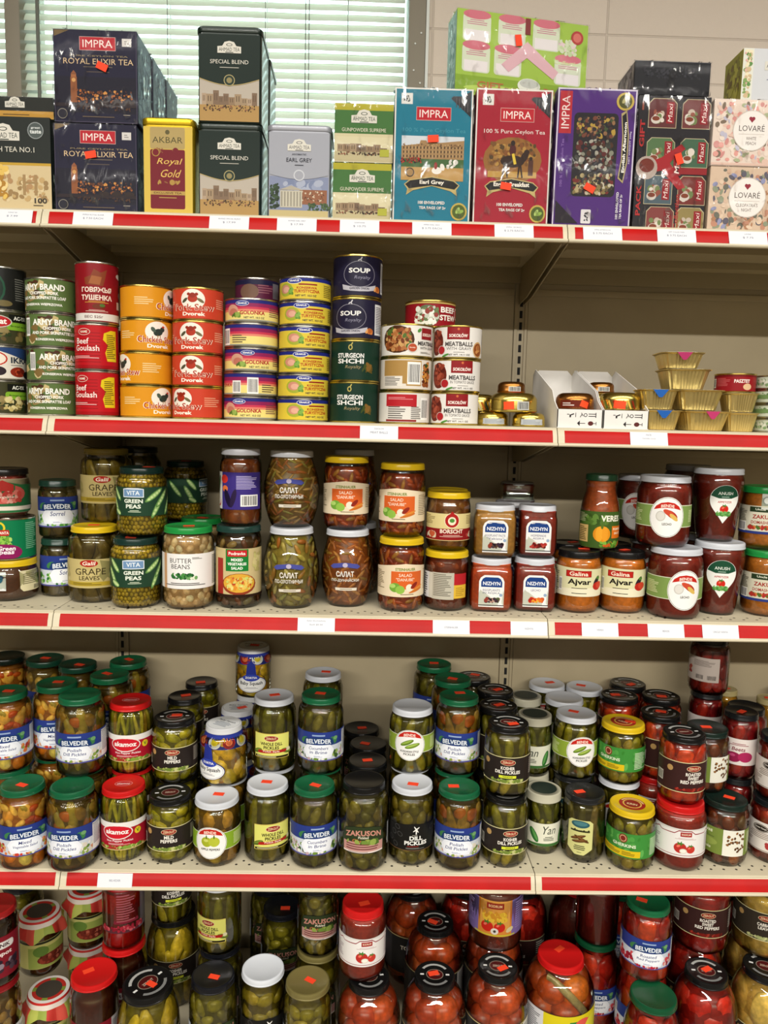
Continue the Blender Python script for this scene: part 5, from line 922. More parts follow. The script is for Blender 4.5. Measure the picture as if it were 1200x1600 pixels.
def cap_cloth(lr, H):
    # pleated paper cap tied over the lid: red and white top, leaf-green and red skirt with points
    n = 48; rings = [(H - .034, 1.27), (H - .022, 1.16), (H - .014, 1.05), (H - .004, 1.02), (H, .97), (H + .0006, .80), (H + .0006, .62), (H + .0006, 0.01)]
    V, F, Cc = [], [], []
    for i, (z, r) in enumerate(rings):
        for k in range(n):
            t = 2 * PI * k / n; wv = math.cos(8 * t); rr = lr * r * (1 + (.07 * wv if i < 2 else .015 * wv if i == 2 else 0)); zz = z + (.008 * math.cos(4 * t + .6) if i == 0 else 0)
            V.append((rr * math.sin(t), -rr * math.cos(t), zz))
    rg = random.Random(5)
    for i in range(len(rings) - 1):
        for k in range(n):
            F.append((i * n + k, i * n + (k + 1) % n, (i + 1) * n + (k + 1) % n, (i + 1) * n + k))
            q = (k // 3) % 4
            Cc.append(hexc(['B83228', 'C44A3A', 'A8AE4E', '8E9C40'][q] if i < 2 else 'D8CCC0' if i == 2 else 'B8241E' if i == 3 else 'DAD4CE' if i == 4 else 'B02820' if i == 5 and q < 3 else '7A8A34' if i == 5 else '3E3830'))
    me = bpy.data.meshes.new('cap'); me.from_pydata(V, [], F); a = me.color_attributes.new('Col', 'FLOAT_COLOR', 'CORNER'); a.data.foreach_set('color', [x for c in Cc for _ in range(4) for x in c])
    me.materials.append(MATS['paper_cap']); me.update(); return finish(me, ang=50)
_KM = {}
def jar_meshes(k):
    if k in _KM: return _KM[k]
    d = KD[k]; shape, R, H = DIM[k]; lr, lh, sq = d['lr'], d['lh'], d['sq']; nr = min(lr * .955, R * .97)
    P = profile(shape, R, H, nr, lh); rf = interp(P); out = []
    def mk(me, m): me.materials.append(MATS[m]); return me
    out.append(('glass', mk(lathe_mesh(P, 40, sq=sq, close_top=False), d['glass']), None, (0, 0, 0)))
    chunky = bool(d['chunks']); cr = d['cr'] or .86; top = H * d['top']
    if d['cont'] == 'tomato':
        out.append(('brine', mk(contents_mesh(rf, d['core'], top, cr, [], 1, sq), 'puree'), 'stuff', (0, 0, 0)))
        rg = random.Random(len(k)); (cnt, tiers, (a, b, c), cols, jit, z0, z1) = d['chunks'][0]
        for i in range(tiers):
            for q in range(cnt):
                out.append(('tomato', mk(contents_one(rf, top, a, b, c, rg.choice(cols), (i + .5) / tiers, 2 * PI * (q + .5 * (i % 2) + rg.uniform(-.12, .12)) / cnt, rg), 'food'), None, (0, 0, 0)))
        if k == 'bigtom': out.append(('garlic_scape', mk(tube_in_jar(rf, top), 'food'), None, (0, 0, 0)))
    else: out.append((d['cont'], mk(contents_mesh(rf, d['core'], top, cr, d['chunks'], sum(map(ord, k)), sq, (1.5, 1.28, 1.0) if d['glass'] == 'jar_glass_green' else (1.15, 1.1, 1.05), 1.0 if d['cont'] in ('peas', 'beans', 'salad') else 1.24), 'food' if chunky else 'puree'), 'stuff' if chunky else None, (0, 0, 0)))
    if d['cap']: out.append(('paper_cap', cap_cloth(lr, H), None, (0, 0, 0)))
    else:
        z = H - lh; rim = [(z - .0004, lr * .965), (z + .0006, lr), (z + .0022, lr), (z + .003, lr * .985), (H - .0028, lr * .985), (H - .0008, lr * .965), (H, lr * .93), (H, lr * .88), (H - .0009, lr * .84), (H - .0009, .002)]
        lm = lathe_mesh(rim, 44, close_bot=True); paint(lm, d['lid']); out.append(('lid', mk(lm, 'silver_paint' if d['metal'] else 'lid_paint'), None, (0, 0, 0)))
        if d['lidart']: out.append(('lid_print', mk(art_mesh(lid_art(d['lidart'], lr), plane_surf((0, 0, H - .0009 if d['lidart'] != 'lace' else H), (1, 0, 0), (0, 1, 0))), 'ink_gloss'), None, (0, 0, 0)))
    for (an, zc, az) in d['labels']:
        curved = shape in ('barrel', 'flare', 'bottle', 'bulb')
        me = art_mesh(ART[an](), round_surf(rf, R, zc * .001, sq), .004 if not sq else .003, .006 if curved else None, off=.0002)
        nm = 'label' if an not in ('squashcap',) else 'paper_collar'
        out.append((nm, mk(me, 'ink_gloss'), None, (0, 0, math.radians(az))))
    _KM[k] = out; return out
def contents_one(rf, top, a, b, c, col, zf, th, rg):
    a, b, c = a * .001, b * .001, c * .001; z = .012 + (top - .024) * zf; s = rg.uniform(.9, 1.06); V = []
    for x, y, w in _sv:
        zz = max(.004, min(top, z + w * c * s)); lim = rf(zz) - .0012; px = x * a * s; pr = max(rf(z) - .002 - b * s, .0) + y * b * s
        X, Y = px, pr; r = math.hypot(X, Y)
        if r > lim: X, Y = X * lim / r, Y * lim / r
        V.append((X * math.cos(th) + Y * math.sin(th), X * math.sin(th) - Y * math.cos(th), zz))
    return join_col([(V, _sf, col)], 'tomato')
def tube_in_jar(rf, top):
    pts = []
    for i in range(22):
        f = i / 21; th = math.radians(-50 + 95 * f); z = top * (.97 - .42 * f ** 2.2); r = rf(z) - .008; pts.append(Vector((r * math.sin(th), -r * math.cos(th), z)))
    V, F = [], []; n = 8
    for i, p in enumerate(pts):
        t = (pts[min(i + 1, 21)] - pts[max(i - 1, 0)]).normalized(); s = t.cross(Vector((p.x, p.y, 0))).normalized(); o = s.cross(t).normalized()
        for k in range(n): q = p + (s * math.cos(2 * PI * k / n) * .0085 + o * math.sin(2 * PI * k / n) * .006); V.append(tuple(q))
    for i in range(21):
        for k in range(n): F.append((i * n + k, i * n + (k + 1) % n, (i + 1) * n + (k + 1) % n, (i + 1) * n + k))
    return join_col([(V, F, '9A8A5A')], 'scape')
CAN = {}
def can(kinds, grp, bg, an, metal='tin_metal', name='food_can', az=0, dark=None):
    for k in kinds.split(): CAN[k] = dict(grp=grp, bg=bg, art=an or k, metal=metal, name=name, az=az)
can('ac', 'dark spread cans', '3A3A22', 'ac'); can('ac2', 'dark spread cans', '3A3A22', 'ac2'); can('acd', 'dark spread cans', '1C1D1A', 'acd'); can('ikra', 'dark spread cans', 'D9D2C4', 'ikra')
can('army', 'camouflage chopped pork cans', '566B3A', 'army'); can('blackcan', 'dark cans', '1A1A18', 'acd'); can('goul', 'beef goulash cans', 'B3161E', 'goul'); can('tush', 'stewed beef cans', '84141C', 'tush')
can('chick', 'orange chicken stew cans', 'D48E1C', 'chick', 'brass_metal'); can('pork', 'pork stew cans', 'C4412B', 'pork', 'brass_metal'); can('gol', 'striped pork knuckle cans', 'E3D27E', 'gol'); can('golb', 'striped pork knuckle cans', 'E3D27E', 'golb'); can('golx', 'pink cans', '6A2A4A', 'golx')
can('tur', 'yellow luncheon meat cans', 'D6BE3E', 'tur'); can('soup', 'soup cans', '211E34', 'soup', 'brass_metal'); can('sturg', 'soup cans', '173226', 'sturg', 'brass_metal')
for kk in ('meat', 'meatg', 'meatf', 'meatb', 'meatr'): can(kk, 'meatball cans', 'DAD6CE', kk, 'brass_metal')
can('beef', 'beef stew cans', '8A1620', 'beef', 'brass_metal'); can('redtin', 'pate tins', '8E1A20', 'redtin', 'brass_metal'); can('grn', 'green tins at the right edge', 'C3C9B4', 'grn'); can('grn2', 'green tins at the right edge', 'C3C9B4', 'grn2'); can('peascan', 'green pea cans', '11764A', 'peascan')
_CM = {}
def can_meshes(k):
    if k in _CM: return _CM[k]
    d = CAN[k]; _, R, H = DIM[k]; e = .0016
    P = [(0, R * .96), (.0004, R + .0004), (.0022, R + .0006), (.0032, R - .0006), (H - .0032, R - .0006), (H - .0022, R + .0006), (H - .0004, R + .0006), (H, R - .0004), (H - .0006, R - .002), (H - .004, R - .0028), (H - .0036, R * .84), (H - .0042, R * .8), (H - .0042, .002)]
    b = lathe_mesh(P, 48); b.materials.append(MATS[d['metal']])
    tabm = box_mesh([(-.008, .008, -.012, .010, H - .0042, H - .003)], .0008); tabm.materials.append(MATS[d['metal']])
    a = ART[d['art']](); h = (H - .0066) * 1000; w = 2 * PI * R * 1000
    sc = h / a.h
    base = A(w, h, d['bg']); base.q += [([[(x * min(sc, 1.05), y * sc) for x, y in p] for p in ps], c) for ps, c in a.q]
    base.q = [([[(max(-w / 2, min(w / 2, x)), max(-h / 2, min(h / 2, y))) for x, y in p] for p in ps], c) for ps, c in base.q]
    lm = art_mesh(base, round_surf(lambda z: R - .0006, R, H / 2), .005, off=.0003); lm.materials.append(MATS['ink_gloss'])
    _CM[k] = [('can_body', b, None, (0, 0, 0)), ('label', lm, None, (0, 0, 0)), ('pull_tab', tabm, None, (0, 0, 0))]; return _CM[k]
def tin_meshes(k):
    # small pressed tins and foil cups
    if k in _CM: return _CM[k]
    _, R, H = DIM[k]; out = []
    m = {'ftin': 'brass_metal', 'gtin': 'brass_metal', 'ctin': 'copper_metal', 'dtin': 'brass_metal', 'ctin2': 'copper_metal', 'gtin2': 'brass_metal', 'gtin3': 'brass_metal'}.get(k, 'gold_metal')
    if k.startswith('tub'):
        P = [(0, .72 * R), (.001, .76 * R), (H - .004, .96 * R), (H - .003, 1.0 * R), (H - .002, 1.05 * R), (H - .0008, 1.06 * R), (H - .0006, 1.04 * R)]
        b = lathe_mesh(P, 84, sq=4.5, flute=.014, close_top=False); b.materials.append(MATS['gold_metal']); out.append(('foil_cup', b, None, (0, 0, 0)))
        l = lathe_mesh([(H - .0012, 1.035 * R), (H - .0004, 1.035 * R), (H, .6 * R), (H, .002)], 48, sq=4.5); l.materials.append(MATS['tin_metal']); out.append(('foil_lid', l, None, (0, 0, 0)))
        tc = {'tub': '1E5AA8', 'tubp': 'B83A6A', 'tubt': 'A82A5E'}.get(k)
        if tc:
            tm = prism_mesh([(-.014, H - .001), (.014, H - .001), (.003, H - .015), (-.003, H - .015)], -1.065 * R - .0012, -1.065 * R - .0004, 'y'); tm.materials.append(MATS['ink_gloss']); paint(tm, tc); out.append(('peel_tab', tm, None, (0, 0, 0)))
    else:
        P = [(0, R * .9), (.0008, R * .97), (.002, R), (.0045, R), (.0055, R * .975), (H * .55, R * .975), (H * .72, R * .96), (H * .9, R * .86), (H - .001, R * .76), (H, R * .68), (H - .0014, R * .62), (H - .0014, .002)]
        b = lathe_mesh(P, 44); b.materials.append(MATS[m]); out.append(('tin_body', b, None, (0, 0, 0)))
        rf = interp(P[:8]); a = A(90, H * 480)
        hh = H * 480
        if k == 'gtin3':
            for q in range(8): a.r(-34 + 9 * q, 0, 3.6, hh, ['D8601E', '5A6A2A', 'E0B84A', '8A2A14'][q % 4], 24)
            a.r(2, 0, 22, hh * .9, 'F0502A', -6)
        if k in ('gtin', 'gtin2', 'ctin'): a.bar(16 if k == 'gtin' else 4, 0, 24, hh * .9, 'C8C8C4')
        if k == 'gtin': a.r(-12, 0, 20, hh * .85, 'F0502A', 4)
        if k == 'ftin': a.r(6, 0, 44, hh * .9, 'B4B8BC').ln(6, 0, 36, hh * .6, 3, '8A9098')
        if k == 'dtin':
            for q in range(9): a.r(-34 + 8 * q, 0, 3.4, hh, ['C86A1E', '2A3A2E', 'D8CBA8'][q % 3], 24)
        if k == 'ctin2': a.r(2, 0, 60, hh, '6A2414').ln(-10, 0, 24, hh * .5, 2, 'E4D8D0').r(20, 0, 16, hh * .8, 'F0502A', -20)
        me = art_mesh(a, round_surf(rf, R, H * .33), .004, .004, off=.0004); me.materials.append(MATS['ink_gloss']); out.append(('label', me, None, (0, 0, 0)))
        ta = A(2 * R * 600, 2 * R * 600); r = R * 600; ta.e(0, 0, r, r, {'ctin2': '7A2A14', 'gtin': 'C8B04A'}.get(k, 'A87A34'), n=26).e(0, 0, r * .7, r * .7, 'C88A3A', n=24).sc(0, 0, r, r, 10, r * .2, ['D8601E', '8A2A14', 'E0B84A', '5A6A2A'], 3).r(r * .2, -r * .4, r * .8, r * .5, 'F0482A', 15)
        tm = art_mesh(ta, plane_surf((0, 0, H - .0014), (1, 0, 0), (0, 1, 0)), off=.0003); tm.materials.append(MATS['ink_gloss']); out.append(('top_print', tm, None, (0, 0, 0)))
    _CM[k] = out; return out

# ------------------------------------------------------------------ the room
def struct(name, me, m): return link(name, me, m, kind='structure')
YW = .47
def wall_mesh():
    WX0, WX1, WZ0, WZ1 = -1.10, .66, .80, 2.0
    return box_mesh([(-5.5, WX0, YW, YW + .2, -1.1, 2.0), (WX1, 6.5, YW, YW + .2, -1.1, 2.0), (WX0, WX1, YW, YW + .2, -1.1, WZ0)])
struct('wall_back', wall_mesh(), 'block_wall')
struct('floor', box_mesh([(-5.5, 6.5, -6, YW, -1.2, -1.1)]), 'floor_tile')
struct('ceiling', box_mesh([(-5.5, 6.5, -6, YW + .2, 2.0, 2.1)]), 'ceiling_paint')
struct('wall_left', box_mesh([(-5.6, -5.5, -6, YW + .2, -1.1, 2.0)]), 'room_paint')
struct('wall_right', box_mesh([(6.5, 6.6, -6, YW + .2, -1.1, 2.0)]), 'room_paint')
struct('wall_front', box_mesh([(-5.5, 6.5, -6.1, -6, -1.1, 2.0)]), 'room_paint')
struct('aisle_light_block', box_mesh([(-5.4, 6.4, -3.1, -2.75, -1.1, .6)]), 'floor_tile')  # unseen partition, added to shape the tube light reaching the lower shelves
w = bpy.data.objects.new('window_1', None); SC.collection.objects.link(w); w['kind'] = 'structure'
fr = link('window_frame', box_mesh([(.645, .683, YW - .014, YW + .2, .78, 2.0), (-.275, -.241, YW + .016, YW + .16, .80, 2.0), (-1.12, -1.08, YW - .014, YW + .2, .78, 2.0), (-1.12, .683, YW - .03, YW + .2, .76, .80)], .002), 'frame_metal', w)
link('window_trim', box_mesh([(.6835, .6905, YW - .016, YW + .004, .78, 2.0)], .001), 'trim_white', w)
sc_ = link('frame_screw', lathe_mesh([(0, .0022), (.001, .002)], 10), 'trim_white', w); sc_.location = (.673, YW - .0145, 1.235); sc_.rotation_euler = (PI / 2, 0, 0)
for x, z in ((.660, 1.212), (.673, 1.128), (.658, 1.155)):
    c = sc_.copy(); SC.collection.objects.link(c); c.location = (x, YW - .0145, z)
link('window_pane', box_mesh([(-1.08, .645, YW + .13, YW + .134, .80, 2.0)]), 'window_glass', w)
def blind(name, label, x0, x1, cords, wand):
    t = thing(name, label, 'blind', ((x0 + x1) / 2, YW + .045, .82), group='mini blinds in the window'); hw = (x1 - x0) / 2
    V, F = [], []; n = 5; tl = math.radians(57); W = .025; zs = .012; rg = random.Random(int(x0 * 100))
    i = 0
    while zs < 1.15:
        seg = 12; b0 = len(V); wob = rg.uniform(-.012, .012)
        for s in range(seg + 1):
            xx = -hw + 2 * hw * s / seg; sag = .0006 * math.sin(s * 1.7 + i)
            for k in range(n):
                f = k / (n - 1) - .5; crown = .0016 * (1 - 4 * f * f); a = tl + wob
                V.append((xx, f * W * math.cos(a) - crown * math.sin(a), zs + f * W * math.sin(a) + crown * math.cos(a) + sag))
        for s in range(seg):
            for k in range(n - 1): F.append((b0 + s * n + k, b0 + (s + 1) * n + k, b0 + (s + 1) * n + k + 1, b0 + s * n + k + 1))
        zs += .0218; i += 1
    me = bpy.data.meshes.new('slats'); me.from_pydata(V, [], F); me.update(); link('slats', finish(me, ang=80), 'blind_slat', t)
    for cx in cords:
        o = link('ladder_cord', box_mesh([(-.0006, .0006, -.0155, -.0143, 0, 1.15), (-.0006, .0006, .0143, .0155, 0, 1.15)]), 'cord', t); o.location = (cx - (x0 + x1) / 2, 0, 0)
    for cx in wand:
        o = link('lift_cord', box_mesh([(-.0009, .0009, -.0205, -.0187, .02, 1.15)]), 'cord', t); o.location = (cx - (x0 + x1) / 2, 0, 0)
    link('bottom_rail', box_mesh([(-hw, hw, -.012, .012, -.006, .004)], .002), 'blind_slat', t)
blind('window_blind', 'pale green backlit mini blind filling the window above the tea boxes', -.243, .637, (-.14, .09, .315, .505), (.408, .416))
blind('window_blind', 'narrow strip of mini blind left of the dark window post', -1.07, -.272, (-.9, -.45), (-.3,))
wn = bpy.data.objects['window_blind']; link('tilt_wand', lathe_mesh([(0, .004), (.9, .004)], 10), 'cord', wn).location = (-.203 - .197, -.022, .03)

# ------------------------------------------------------------------ shelving
ZS = [.712, .356, 0.0, -.508]; BAY = .914; LIP = .0335; DB = .385
RN = ['top shelf', 'second shelf', 'third shelf', 'fourth shelf']
BN = ['left', 'middle', 'right']
GOODS = {0: ('tea boxes', 'tea boxes and tins'), 1: ('food cans', 'food cans and foil cups'), 2: ('jars and cans', 'salad and sauce jars'), 3: ('pickle jars', 'pickle jars')}
def rail_outline(t): return [(.004, -.0005), (-.0015, 0), (-.0035, -.0012), (-.0035, -.0038), (-.0062, -.0062), (-.0108, -.0165), (-.0138, -.0270), (-.0175, -.0285), (-.0185, -.031), (-.0172, -.0333), (-.010, -.0335), (-.006, -.030), (.004, -.010)]
def shelf(i, b):
    x0 = -BAY + BAY * b + .0008; x1 = x0 + BAY - .0016; L = x1 - x0; z = ZS[i]
    what = ['short piece at the left edge', 'middle bay', 'right bay'][b]
    t = thing('gondola_shelf', 'cream %s with red price rail, %s' % (RN[i], what), 'shelf', (x0, 0, z), group='gondola shelves')
    link('deck', box_mesh([(0, L, 0, DB - .004, -.0016, 0)]), 'perforated_enamel' if i >= 2 else 'enamel', t)
    link('price_rail', prism_mesh(rail_outline(0), 0, L), 'enamel', t)
    link('underside_pan', box_mesh([(0, .0015, .004, DB - .006, -.03, -.0018), (L - .0015, L, .004, DB - .006, -.03, -.0018), (.0016, L - .0016, DB - .012, DB - .006, -.036, -.0018), (.03, L - .03, .12, .19, -.016, -.0018), (.03, L - .03, .26, .30, -.016, -.0018)]), 'bracket_enamel', t)
    s0, s1 = .012, L - .008
    st = prism_mesh([(-.0050, -.0050), (-.0066, -.0060), (-.0112, -.0163), (-.0142, -.0268), (-.0128, -.0272), (-.0100, -.0170)], s0, s1); link('red_strip', st, 'rail_red', t)
    for e in (0, 1):
        bx = .004 if e == 0 else L - .0055
        bk = prism_mesh([(.010, -.0305), (.012, -.031), (.30, -.078), (DB - .002, -.082), (DB - .002, -.0018), (.010, -.0018)], bx, bx + .0022); link('bracket', bk, 'bracket_enamel', t)
    return t
for i in range(4):
    for b in range(3): shelf(i, b)
t = thing('bottom_shelf', 'cream base deck carrying the lowest row of big jars', 'shelf', (-BAY, 0, -.95))
link('base_deck', box_mesh([(0, 3 * BAY, -.06, DB - .006, -.002, 0)]), 'enamel', t); link('kick_plate', box_mesh([(0, 3 * BAY, -.05, -.045, -.15, -.002)]), 'bracket_enamel', t)
for b in range(3):
    x0 = -BAY + BAY * b
    t = thing('back_panel', 'beige steel back panel behind %s' % ['the leftmost cans and jars', 'the middle bay of cans and jars', 'the right bay of cups and sauces'][b], 'back panel', (x0, DB + .001, -1.1), group='gondola back panels')
    bs = [(.0165, BAY - .0165, 0, .003, 0, 1.822)]
    link('panel_sheet', box_mesh(bs), 'panel_enamel', t)
    for zz in (.586, 1.092, 1.448, 1.804): link('splice_rail', box_mesh([(.017, BAY - .017, -.0045, -.0002, zz - .014 - .04, zz - .04)], .0008), 'panel_enamel', t)
for j, x in enumerate((-.914, 0, .914, 1.828)):
    lab = ['slotted upright at the far left end of the shelving', 'slotted upright between the left and middle bays', 'slotted upright between the middle and right bays', 'slotted upright at the far right end of the shelving'][j]
    t = thing('shelf_upright', lab, 'upright', (x, DB, -1.1), group='slotted uprights')
    link('post', box_mesh([(-.0155, .0155, 0, .04, 0, 1.826), (-.0150, -.0085, -.0035, 0, 0, 1.826), (.0085, .0150, -.0035, 0, 0, 1.826)], .0006), 'panel_enamel', t)
    link('slot_column', box_mesh([(-.0032, .0032, -.0008, .002, .1 + .0254 * k, .1 + .0254 * k + .0165) for k in range(67)]), 'slot_dark', t, 'stuff')
    t.children[1]['kind'] = 'stuff'

# price tags slid into the rails
def price_tag(i, xc, w, lines, label, dark='5A6076'):
    a = A(w * 1000, 25, 'DDDEE2')
    for k, (s, h) in enumerate(lines): a.t(s, 0, 7.5 - k * 7 if len(lines) > 1 else 0, h, dark, w=min(w * 860, len(s) * h * .78), b=.0)
    o = Vector((xc, -.0098 - .0022, ZS[i] - .0165)); uy = Vector((0, -.0082, -.0228)).normalized() * -1
    bm = box_mesh([(-w / 2, w / 2, -.0130, .0130, -.0003, 0)]); me = art_mesh(a, plane_surf((0, 0, 0), (1, 0, 0), (0, 1, 0)), off=.0001)
    paint(bm, 'DDDEE2')
    b = bmesh.new(); b.from_mesh(bm); b.from_mesh(me); m2 = bpy.data.meshes.new('price_tag'); b.to_mesh(m2); b.free()
    ob = link('price_tag', m2, 'ink_gloss'); z = Vector((1, 0, 0)).cross(uy); ob.matrix_world = Matrix((Vector((1, 0, 0)), uy, z)).transposed().to_4x4(); ob.location = o
    tag(ob, label, 'price tag', 'price tags in the rails')
TW = .0685
for x, ls, lb in ((-.049, [('AHMAD TEA', 2.2), ('$ 7.99', 4)], 'white price tag at the left edge below the black and yellow tea box'), (.089, [('IMPRA ROYAL ELIXIR', 2.6), ('$ 7.50 EACH', 4)], 'white price tag below the navy tea boxes'), (.323, [('AHMAD SPECIAL BLEND', 2.6), ('$ 17.99', 4)], 'white price tag below the dark green tea tins'), (.44, [('AHMAD EARL GREY', 2.6), ('$ 17.99', 4)], 'white price tag below the grey tea tin'), (.549, [('GUNPOWDER', 2.6), ('$ 10.75', 4)], 'white price tag below the green tea boxes'), (.675, [('IMPRA EARL GREY', 2.4), ('$ 3.75 EACH', 4)], 'white price tag below the teal tea box'), (.819, [('IMPRA 100 BAGS', 2.4), ('$ 2.75 EACH', 4)], 'white price tag below the red tea box'), (.975, [('IMPRA AFTERNOON', 2.4), ('$ 3.75 EACH', 4)], 'white price tag below the purple tea box'), (1.106, [('GIFT COLLECTION', 2.4), ('$ 3.75 EACH', 4)], 'white price tag below the black gift pack'), (1.233, [('LOVARE', 2.4), ('$ 7.75', 4)], 'white price tag below the floral tea boxes')): price_tag(0, x, TW, ls, lb)
price_tag(1, .591, TW, [('SOKOLOW', 3.2), ('MEAT BALLS', 4)], 'white price tag reading meat balls on the second shelf')
price_tag(1, 1.080, TW, [('PATE', 3), ('CHICKEN, DUCK', 2.4)], 'white price tag below the gold foil cups')
price_tag(2, .483, TW, [('Salat Domashniy', 3), ('Each $5.50', 3)], 'white price tag below the barrel-shaped salad jars')
for x, s, lb in ((.733, 'STEINHAUER', 'white price tag below the borscht jars'), (.878, 'NIZHYN', 'white price tag below the square sauce jars at the rail joint'), (1.011, 'VERES', 'white price tag below the black-lidded pepper spread'), (1.135, 'BENDE', 'white price tag below the large lecho jars'), (1.238, 'UNCLE VANYA', 'white price tag below the flared sauce jars')): price_tag(2, x, TW, [(s, 3.2)], lb)
price_tag(3, .105, .066, [('BELVEDER', 3.4)], 'white price tag on the lowest rail below the red-lidded peppers')

# ------------------------------------------------------------------ tea boxes and tins on the top shelf
GLOSS = 'ink_gloss'
def rr_outline(w, d, r, n=5):
    P = []
    for cx, cy, a0 in ((w / 2 - r, d / 2 - r, 0), (-w / 2 + r, d / 2 - r, 90), (-w / 2 + r, -d / 2 + r, 180), (w / 2 - r, -d / 2 + r, 270)):
        P += [(cx + r * math.cos(math.radians(a0 + 90 * k / n)), cy + r * math.sin(math.radians(a0 + 90 * k / n))) for k in range(n + 1)]
    return P
def rr_loft(rings):
    V, F = [], []; n = 0
    for (z, w, d, r) in rings:
        P = rr_outline(w, d, r); n = len(P); V += [(x, y, z) for x, y in P]
    for i in range(len(rings) - 1):
        for k in range(n): F.append((i * n + k, i * n + (k + 1) % n, (i + 1) * n + (k + 1) % n, (i + 1) * n + k))
    F += [tuple(range(n))[::-1], tuple(range((len(rings) - 1) * n, len(rings) * n))]
    me = bpy.data.meshes.new('tin'); me.from_pydata(V, [], F); me.update(); return finish(me)
def sticker_on(t, x, y, z, rot=0, sc=1.0):
    me = box_mesh([(-.0095 * sc, .0095 * sc, -.0006, 0, -.006 * sc, .006 * sc)]); paint(me, 'F0482A'); o = link('price_sticker', me, 'ink', t); o.location = (x, y, z); o.rotation_euler = (0, math.radians(rot), 0); o['label'] = 'small orange price sticker'
def tea_box(name, label, xl, w, d, h, z, yf, artn, body, grp, side=None, film=True, rot=0, stk=None, lean=0, left=None, m='ink_gloss'):
    r = math.radians(rot); t = thing(name, label, 'box', (xl + w / 2 * math.cos(r) - d / 2 * math.sin(r), yf + d / 2 * math.cos(r) + w / 2 * math.sin(r), z), (math.radians(lean), 0, r), grp)
    b = box_mesh([(-w / 2, w / 2, -d / 2, d / 2, 0, h)], .0008); paint(b, body); link('carton', b, m, t)
    a = ART[artn](); a.q = [([[(x * w * 998 / a.w, y * h * 998 / a.h) for x, y in p] for p in ps], c) for ps, c in a.q]
    a.q = [([[(max(-w * 499, min(w * 499, x)), max(-h * 499, min(h * 499, y))) for x, y in p] for p in ps], c) for ps, c in a.q]
    link('front_print', art_mesh(a, plane_surf((0, -d / 2, h / 2), (1, 0, 0), (0, 0, 1))), GLOSS, t)
    if side:
        s = A(d * 940, h * 960, side[0]); s.sc(0, 0, d * 900, h * 900, 30, d * 160, side[1:], 3, .3)
        link('side_print', art_mesh(s, plane_surf((w / 2, 0, h / 2), (0, 1, 0), (0, 0, 1))), GLOSS, t); link('side_print', art_mesh(s, plane_surf((-w / 2, 0, h / 2), (0, -1, 0), (0, 0, 1))), GLOSS, t)
    if film:
        e = .0022; f = box_mesh([(-w / 2 - e, w / 2 + e, -d / 2 - e, d / 2 + e, .0001, h + .0012)], .0012); link('shrink_wrap', f, 'plastic_film', t)
    if stk:
        for (sx, sz, sr) in stk: sticker_on(t, sx, -d / 2 - .0030, sz, sr)
    return t
def tea_tin(label, xl, w, d, h, z, yf, artn, body, grp, gold=False, lidh=.010):
    t = thing('tea_tin', label, 'tin', (xl + w / 2, yf + d / 2, z), group=grp); mm = 'gold_paint' if gold else 'silver_paint'
    b = rr_loft([(0, w - .004, d - .004, .010), (.0015, w - .0015, d - .0015, .011), (.003, w - .003, d - .003, .011), (h - lidh, w - .003, d - .003, .011)]); paint(b, body); link('tin_body', b, mm, t)
    l = rr_loft([(h - lidh, w - .001, d - .001, .012), (h - lidh + .001, w, d, .0125), (h - .002, w, d, .0125), (h, w - .004, d - .004, .011), (h - .001, w - .010, d - .010, .009)]); paint(l, body); link('lid', l, mm, t)
    a = ART[artn](); sx, sy = (w - .008) * 1000 / a.w, (h - lidh - .006) * 1000 / a.h; a.q = [([[(x * sx, y * sy) for x, y in p] for p in ps], c) for ps, c in a.q]
    link('front_print', art_mesh(a, plane_surf((0, -d / 2 + .0014, (h - lidh) / 2), (1, 0, 0), (0, 0, 1))), GLOSS, t); return t
Z1 = ZS[0] + .0004; W = ['6E9AA0', '9AC0C0', '5A8088', 'B8D8D4', '486A78']
g1 = 'black and yellow tea boxes'
tea_box('tea_box', 'black and yellow tea box at the left edge, standing upright', -.143, .150, .07, .158, Z1, .02, 'teano', '1E231F', g1, film=False)
tea_box('tea_box', 'black tea box lying flat on top of the upright one at the left edge', -.14, .150, .13, .036, Z1 + .1585, .03, 'teanof', '22241F', g1)
g2 = 'navy tea boxes with a tower picture'
for lv, zz, xl, hh in ((0, Z1, .0135, .150), (1, Z1 + .1515, .016, .152)):
    for k in range(3):
        lb = [['navy tea box with clock tower picture, lower one in front', 'navy tea box with clock tower picture, upper one in front'], ['second navy tea box back in the lower row', 'second navy tea box back in the upper row, wrapped side showing'], ['third navy tea box back in the lower row', 'third navy tea box back in the upper row, darker side showing']][k][lv]
        tea_box('tea_box', lb, xl + .0015 * k, .143, .086, hh, zz, .02 + .0925 * k, 'elixir', '1A1830', g2, side=('3E4E66', '5A6E84', '2A3450', '6E8494') if k < 2 else ('343A4A', '3E4658', '2A303E'), stk=[((.012, .092, 24) if lv else (-.008, .098, -10))] if k == 0 else None)
tea_tin('gold tea tin with dark red panel, beside the navy boxes', .1645, .093, .093, .164, Z1, .018, 'akbar', 'C9A821', 'tea tins', True, .012)
g3 = 'dark green tea tins'
tea_tin('dark green tea tin with street picture, lower one in front', .2605, .114, .105, .1585, Z1, .02, 'special', '14231C', g3)
tea_tin('dark green tea tin with street picture, upper one in front', .2605, .114, .105, .1585, Z1 + .159, .02, 'special', '14231C', g3)
tea_tin('dark green tea tin in the second row, lower', .2610, .114, .105, .1585, Z1, .13, 'special', '14231C', g3)
tea_tin('dark green tea tin in the second row, upper', .2610, .114, .105, .1585, Z1 + .159, .13, 'special', '14231C', g3)
tea_tin('silver grey tea tin with palace picture, beside the green tins', .383, .114, .105, .160, Z1, .02, 'earlg', '9B9DA6', 'tea tins')
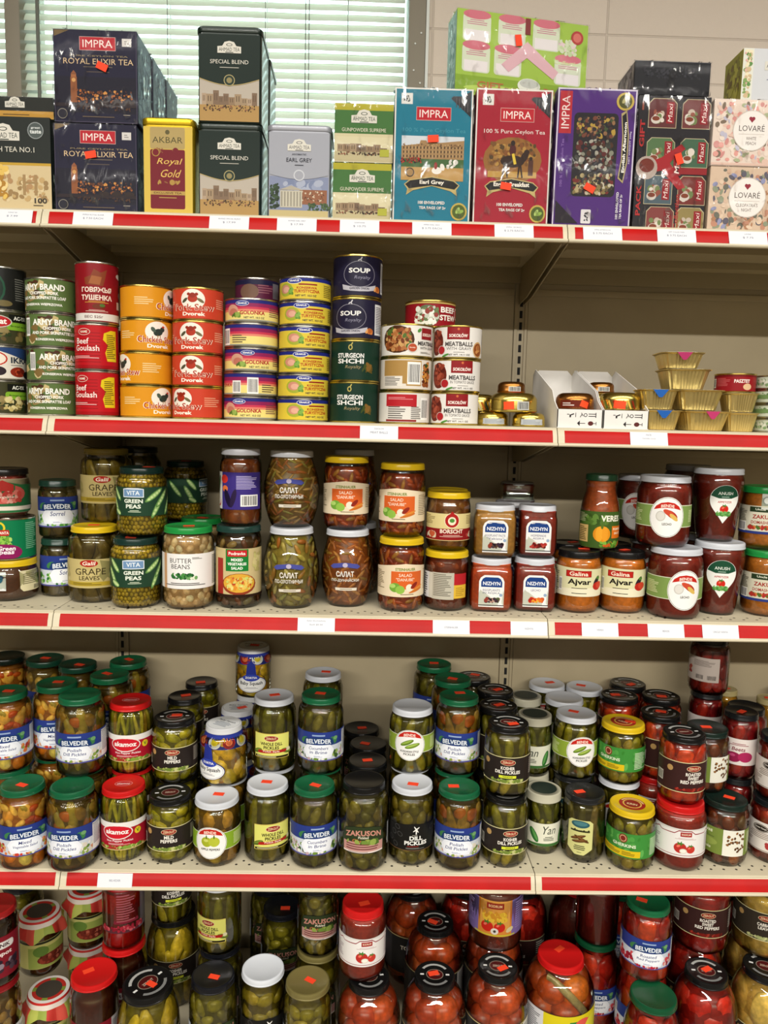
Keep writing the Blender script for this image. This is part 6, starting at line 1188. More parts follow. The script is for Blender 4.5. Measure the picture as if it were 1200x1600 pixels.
g4 = 'green loose tea boxes'
tea_box('tea_box', 'green tea box with olive top band, lower of two', .5000, .103, .075, .0985, Z1, .02, 'gunp', '4E7A3A', g4)
tea_box('tea_box', 'green tea box with olive top band, upper of two', .5015, .103, .075, .0985, Z1 + .0998, .02, 'gunp', '4E7A3A', g4)
g5 = 'large tea bag cartons'
tea_box('tea_carton', 'tall teal tea carton with palace picture', .6062, .137, .085, .227, Z1, .018, 'teal', '135E74', g5, side=('2A5A6A', '4A8A94', '1E4A5A'), stk=[(.0, .142, -4)])
tea_box('tea_carton', 'tall red tea carton with horse rider picture', .7490, .134, .085, .230, Z1, .018, 'redb', '8A1424', g5, side=('7A1A24', '9A3A40', '5A1018'), stk=[(-.010, .066, 8)])
tea_box('tea_carton', 'tall purple tea carton with picture turned sideways', .8895, .139, .085, .232, Z1, .012, 'purple', '47206E', g5, side=('4A2A6A', '6A4A8A', '341854'), stk=[(-.006, .066, 28)], lean=1.2)
tea_box('gift_pack', 'green gift pack of teas resting on the tall cartons', .7130, .250, .055, .142, Z1 + .2318, .046, 'greeng', '8FAE3A', g5, side=('8EB0A4', 'B8D4CC', '6A9488'), rot=10.8, stk=[(-.010, .100, 80)])
tea_box('gift_pack', 'black gift pack with red ribbon and tea sachets', 1.0365, .128, .092, .228, Z1, .02, 'blackg', '201C20', g5, side=('2A262A', '4A3A38', '3A2A2A'), stk=[(.012, .122, 70)])
tea_box('tea_box', 'plain black box lying on the black gift pack', 1.0260, .134, .095, .056, Z1 + .2300, .022, 'blackt', '1E1E22', g5, side=('6A6468', '8A8488', '4A464A'))
tea_box('tea_box', 'cream floral tea box, lower of two at the right end', 1.1715, .122, .075, .1125, Z1, .02, 'lovc', 'CDB49C', 'floral tea boxes')
tea_box('tea_box', 'pink floral tea box, upper of two at the right end', 1.1705, .122, .075, .1125, Z1 + .1138, .02, 'lovw', 'DCCABC', 'floral tea boxes')
tea_box('tea_box', 'white and pale blue tea box with olive side, on top of the floral boxes', 1.2170, .100, .07, .086, Z1 + .2276, .024, 'ahmr', '9A9234', 'floral tea boxes', side=('8E8A2E', '7A7628', '6A5A24', 'A8A43E'), film=False)

# ------------------------------------------------------------------ cardboard trays with pate tins
def tray(label, x0, w):
    d, hb, hf = .225, .118, .034; t = thing('cardboard_tray', label, 'tray', (x0 + w / 2, .008, ZS[1]), group='cardboard display trays'); hw = w / 2 - .0006
    link('tray_base', box_mesh([(-hw, hw, 0, d, .0002, .0014)]), 'card', t); link('front_panel', box_mesh([(-hw, hw, 0, .0014, .0014, hf)]), 'card', t)
    link('rear_panel', prism_mesh([(-hw, .0014), (hw, .0014), (hw, hb - .012), (hw - .012, hb), (-hw + .012, hb), (-hw, hb - .012)], d - .0014, d, 'y'), 'card', t)
    for s in (-1, 1):
        x = s * (hw - .0007); link('side_panel', prism_mesh([(0, .0014), (d, .0014), (d, hb - .010), (d - .02, hb), (.05, .07), (.03, hf + .016), (0, hf)], x - .0007, x + .0007), 'card', t)
    a = A(w * 1000, hf * 1000)   # handling marks, printed lying on their side
    for k in (0, 1): a.r(22 + 0, 6 - 4 * k + 3, 13, 1.3, '2A2628')
    a.r(29, 7, 1.4, 9, '2A2628').e(10, 7, 3.4, 3.4, '2A2628').e(10, 7, 2.2, 2.2, 'E4E1DC').r(4, 8, 1.2, 7, '2A2628', 30).r(2, 6, 1.2, 7, '2A2628', -30).r(-14, 8, 6, 2, '2A2628', 20).r(-18, 5, 3, 5, '2A2628').r(-22, 8, 4, 1.2, '2A2628').r(-8, 7, 1, 8, '2A2628').e(20, -8, 5, 4, '5A2A2A').r(27, -8, 7, 1, '2A2628').r(30, -8, 1, 6, '2A2628').p([(0, -13), (0, -3), (-5, -8)], '2A2628').r(5, -8, 10, 1, '2A2628')
    link('printed_marks', art_mesh(a, plane_surf((0, 0, hf / 2), (1, 0, 0), (0, 0, 1))), 'ink', t)
tray('white cardboard tray with torn side, left of two, holding a coppery tin', .9155, .0845)
tray('white cardboard tray, right of two, holding stacked tins', 1.0005, .0845)

# ------------------------------------------------------------------ everything standing on the lower shelves
# kind | x | y | z | turn in degrees | 1 if an orange price sticker is on the lid | label
DATA = """
ac|-0.1140|0.0640|0.3562|20|1|dark eggplant spread can at the left end, bottom of its stack
ikra|-0.1119|0.0640|0.4183|18|1|white and blue caviar spread can at the left end, second from the bottom
ac2|-0.1097|0.0640|0.4804|23|1|brown can with green corner label, third up in the leftmost stack
acd|-0.1108|0.0690|0.5425|19|1|near-black can topmost in the leftmost stack
army|-0.0175|0.0650|0.3562|7|1|camouflage chopped pork can, bottom of its stack of four
army|-0.0169|0.0652|0.4175|44|1|camouflage chopped pork can, second from the bottom of its stack
army|-0.0163|0.0651|0.4788|29|1|camouflage chopped pork can, third from the bottom of its stack
army|-0.0160|0.0650|0.5401|-1|1|camouflage chopped pork can, topmost of its stack
blackcan|-0.0447|0.1700|0.5418|14|1|dark can end showing just behind the topmost camouflage can
goul|0.0683|0.0533|0.3562|-24|1|red beef goulash can with yellow panel, standing on the shelf
goul|0.0688|0.0531|0.4393|-16|1|red beef goulash can with yellow panel, under the tall dark red can
tush|0.0721|0.0508|0.5224|17|1|tall dark red stewed beef can with Cyrillic lettering
goul|0.0580|0.1535|0.3562|26|1|red can mostly hidden behind the lowest beef goulash can
goul|0.0595|0.1535|0.4393|24|1|red can mostly hidden behind the upper beef goulash can
chick|0.1562|0.0629|0.3562|53|1|orange chicken stew can, bottom of its stack of four
chick|0.1568|0.0632|0.4153|-48|1|orange chicken stew can, second from the bottom, hen drawing at left
chick|0.1584|0.0649|0.4744|38|1|orange chicken stew can, third from the bottom of its stack
chick|0.1589|0.0632|0.5335|80|1|orange chicken stew can, topmost of its stack, hen drawing cut off at right
pork|0.2516|0.0581|0.3562|-29|1|red-orange pork stew can, bottom of its stack of four
pork|0.2521|0.0576|0.4148|-3|1|red-orange pork stew can, second from the bottom of its stack
pork|0.2535|0.0562|0.4734|-4|1|red-orange pork stew can, third from the bottom of its stack
pork|0.2542|0.0575|0.5320|-1|1|red-orange pork stew can, topmost of its stack
gol|0.3482|0.0714|0.3562|-7|1|blue and pink striped pork knuckle can, bottom of its stack
golb|0.3484|0.0725|0.4001|13|1|blue and pink striped can turned to its barcode, second from the bottom
gol|0.3498|0.0719|0.4440|10|1|blue and pink striped pork knuckle can, middle of its stack of five
golb|0.3498|0.0715|0.4879|-56|1|blue and pink striped can turned to its side text, fourth from the bottom
gol|0.3505|0.0726|0.5318|-3|1|blue and pink striped pork knuckle can, topmost of the front stack
golx|0.3492|0.1480|0.5733|3|1|dim pink can set back on top of the striped pork knuckle stack
gol|0.3466|0.1729|0.3562|9|1|striped can hidden behind the bottom pork knuckle can
gol|0.3464|0.1740|0.4001|4|1|striped can hidden behind the second pork knuckle can
gol|0.3462|0.1734|0.4440|2|1|striped can hidden behind the middle pork knuckle can
gol|0.3460|0.1730|0.4879|1|1|striped can hidden behind the fourth pork knuckle can
gol|0.3458|0.1740|0.5318|3|1|striped can hidden behind the topmost pork knuckle can
tur|0.4476|0.0672|0.3562|12|1|yellow and blue luncheon meat can, bottom of its stack of six
tur|0.4478|0.0668|0.3995|11|1|yellow and blue luncheon meat can, second from the bottom of six
tur|0.4492|0.0671|0.4428|0|1|yellow and blue luncheon meat can, third from the bottom of six
tur|0.4492|0.0672|0.4861|9|1|yellow and blue luncheon meat can, third from the top of six
tur|0.4499|0.0672|0.5294|0|1|yellow and blue luncheon meat can, second from the top of six
tur|0.4499|0.0673|0.5727|-17|1|yellow and blue luncheon meat can, topmost of six, beside the navy soup can
sturg|0.5433|0.0682|0.3562|-10|1|dark green sturgeon soup can standing on the shelf
sturg|0.5447|0.0678|0.4313|-11|1|dark green sturgeon soup can, second from the bottom
soup|0.5454|0.0669|0.5064|-14|1|navy soup can below the topmost navy can
soup|0.5464|0.0655|0.5815|5|1|navy soup can at the very top of the tallest stack
meatr|0.6381|0.0570|0.3562|3|1|can turned to its red and white nutrition panel, bottom of its stack
meatb|0.6396|0.0570|0.4163|3|1|can turned to its tan barcode panel, middle of its stack
meatf|0.6404|0.0569|0.4764|-8|1|white meatball can with large food photo, topmost of the stack
meat|0.7328|0.0591|0.3562|0|1|white and red meatballs in tomato can standing on the shelf
meat|0.7343|0.0599|0.4163|8|1|white and red meatballs in tomato can, middle of its stack of three
meatg|0.7350|0.0599|0.4764|-5|1|white and red meatballs with gravy can, topmost of three
beef|0.6854|0.1030|0.5353|26|1|dark red beef stew can bridging the two meatball stacks
ftin|0.8083|0.0794|0.3562|-13|1|small gold tin at the left foot of the little pyramid
ftin|0.8749|0.0610|0.3562|-9|1|small gold tin at the right foot of the little pyramid
gtin|0.8469|0.0744|0.3828|-6|1|wide gold tin with orange sticker laid across two small tins
ctin|0.8441|0.0865|0.4194|-4|1|coppery tin on top of the little tin pyramid
ftin|0.7991|0.1433|0.3562|-2|1|small gold tin behind the left foot of the pyramid
dtin|0.7886|0.1320|0.3828|-16|1|small striped tin leaning behind the gold pyramid, beside the meatball cans
tub|1.1181|0.0499|0.3562|-6|1|gold foil pate cup with blue tab, lower left of the cup pile
tub|1.1094|0.0497|0.3938|-6|1|gold foil pate cup with blue tab, upper one at left
tubp|1.1992|0.0585|0.3562|6|1|gold foil pate cup with pink tab, bottom middle of the pile
tubn|1.1892|0.0603|0.3938|-6|1|gold foil pate cup in the second layer, middle of the pile
tubs|1.2763|0.0666|0.3562|-6|1|small gold foil cup at the lower right, touching the can stack
tubs|1.2741|0.0662|0.3928|-6|1|small gold foil cup with green edge under the red tin
tubn|1.1699|0.0780|0.4324|-6|1|gold foil pate cup in the third layer
tubt|1.1577|0.0750|0.4710|-6|1|gold foil pate cup with pink tab, topmost of the pile
tubs|1.1583|0.1510|0.3562|-6|1|dark foil cup in the back behind the left pair, standing on the shelf
tubs|1.1559|0.1510|0.3928|-6|1|dark foil cup showing between the left cups and the third layer
redtin|1.2704|0.0748|0.4288|-29|1|red pate tin lying on the small foil cups
grn|1.3534|0.0720|0.3562|-21|1|white and green tin, bottom of the stack at the right edge
grn2|1.3524|0.0720|0.3830|-27|1|pale green tin, second from the bottom at the right edge
grn2|1.3518|0.0720|0.4098|-21|1|mid green tin, third from the bottom at the right edge
grn|1.3518|0.0720|0.4366|-22|1|white and green tin, topmost at the right edge
ctin2|0.9578|0.0500|0.3578|-15|1|lower coppery tin inside the left cardboard tray
ctin2|0.9578|0.0500|0.3894|-17|1|coppery round tin on top in the left cardboard tray
ctin2|1.0432|0.0500|0.3578|-16|1|lower tin at the front of the right cardboard tray
gtin3|1.0428|0.0525|0.3894|-19|1|striped gold tin with orange sticker on top at the front of the right tray
gtin2|1.0428|0.1615|0.3578|-23|1|lower tin at the back of the right cardboard tray
gtin2|1.0424|0.1615|0.3924|-20|1|gold tin with barcode at the back of the right cardboard tray
ctin|1.0400|0.1645|0.4270|-11|1|coppery tin on top of the barcoded tin in the right tray
yeljar|-0.1263|0.1014|0.0002|42|1|brown spread jar with yellow lid at the left end
peascan|-0.1300|0.1098|0.0788|4|1|green peas can standing on the yellow lid at the left end
strawb|-0.1448|0.1318|0.1594|12|1|pink fruit compote jar topmost at the left end
sorrel|-0.0422|0.1374|0.0002|40|1|dark sorrel jar with blue-green label, lower of two
sorrel|-0.0500|0.1532|0.1148|20|1|dark sorrel jar with blue-green label, upper of two
galil|0.0400|0.1019|0.0002|6|1|grape leaves jar with bright yellow lid, lower one on the shelf
galilb|0.0615|0.2022|0.0002|9|1|grape leaves jar behind the lower yellow-lidded jar
galilb|0.0411|0.1750|0.1468|8|1|grape leaves jar with dull yellow lid, upper one set back
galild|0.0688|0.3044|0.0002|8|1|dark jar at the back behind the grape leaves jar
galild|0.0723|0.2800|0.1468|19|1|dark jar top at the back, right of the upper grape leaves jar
vita|0.1318|0.0605|0.0002|11|1|green peas jar with dark lid, lower one standing on the shelf
vita|0.1381|0.0855|0.1318|-4|1|green peas jar with dark lid, upper of two
vita|0.1675|0.3175|0.0002|9|1|green peas jar hidden in the shade behind the butter beans
vita|0.1675|0.3173|0.1318|75|1|green peas jar upper in the shade behind the butter beans
butter|0.2327|0.0598|0.0002|4|1|white butter bean jar with bright green lid
butterd|0.2338|0.1885|0.0002|13|1|bean jar behind, its green lid peeking out right of the butter beans
mixveg|0.3264|0.0715|0.0002|5|1|mixed vegetable salad jar with dark green lid
eggpl|0.3294|0.0782|0.1578|-21|1|eggplant spread jar with purple label, standing on the mixed vegetable jar
salat|0.4276|0.0777|0.0002|0|1|barrel-shaped salad jar with yellow-green slices, lower left of the white-lid jars
salat|0.4148|0.2035|0.0002|5|1|barrel-shaped salad jar in the back, behind the lower salad jar
salat2|0.4243|0.1002|0.1548|0|1|barrel-shaped salad jar with shredded vegetables, upper of two
salatd|0.5355|0.0974|0.0002|-3|1|barrel-shaped orange salad jar with white lid, under the yellow-lidded jar
danube|0.5309|0.1086|0.1508|0|1|orange pepper salad jar with yellow lid, upper one standing on a white lid
salatd|0.5516|0.2022|0.0002|-2|1|barrel-shaped salad jar hidden behind the orange salad jar
salatd|0.5438|0.2065|0.1508|10|1|jar with grey lid edge behind the upper orange pepper salad jar
danube|0.6409|0.0697|0.0002|9|1|orange pepper salad jar with yellow lid, lower of the right pair
danube|0.6404|0.0918|0.1408|-16|1|orange pepper salad jar with yellow lid, upper of the right pair
borback|0.7304|0.0796|0.0002|-20|1|borscht jar turned to its grey back label, lower one
borscht|0.7322|0.0947|0.1158|4|1|borscht jar with yellow lid and red round emblem, upper one
borscht|0.7428|0.1880|0.0002|-12|1|borscht jar standing in the back behind the lower borscht jar
borscht|0.7391|0.1880|0.1128|-8|1|borscht jar with dim yellow lid just behind the upper borscht jar
nizr|0.8178|0.0789|0.0002|-6|1|square red-orange eggplant sauce jar, white lid, lower left of four
nizg|0.8235|0.0931|0.1038|-6|1|square golden-brown eggplant spread jar, white lid, upper left of four
nizl|0.9044|0.0853|0.0002|-6|1|square red lecho jar with white lid, lower right of four
niza|0.9083|0.0985|0.1038|-6|1|square red pepper sauce jar with white lid, upper right of four
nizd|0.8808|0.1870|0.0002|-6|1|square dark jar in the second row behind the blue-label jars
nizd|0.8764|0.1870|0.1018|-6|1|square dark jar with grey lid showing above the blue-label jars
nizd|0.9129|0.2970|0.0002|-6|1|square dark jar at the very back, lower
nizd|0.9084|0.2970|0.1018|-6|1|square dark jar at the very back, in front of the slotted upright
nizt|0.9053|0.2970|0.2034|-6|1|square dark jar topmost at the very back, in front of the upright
ajvar|0.9914|0.0830|0.0002|-6|1|orange pepper spread jar with black lid, left of two
ajvar|1.0808|0.0865|0.0002|-17|1|orange pepper spread jar with black lid, right of two
ajvar|0.9946|0.1727|0.0002|-18|1|orange pepper spread jar behind the left black-lidded jar
ajvar|1.0841|0.1759|0.0002|-17|1|orange pepper spread jar behind the right black-lidded jar
veres|1.0350|0.1080|0.1188|-2|1|bottle-shaped orange pumpkin sauce jar standing on the black lids
lecho|1.1713|0.0530|0.0002|1|1|large red lecho jar with round white label, lower of two
lecho|1.1497|0.0762|0.1348|-13|1|large red lecho jar with round white label, upper of two
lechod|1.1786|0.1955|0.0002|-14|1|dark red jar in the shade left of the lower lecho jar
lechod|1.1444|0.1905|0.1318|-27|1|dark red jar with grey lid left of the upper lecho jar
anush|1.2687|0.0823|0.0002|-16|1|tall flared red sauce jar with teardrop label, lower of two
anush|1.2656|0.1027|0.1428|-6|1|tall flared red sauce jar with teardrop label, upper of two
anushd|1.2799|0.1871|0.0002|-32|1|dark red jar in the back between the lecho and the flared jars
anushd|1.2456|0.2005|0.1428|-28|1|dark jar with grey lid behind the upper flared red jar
uncle|1.3638|0.0796|0.0002|-25|1|orange vegetable spread jar with bright green lid, lower at the right edge
uncle2|1.3616|0.1029|0.1288|-24|1|orange vegetable spread jar with green lid and seal, upper at the right edge
belvm|-0.0845|0.0327|-0.5078|26|1|mixed vegetable salad jar with green lid, lower one at the left edge
belvp|0.0129|0.0283|-0.5078|0|0|polish dill pickle jar over the shelf joint, green lid, bottom row
akam|0.1013|0.0616|-0.5078|5|0|hot pepper pickle jar with red lid, bottom row
mild|0.1938|0.0582|-0.5078|10|0|mild pepper jar with black lid and black label, bottom row
bendea|0.2879|0.0495|-0.5078|-6|1|green tomato pickle jar with white lid, bottom row below the flag-label squash jar
whole|0.3858|0.0623|-0.5078|22|1|whole dill pickle jar with white lid and yellow label, bottom row
belvc|0.4800|0.0467|-0.5078|13|1|cucumber jar with green lid and blue label, bottom row
zak|0.5778|0.0408|-0.5078|1|0|tall gherkin jar with black lid and pinkish label, bottom row
dillb|0.6741|0.0595|-0.5078|6|1|dill pickle jar with white lid and black windmill label
belvp2|0.7664|0.0426|-0.5078|-9|1|polish dill pickle jar with green lid, right one in the bottom row
kosh|0.8622|0.0549|-0.5078|5|1|kosher dill pickle jar with black lid, bottom row
yan|0.9480|0.0969|-0.5078|2|1|small pickle jar with white lace lid, bottom row
hexa|1.0259|0.0715|-0.5078|-24|1|dark jar with pale yellow hexagon label and black lid
kuhn|1.1142|0.0457|-0.5078|-24|0|pickle jar with yellow lid and green label, bottom row
paste|1.2149|0.0542|-0.5078|-9|1|large pink-red paste jar with red lid, bottom row
kaba|1.3137|0.0671|-0.5078|-42|1|stuffed pepper jar with dark green lid and olive label, bottom row
uncr|1.4195|0.0741|-0.5078|-68|1|red vegetable jar with white label, bottom at the right edge
belvm|-0.0660|0.1629|-0.3512|12|1|mixed vegetable salad jar with green lid, second layer at left
belvm|-0.0804|0.1796|-0.5078|27|1|second-row mixed vegetable jar in the shade between bottom front jar and second-layer jar
belvm|-0.2382|0.0748|-0.3512|31|0|mixed vegetable salad jar cut by the left edge of the picture
belvm|-0.2399|0.0729|-0.5078|24|0|mixed vegetable salad jar below the one cut by the left edge
belvp|0.0060|0.0972|-0.3512|5|0|polish dill pickle jar with red shreds, second layer beside the red-lidded jar
belvp|0.0004|0.1250|-0.5078|17|1|second-row polish dill jar in the shade between bottom front jar and second-layer jar
akam|0.0939|0.1386|-0.3642|7|0|hot pepper pickle jar with red lid, second layer
akam|0.0912|0.1525|-0.5078|11|1|second-row hot pepper jar in the shade between bottom front jar and second-layer jar
mild|0.1859|0.1296|-0.3792|7|1|mild pepper jar with black lid, second layer
mild|0.1837|0.1513|-0.5078|13|1|second-row mild pepper jar in the shade between bottom front jar and second-layer jar
squash|0.2878|0.1243|-0.3792|-31|0|baby squash jar with flag-shaped hang label in the front
bendea|0.2887|0.1452|-0.5078|2|1|second-row tomato pickle jar in the shade between bottom front jar and second-layer jar
whole|0.3884|0.1409|-0.3572|0|1|whole dill pickle jar with white lid, second layer
whole|0.3889|0.1558|-0.5078|10|1|second-row whole dill jar in the shade between bottom front jar and second-layer jar
belvc|0.4868|0.1208|-0.3512|-2|1|cucumber jar with green lid, second layer
belvc|0.4887|0.1418|-0.5078|10|1|second-row cucumber jar in the shade between bottom front jar and second-layer jar
bendeh|0.6752|0.1316|-0.3512|-9|0|pickle jar with white lid and round green label, beside a green-lidded jar
dillb|0.6756|0.1520|-0.5078|4|1|second-row black-label dill jar in the shade between bottom front jar and second-layer jar
belvp2|0.7697|0.1239|-0.3512|-14|1|polish dill pickle jar with onion rings and green lid, second layer
belvp2|0.7672|0.1361|-0.5078|-3|1|second-row polish dill jar in the shade between bottom front jar and second-layer jar
kosh|0.8630|0.0652|-0.3672|-8|1|kosher dill pickle jar with black lid and yellow strip, second layer
yan|0.9410|0.1777|-0.3802|-26|1|small pickle jar with lace lid, second layer beside the kosher jar
yan|0.9410|0.1777|-0.5078|-5|1|small lace-lidded jar hidden behind the bottom lace-lidded jar
bendeh|1.0250|0.1590|-0.3722|4|1|pickle jar with white lid and round green label, above the hexagon label
hexa|1.0250|0.1590|-0.5078|-25|1|dark jar hidden behind the hexagon-label jar
kuhn|1.1183|0.1365|-0.3732|-40|1|pickle jar with yellow lid, second layer on a white lid
bendes|1.1182|0.1395|-0.5078|-23|1|white-lidded jar half hidden behind the yellow lid
roast|1.2161|0.0625|-0.3762|7|0|roasted red pepper jar with black lid, nearest in the second layer
roast|1.2082|0.1672|-0.3762|24|1|roasted red pepper jar left behind the nearest one, on a red lid
paste|1.2062|0.1752|-0.5078|-14|1|dark red paste jar with red lid behind the yellow-lidded jar
kaba|1.2893|0.1206|-0.3802|-25|1|stuffed pepper jar with dark green lid, second layer
beetn|1.3100|0.2025|-0.5078|-20|1|red jar in the shade behind the bottom olive-label jar
beet|1.4163|0.2139|-0.3822|-24|0|red beet jar with black lid behind the stuffed pepper jar
uncr|1.4363|0.1987|-0.5078|-30|1|red jar hidden behind the bottom jar at the right edge
uncr|1.4288|0.0803|-0.3802|-64|1|red vegetable jar with black lid, second layer at the right edge
belvdk|-0.2504|0.3355|-0.3512|33|0|mixed pickle jar with near-black lid, back left corner
belvdk|-0.2504|0.3355|-0.5078|28|1|jar beneath the back left corner jar
belvd|-0.1557|0.3231|-0.3512|29|1|pale vegetable jar with dark green lid, back row, left of two neighbours
belvd|-0.1557|0.3231|-0.5078|19|1|jar beneath the pale vegetable jar in the back row
belvd|-0.0691|0.2879|-0.3512|15|1|vegetable jar with dark green lid, back row, behind the polish dill jar
belvd|-0.0691|0.2879|-0.5078|20|1|jar beneath the back-row vegetable jar
belvp|0.0248|0.2198|-0.3512|12|1|dill pickle jar with dark green lid just behind the red lid
belvp|0.0248|0.2198|-0.5078|17|1|jar beneath the dill pickle jar behind the red lid
belvp|0.0341|0.3169|-0.3512|26|1|mushroom-brown pickle jar with green lid at the back, below the left upright
belvp|0.0341|0.3169|-0.5078|14|1|jar beneath the one at the left upright
belvm|-0.1465|0.1079|-0.3512|17|1|vegetable jar with green lid at the left edge, behind the front ones
belvm|-0.1465|0.1079|-0.5078|17|1|jar beneath the second-row jar at the left edge
mildb|0.1789|0.2488|-0.3792|7|1|mild pepper jar with black lid, middle of three in a row
mildb|0.1789|0.2488|-0.5078|18|1|jar beneath the middle mild pepper jar
mildb|0.1955|0.3425|-0.3792|10|1|mild pepper jar with black lid, rear of three in a row
mildb|0.1955|0.3425|-0.5078|8|1|jar beneath the rear mild pepper jar
squashb|0.3157|0.3420|-0.2772|1|1|baby squash jar perched highest at the back
squashb|0.3157|0.3420|-0.3922|17|1|baby squash jar directly beneath the highest one
squashb|0.3157|0.3420|-0.5078|7|1|baby squash jar at the bottom of the rear stack
squashb|0.2953|0.2523|-0.3922|4|1|baby squash jar with grey paper lid behind the front one
squashb|0.2953|0.2523|-0.5078|2|1|jar beneath the grey paper lid
whole|0.4812|0.2894|-0.3572|-5|1|white-lidded pickle jar behind the cucumber jar
whole|0.4812|0.2894|-0.5078|-3|1|jar beneath the white-lidded pickle jar behind the cucumbers
zakb|0.5845|0.1669|-0.5078|3|1|black-lidded jar, first behind the tall gherkin jar
zakb|0.5861|0.2544|-0.5078|-7|1|black-lidded jar, second behind the tall gherkin jar
zakb|0.5705|0.3405|-0.5078|-8|1|black-lidded jar, third behind the tall gherkin jar
belvc|0.7361|0.3299|-0.3512|-6|1|green-lidded jar farthest back, left of the upright
belvc|0.7361|0.3299|-0.5078|-10|0|jar beneath the farthest green-lidded jar
belvp2|0.7682|0.2296|-0.3512|2|1|dill pickle jar with dark green lid, middle of the green-lid row
belvp2|0.7682|0.2296|-0.5078|-14|1|jar beneath the middle green-lid jar
kosh|0.8580|0.1585|-0.3672|-10|1|kosher pickle jar with black lid, first behind the yellow-strip jar
kosh|0.8580|0.1585|-0.5078|-6|1|jar beneath the first kosher jar behind
kosh|0.8671|0.2516|-0.3672|-12|1|kosher pickle jar with black lid, second behind the yellow-strip jar
kosh|0.8671|0.2516|-0.5078|-1|1|jar beneath the second kosher jar behind
kosh|0.8303|0.3375|-0.3672|-9|1|kosher pickle jar with black lid, rearmost, next to the upright
kosh|0.8303|0.3375|-0.5078|-13|1|jar beneath the rearmost kosher jar
yan|0.9439|0.2882|-0.3802|-14|1|small pickle jar with grey lace lid behind the front lace lid
yan|0.9439|0.2882|-0.5078|-21|1|jar beneath the rear lace-lidded jar
bendeb|1.0048|0.3415|-0.3722|-15|1|pickle jar with greyish white lid, rearmost of three
bendes|1.0048|0.3415|-0.5078|-19|1|jar beneath the rearmost greyish white lid
bendeb|1.0223|0.2495|-0.3722|-8|0|pickle jar with greyish white lid, middle of three
bendes|1.0223|0.2495|-0.5078|-9|1|jar beneath the middle greyish white lid
bendeb|1.0882|0.3225|-0.3722|-17|1|pickle jar with greyish white lid, right behind the yellow lid
bendes|1.0882|0.3225|-0.5078|-25|1|jar beneath the right greyish white lid
roast|1.1950|0.3375|-0.3722|-24|1|dark red pepper jar with black lid, back row beside the white lids
roast|1.1950|0.3375|-0.5078|-24|1|jar beneath the back-row black lid beside the white lids
roast|1.1482|0.2561|-0.3722|-24|1|dark red pepper jar with black lid, second row
roast|1.1482|0.2561|-0.5078|-24|1|jar beneath the second-row red pepper jar
roast|1.2436|0.2576|-0.3722|-15|1|red pepper jar with black lid, just left below the perched red jar
beetn|1.2436|0.2576|-0.5078|-29|1|jar beneath the red pepper jar left of the perched jar
beetp|1.3507|0.2661|-0.2272|-33|1|red jar with grey label perched highest at the back right
beetn|1.3507|0.2661|-0.3672|-33|1|jar directly beneath the perched red jar
beetn|1.3507|0.2661|-0.5078|-17|1|jar at the bottom under the perched red jar
beetn|1.3705|0.1442|-0.3672|-26|1|red beet jar with black lid and orange sticker, right of the green lid
beetn|1.3705|0.1442|-0.5078|-19|1|jar beneath the beet jar right of the green lid
smallg|1.4288|0.3375|-0.3472|-28|1|small mustard-coloured jar, farthest in the back right corner
roast|1.4288|0.3375|-0.5078|-19|1|jar beneath the farthest mustard-coloured jar
smallg|1.5752|0.3375|-0.3472|-27|1|small mustard-coloured jar with gold lid, middle in the right corner
roast|1.5752|0.3375|-0.5078|-25|1|jar beneath the middle mustard-coloured jar
smallg|1.5020|0.2793|-0.3472|-25|1|small mustard-coloured jar cut by the right edge
roast|1.5020|0.2793|-0.5078|-29|1|jar beneath the mustard-coloured jar at the right edge
cloth|-0.0654|0.0797|-0.9498|16|1|paper-capped relish jar with red and white lid, lower of two in front
cloth|-0.1112|0.1506|-0.8242|55|1|paper-capped relish jar with red and white lid, upper of two in front
cloth|-0.0396|0.2360|-0.9498|15|1|paper-capped relish jar in the second row, lower
cloth|-0.0396|0.2360|-0.8242|27|1|paper-capped relish jar in the second row, upper, purple cap flap
rolm|-0.1358|0.0087|-0.9498|34|1|pickled mushroom jar with dark red lid at the left edge
rols|-0.1358|0.0087|-0.7392|35|1|cherry compote jar with dark red lid standing on another at the left edge
rol|0.0468|0.0284|-0.9498|3|1|dark compote jar with bright red lid
rol|0.0752|0.1275|-0.9498|26|1|compote jar hidden behind the bright red lid
juice|0.0752|0.1275|-0.7442|15|1|deep red syrup jar with grey-pink label, bright red base
zbig|0.1611|0.0012|-0.9498|56|1|big pickled cucumber jar with black printed lid
zbig|0.1545|0.2300|-0.9498|17|1|big cucumber jar in the dark behind the printed lid
koshb|0.1546|0.2130|-0.7442|20|1|kosher dill jar dim in the back under the shelf
zaks|0.2841|0.0245|-0.9498|22|1|gherkin jar with plain black lid
whole|0.2797|0.1158|-0.7442|-21|1|whole dill pickle jar with yellow label standing on the black lid
zaks|0.2794|0.1219|-0.9498|13|1|second-row gherkin jar in the dark, under a second-layer jar
dills|0.3811|0.0444|-0.9498|20|1|dill pickle jar with plain white lid
zaks|0.3975|0.2459|-0.9498|12|1|black-lidded jar in the dark between white and gold lids
zakg|0.4745|0.0094|-0.9498|7|1|gherkin jar with olive gold lid
zakb|0.4875|0.1113|-0.7442|9|1|tall gherkin jar with pinkish label standing on the gold lid
zakg|0.4875|0.1113|-0.9498|4|1|second-row gherkin jar in the dark, under a second-layer jar
tom|0.5960|0.0083|-0.9498|11|1|tomato jar beneath the red-lidded paste jar
pastel|0.5810|0.0303|-0.7342|9|1|pink-red paste jar with red lid standing on the tomato jar
tom|0.7273|0.0149|-0.9498|-2|1|tomato jar with black printed lid, between the other two tomato jars
tomd|0.7425|0.1793|-0.9498|-3|1|dark jar with black printed lid in the back
tom|0.8580|0.0407|-0.9498|-4|1|tomato jar beneath the purple-label jar
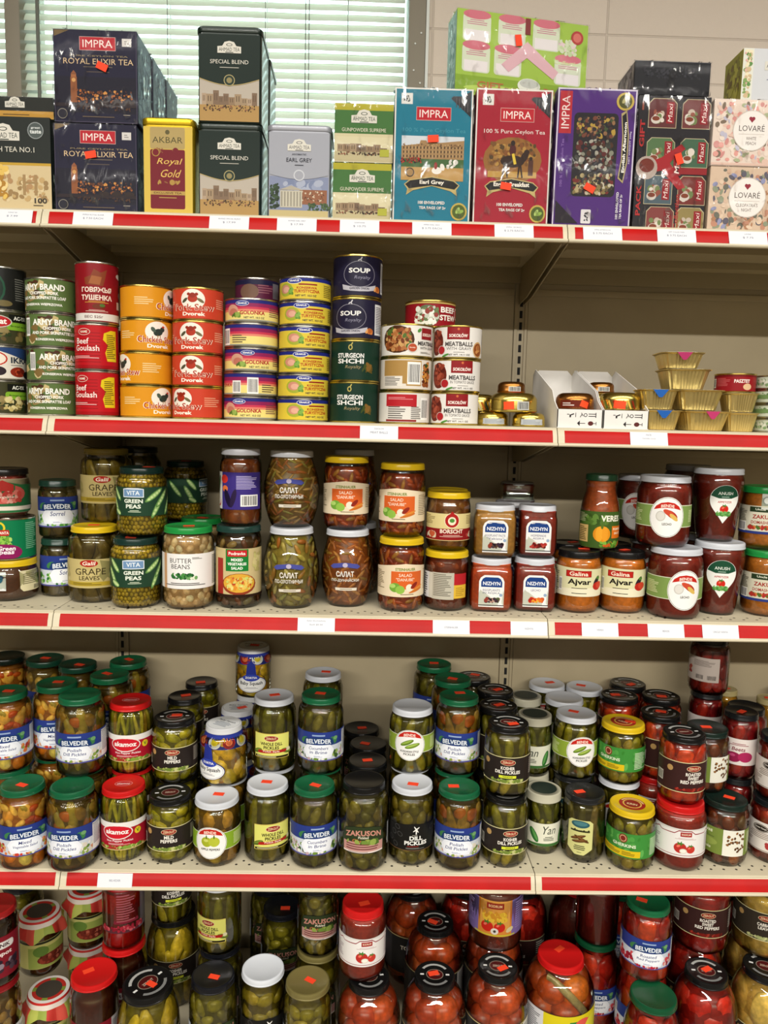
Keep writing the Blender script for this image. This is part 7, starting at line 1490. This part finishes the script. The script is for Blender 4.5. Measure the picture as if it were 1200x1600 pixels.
purp|0.8652|0.1282|-0.7342|-11|1|jar with purple and orange label standing on a tomato jar
tom|0.8738|0.1715|-0.9498|-8|1|second-row tomato jar in the dark, under a second-layer jar
bigtom|0.9947|0.0711|-0.9498|4|1|largest tomato jar with bright red lid
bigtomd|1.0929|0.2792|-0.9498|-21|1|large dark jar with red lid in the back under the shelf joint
redp|1.1552|-0.0224|-0.9498|-2|1|red pepper jar with plain dark green lid
belvr|1.1618|0.0504|-0.7442|-13|1|roasted red pepper jar with blue label, standing on the green lid
redp|1.1763|0.0841|-0.9498|-15|1|second-row red pepper jar in the dark, under a second-layer jar
redp|1.0931|0.1537|-0.9498|-10|1|red pepper jar with dim green lid behind
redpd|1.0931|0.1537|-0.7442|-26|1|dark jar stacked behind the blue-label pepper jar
redbig|1.2833|0.0309|-0.9498|-5|1|large red pepper jar with black printed lid
roastbig|1.3063|0.1241|-0.7342|-9|1|large roasted red pepper jar with black label, upper
redbig|1.3124|0.1587|-0.9498|-17|1|second-row large red pepper jar in the dark, under a second-layer jar
palep|1.4130|0.0457|-0.9498|-23|1|pale cabbage jar with black printed lid at the right edge
cabb|1.4337|0.1120|-0.7342|-21|1|cabbage leaf jar with black label, upper at the right edge
palep|1.4551|0.1692|-0.9498|-21|1|second-row pale cabbage jar in the dark, under a second-layer jar
zaks|0.3590|0.3355|-0.9498|10|1|black-lidded gherkin jar on the deck in the dark back, between white and gold lids
koshb|0.3631|0.3330|-0.7442|-1|1|jar stacked in the dark back above the white lid
tomd|0.7013|0.3042|-0.9498|3|1|tomato jar on the deck in the dark back, right of the paste jar
roastbig|0.6791|0.3170|-0.7342|-10|1|dark red jar stacked in the back right of the red-lidded paste jar
redbig|0.8319|0.3145|-0.9498|0|1|red pepper jar on the deck in the dark back, left of the purple label
roastbig|0.8012|0.3170|-0.7342|-5|1|dark red jar stacked in the back left of the purple label
redbig|0.9623|0.3190|-0.9498|-21|1|red pepper jar on the deck in the dark back, right of the purple label
redbig|1.4896|0.3140|-0.9498|-34|1|red pepper jar on the deck in the dark back at the right
roastbig|1.4640|0.3170|-0.7342|-25|1|dark red jar stacked in the back between roasted pepper and cabbage jars
zaks|-0.2319|0.3355|-0.9498|26|1|gherkin jar on the deck at the very back, behind the paper-capped jars
rol|-0.0644|0.3365|-0.9498|25|1|dark compote jar on the deck at the very back, behind the syrup jar
zaks|0.2382|0.3355|-0.9498|19|1|gherkin jar on the deck at the very back, behind the whole dill pickles
zaks|0.4813|0.3355|-0.9498|-2|1|gherkin jar on the deck at the very back, left of the red paste jar
redp|0.5841|0.3300|-0.9498|-9|1|red pepper jar on the deck at the very back, behind the red paste jar
redp|1.2077|0.3300|-0.9498|-13|1|red pepper jar on the deck at the very back, right of the largest tomato jar
redp|1.3406|0.3300|-0.9498|-33|1|red pepper jar on the deck at the very back, behind the blue-label peppers
"""  # closing rows: dark jars added so the back of the bottom shelf looks black
def place(k, x, y, z, rot, label, stk):
    if k in KD: parts, d, cat = jar_meshes(k), KD[k], 'jar'
    elif k in CAN: parts, d, cat = can_meshes(k), CAN[k], 'can'
    else:
        parts = tin_meshes(k); tub = k.startswith('tub'); cat = 'cup' if tub else 'tin'; d = dict(name='foil_cup' if tub else 'pate_tin', grp='gold foil pate cups' if tub else 'small pate tins')
    if k == 'peascan': d = dict(d, name='pea_can')
    t = thing(d['name'], label, cat, (x, y, z), (0, 0, math.radians(rot)), d['grp'])
    for nm, me, kd, r in parts:
        o = link(nm, me, None, t, kd); o.rotation_euler = r
    if cat == 'jar' and d['st'] and stk:
        global _STK
        _STK = _STK or sticker_mesh(); rg = random.Random(label)
        o = link('price_sticker', _STK, None, t); lr = d['lr']; an = rg.uniform(0, 6.28); rr = rg.uniform(0, .35) * lr
        o.location = (rr * math.cos(an), rr * math.sin(an), DIM[k][2] - .0009 + .0004); o.rotation_euler = (0, 0, -math.radians(rot) + rg.uniform(-.7, .7)); o['label'] = 'small orange price sticker'
for ln in DATA.strip().split('\n'):
    k, x, y, z, rot, stk, label = ln.split('|'); place(k, float(x), float(y), float(z), float(rot), label, stk == '1')
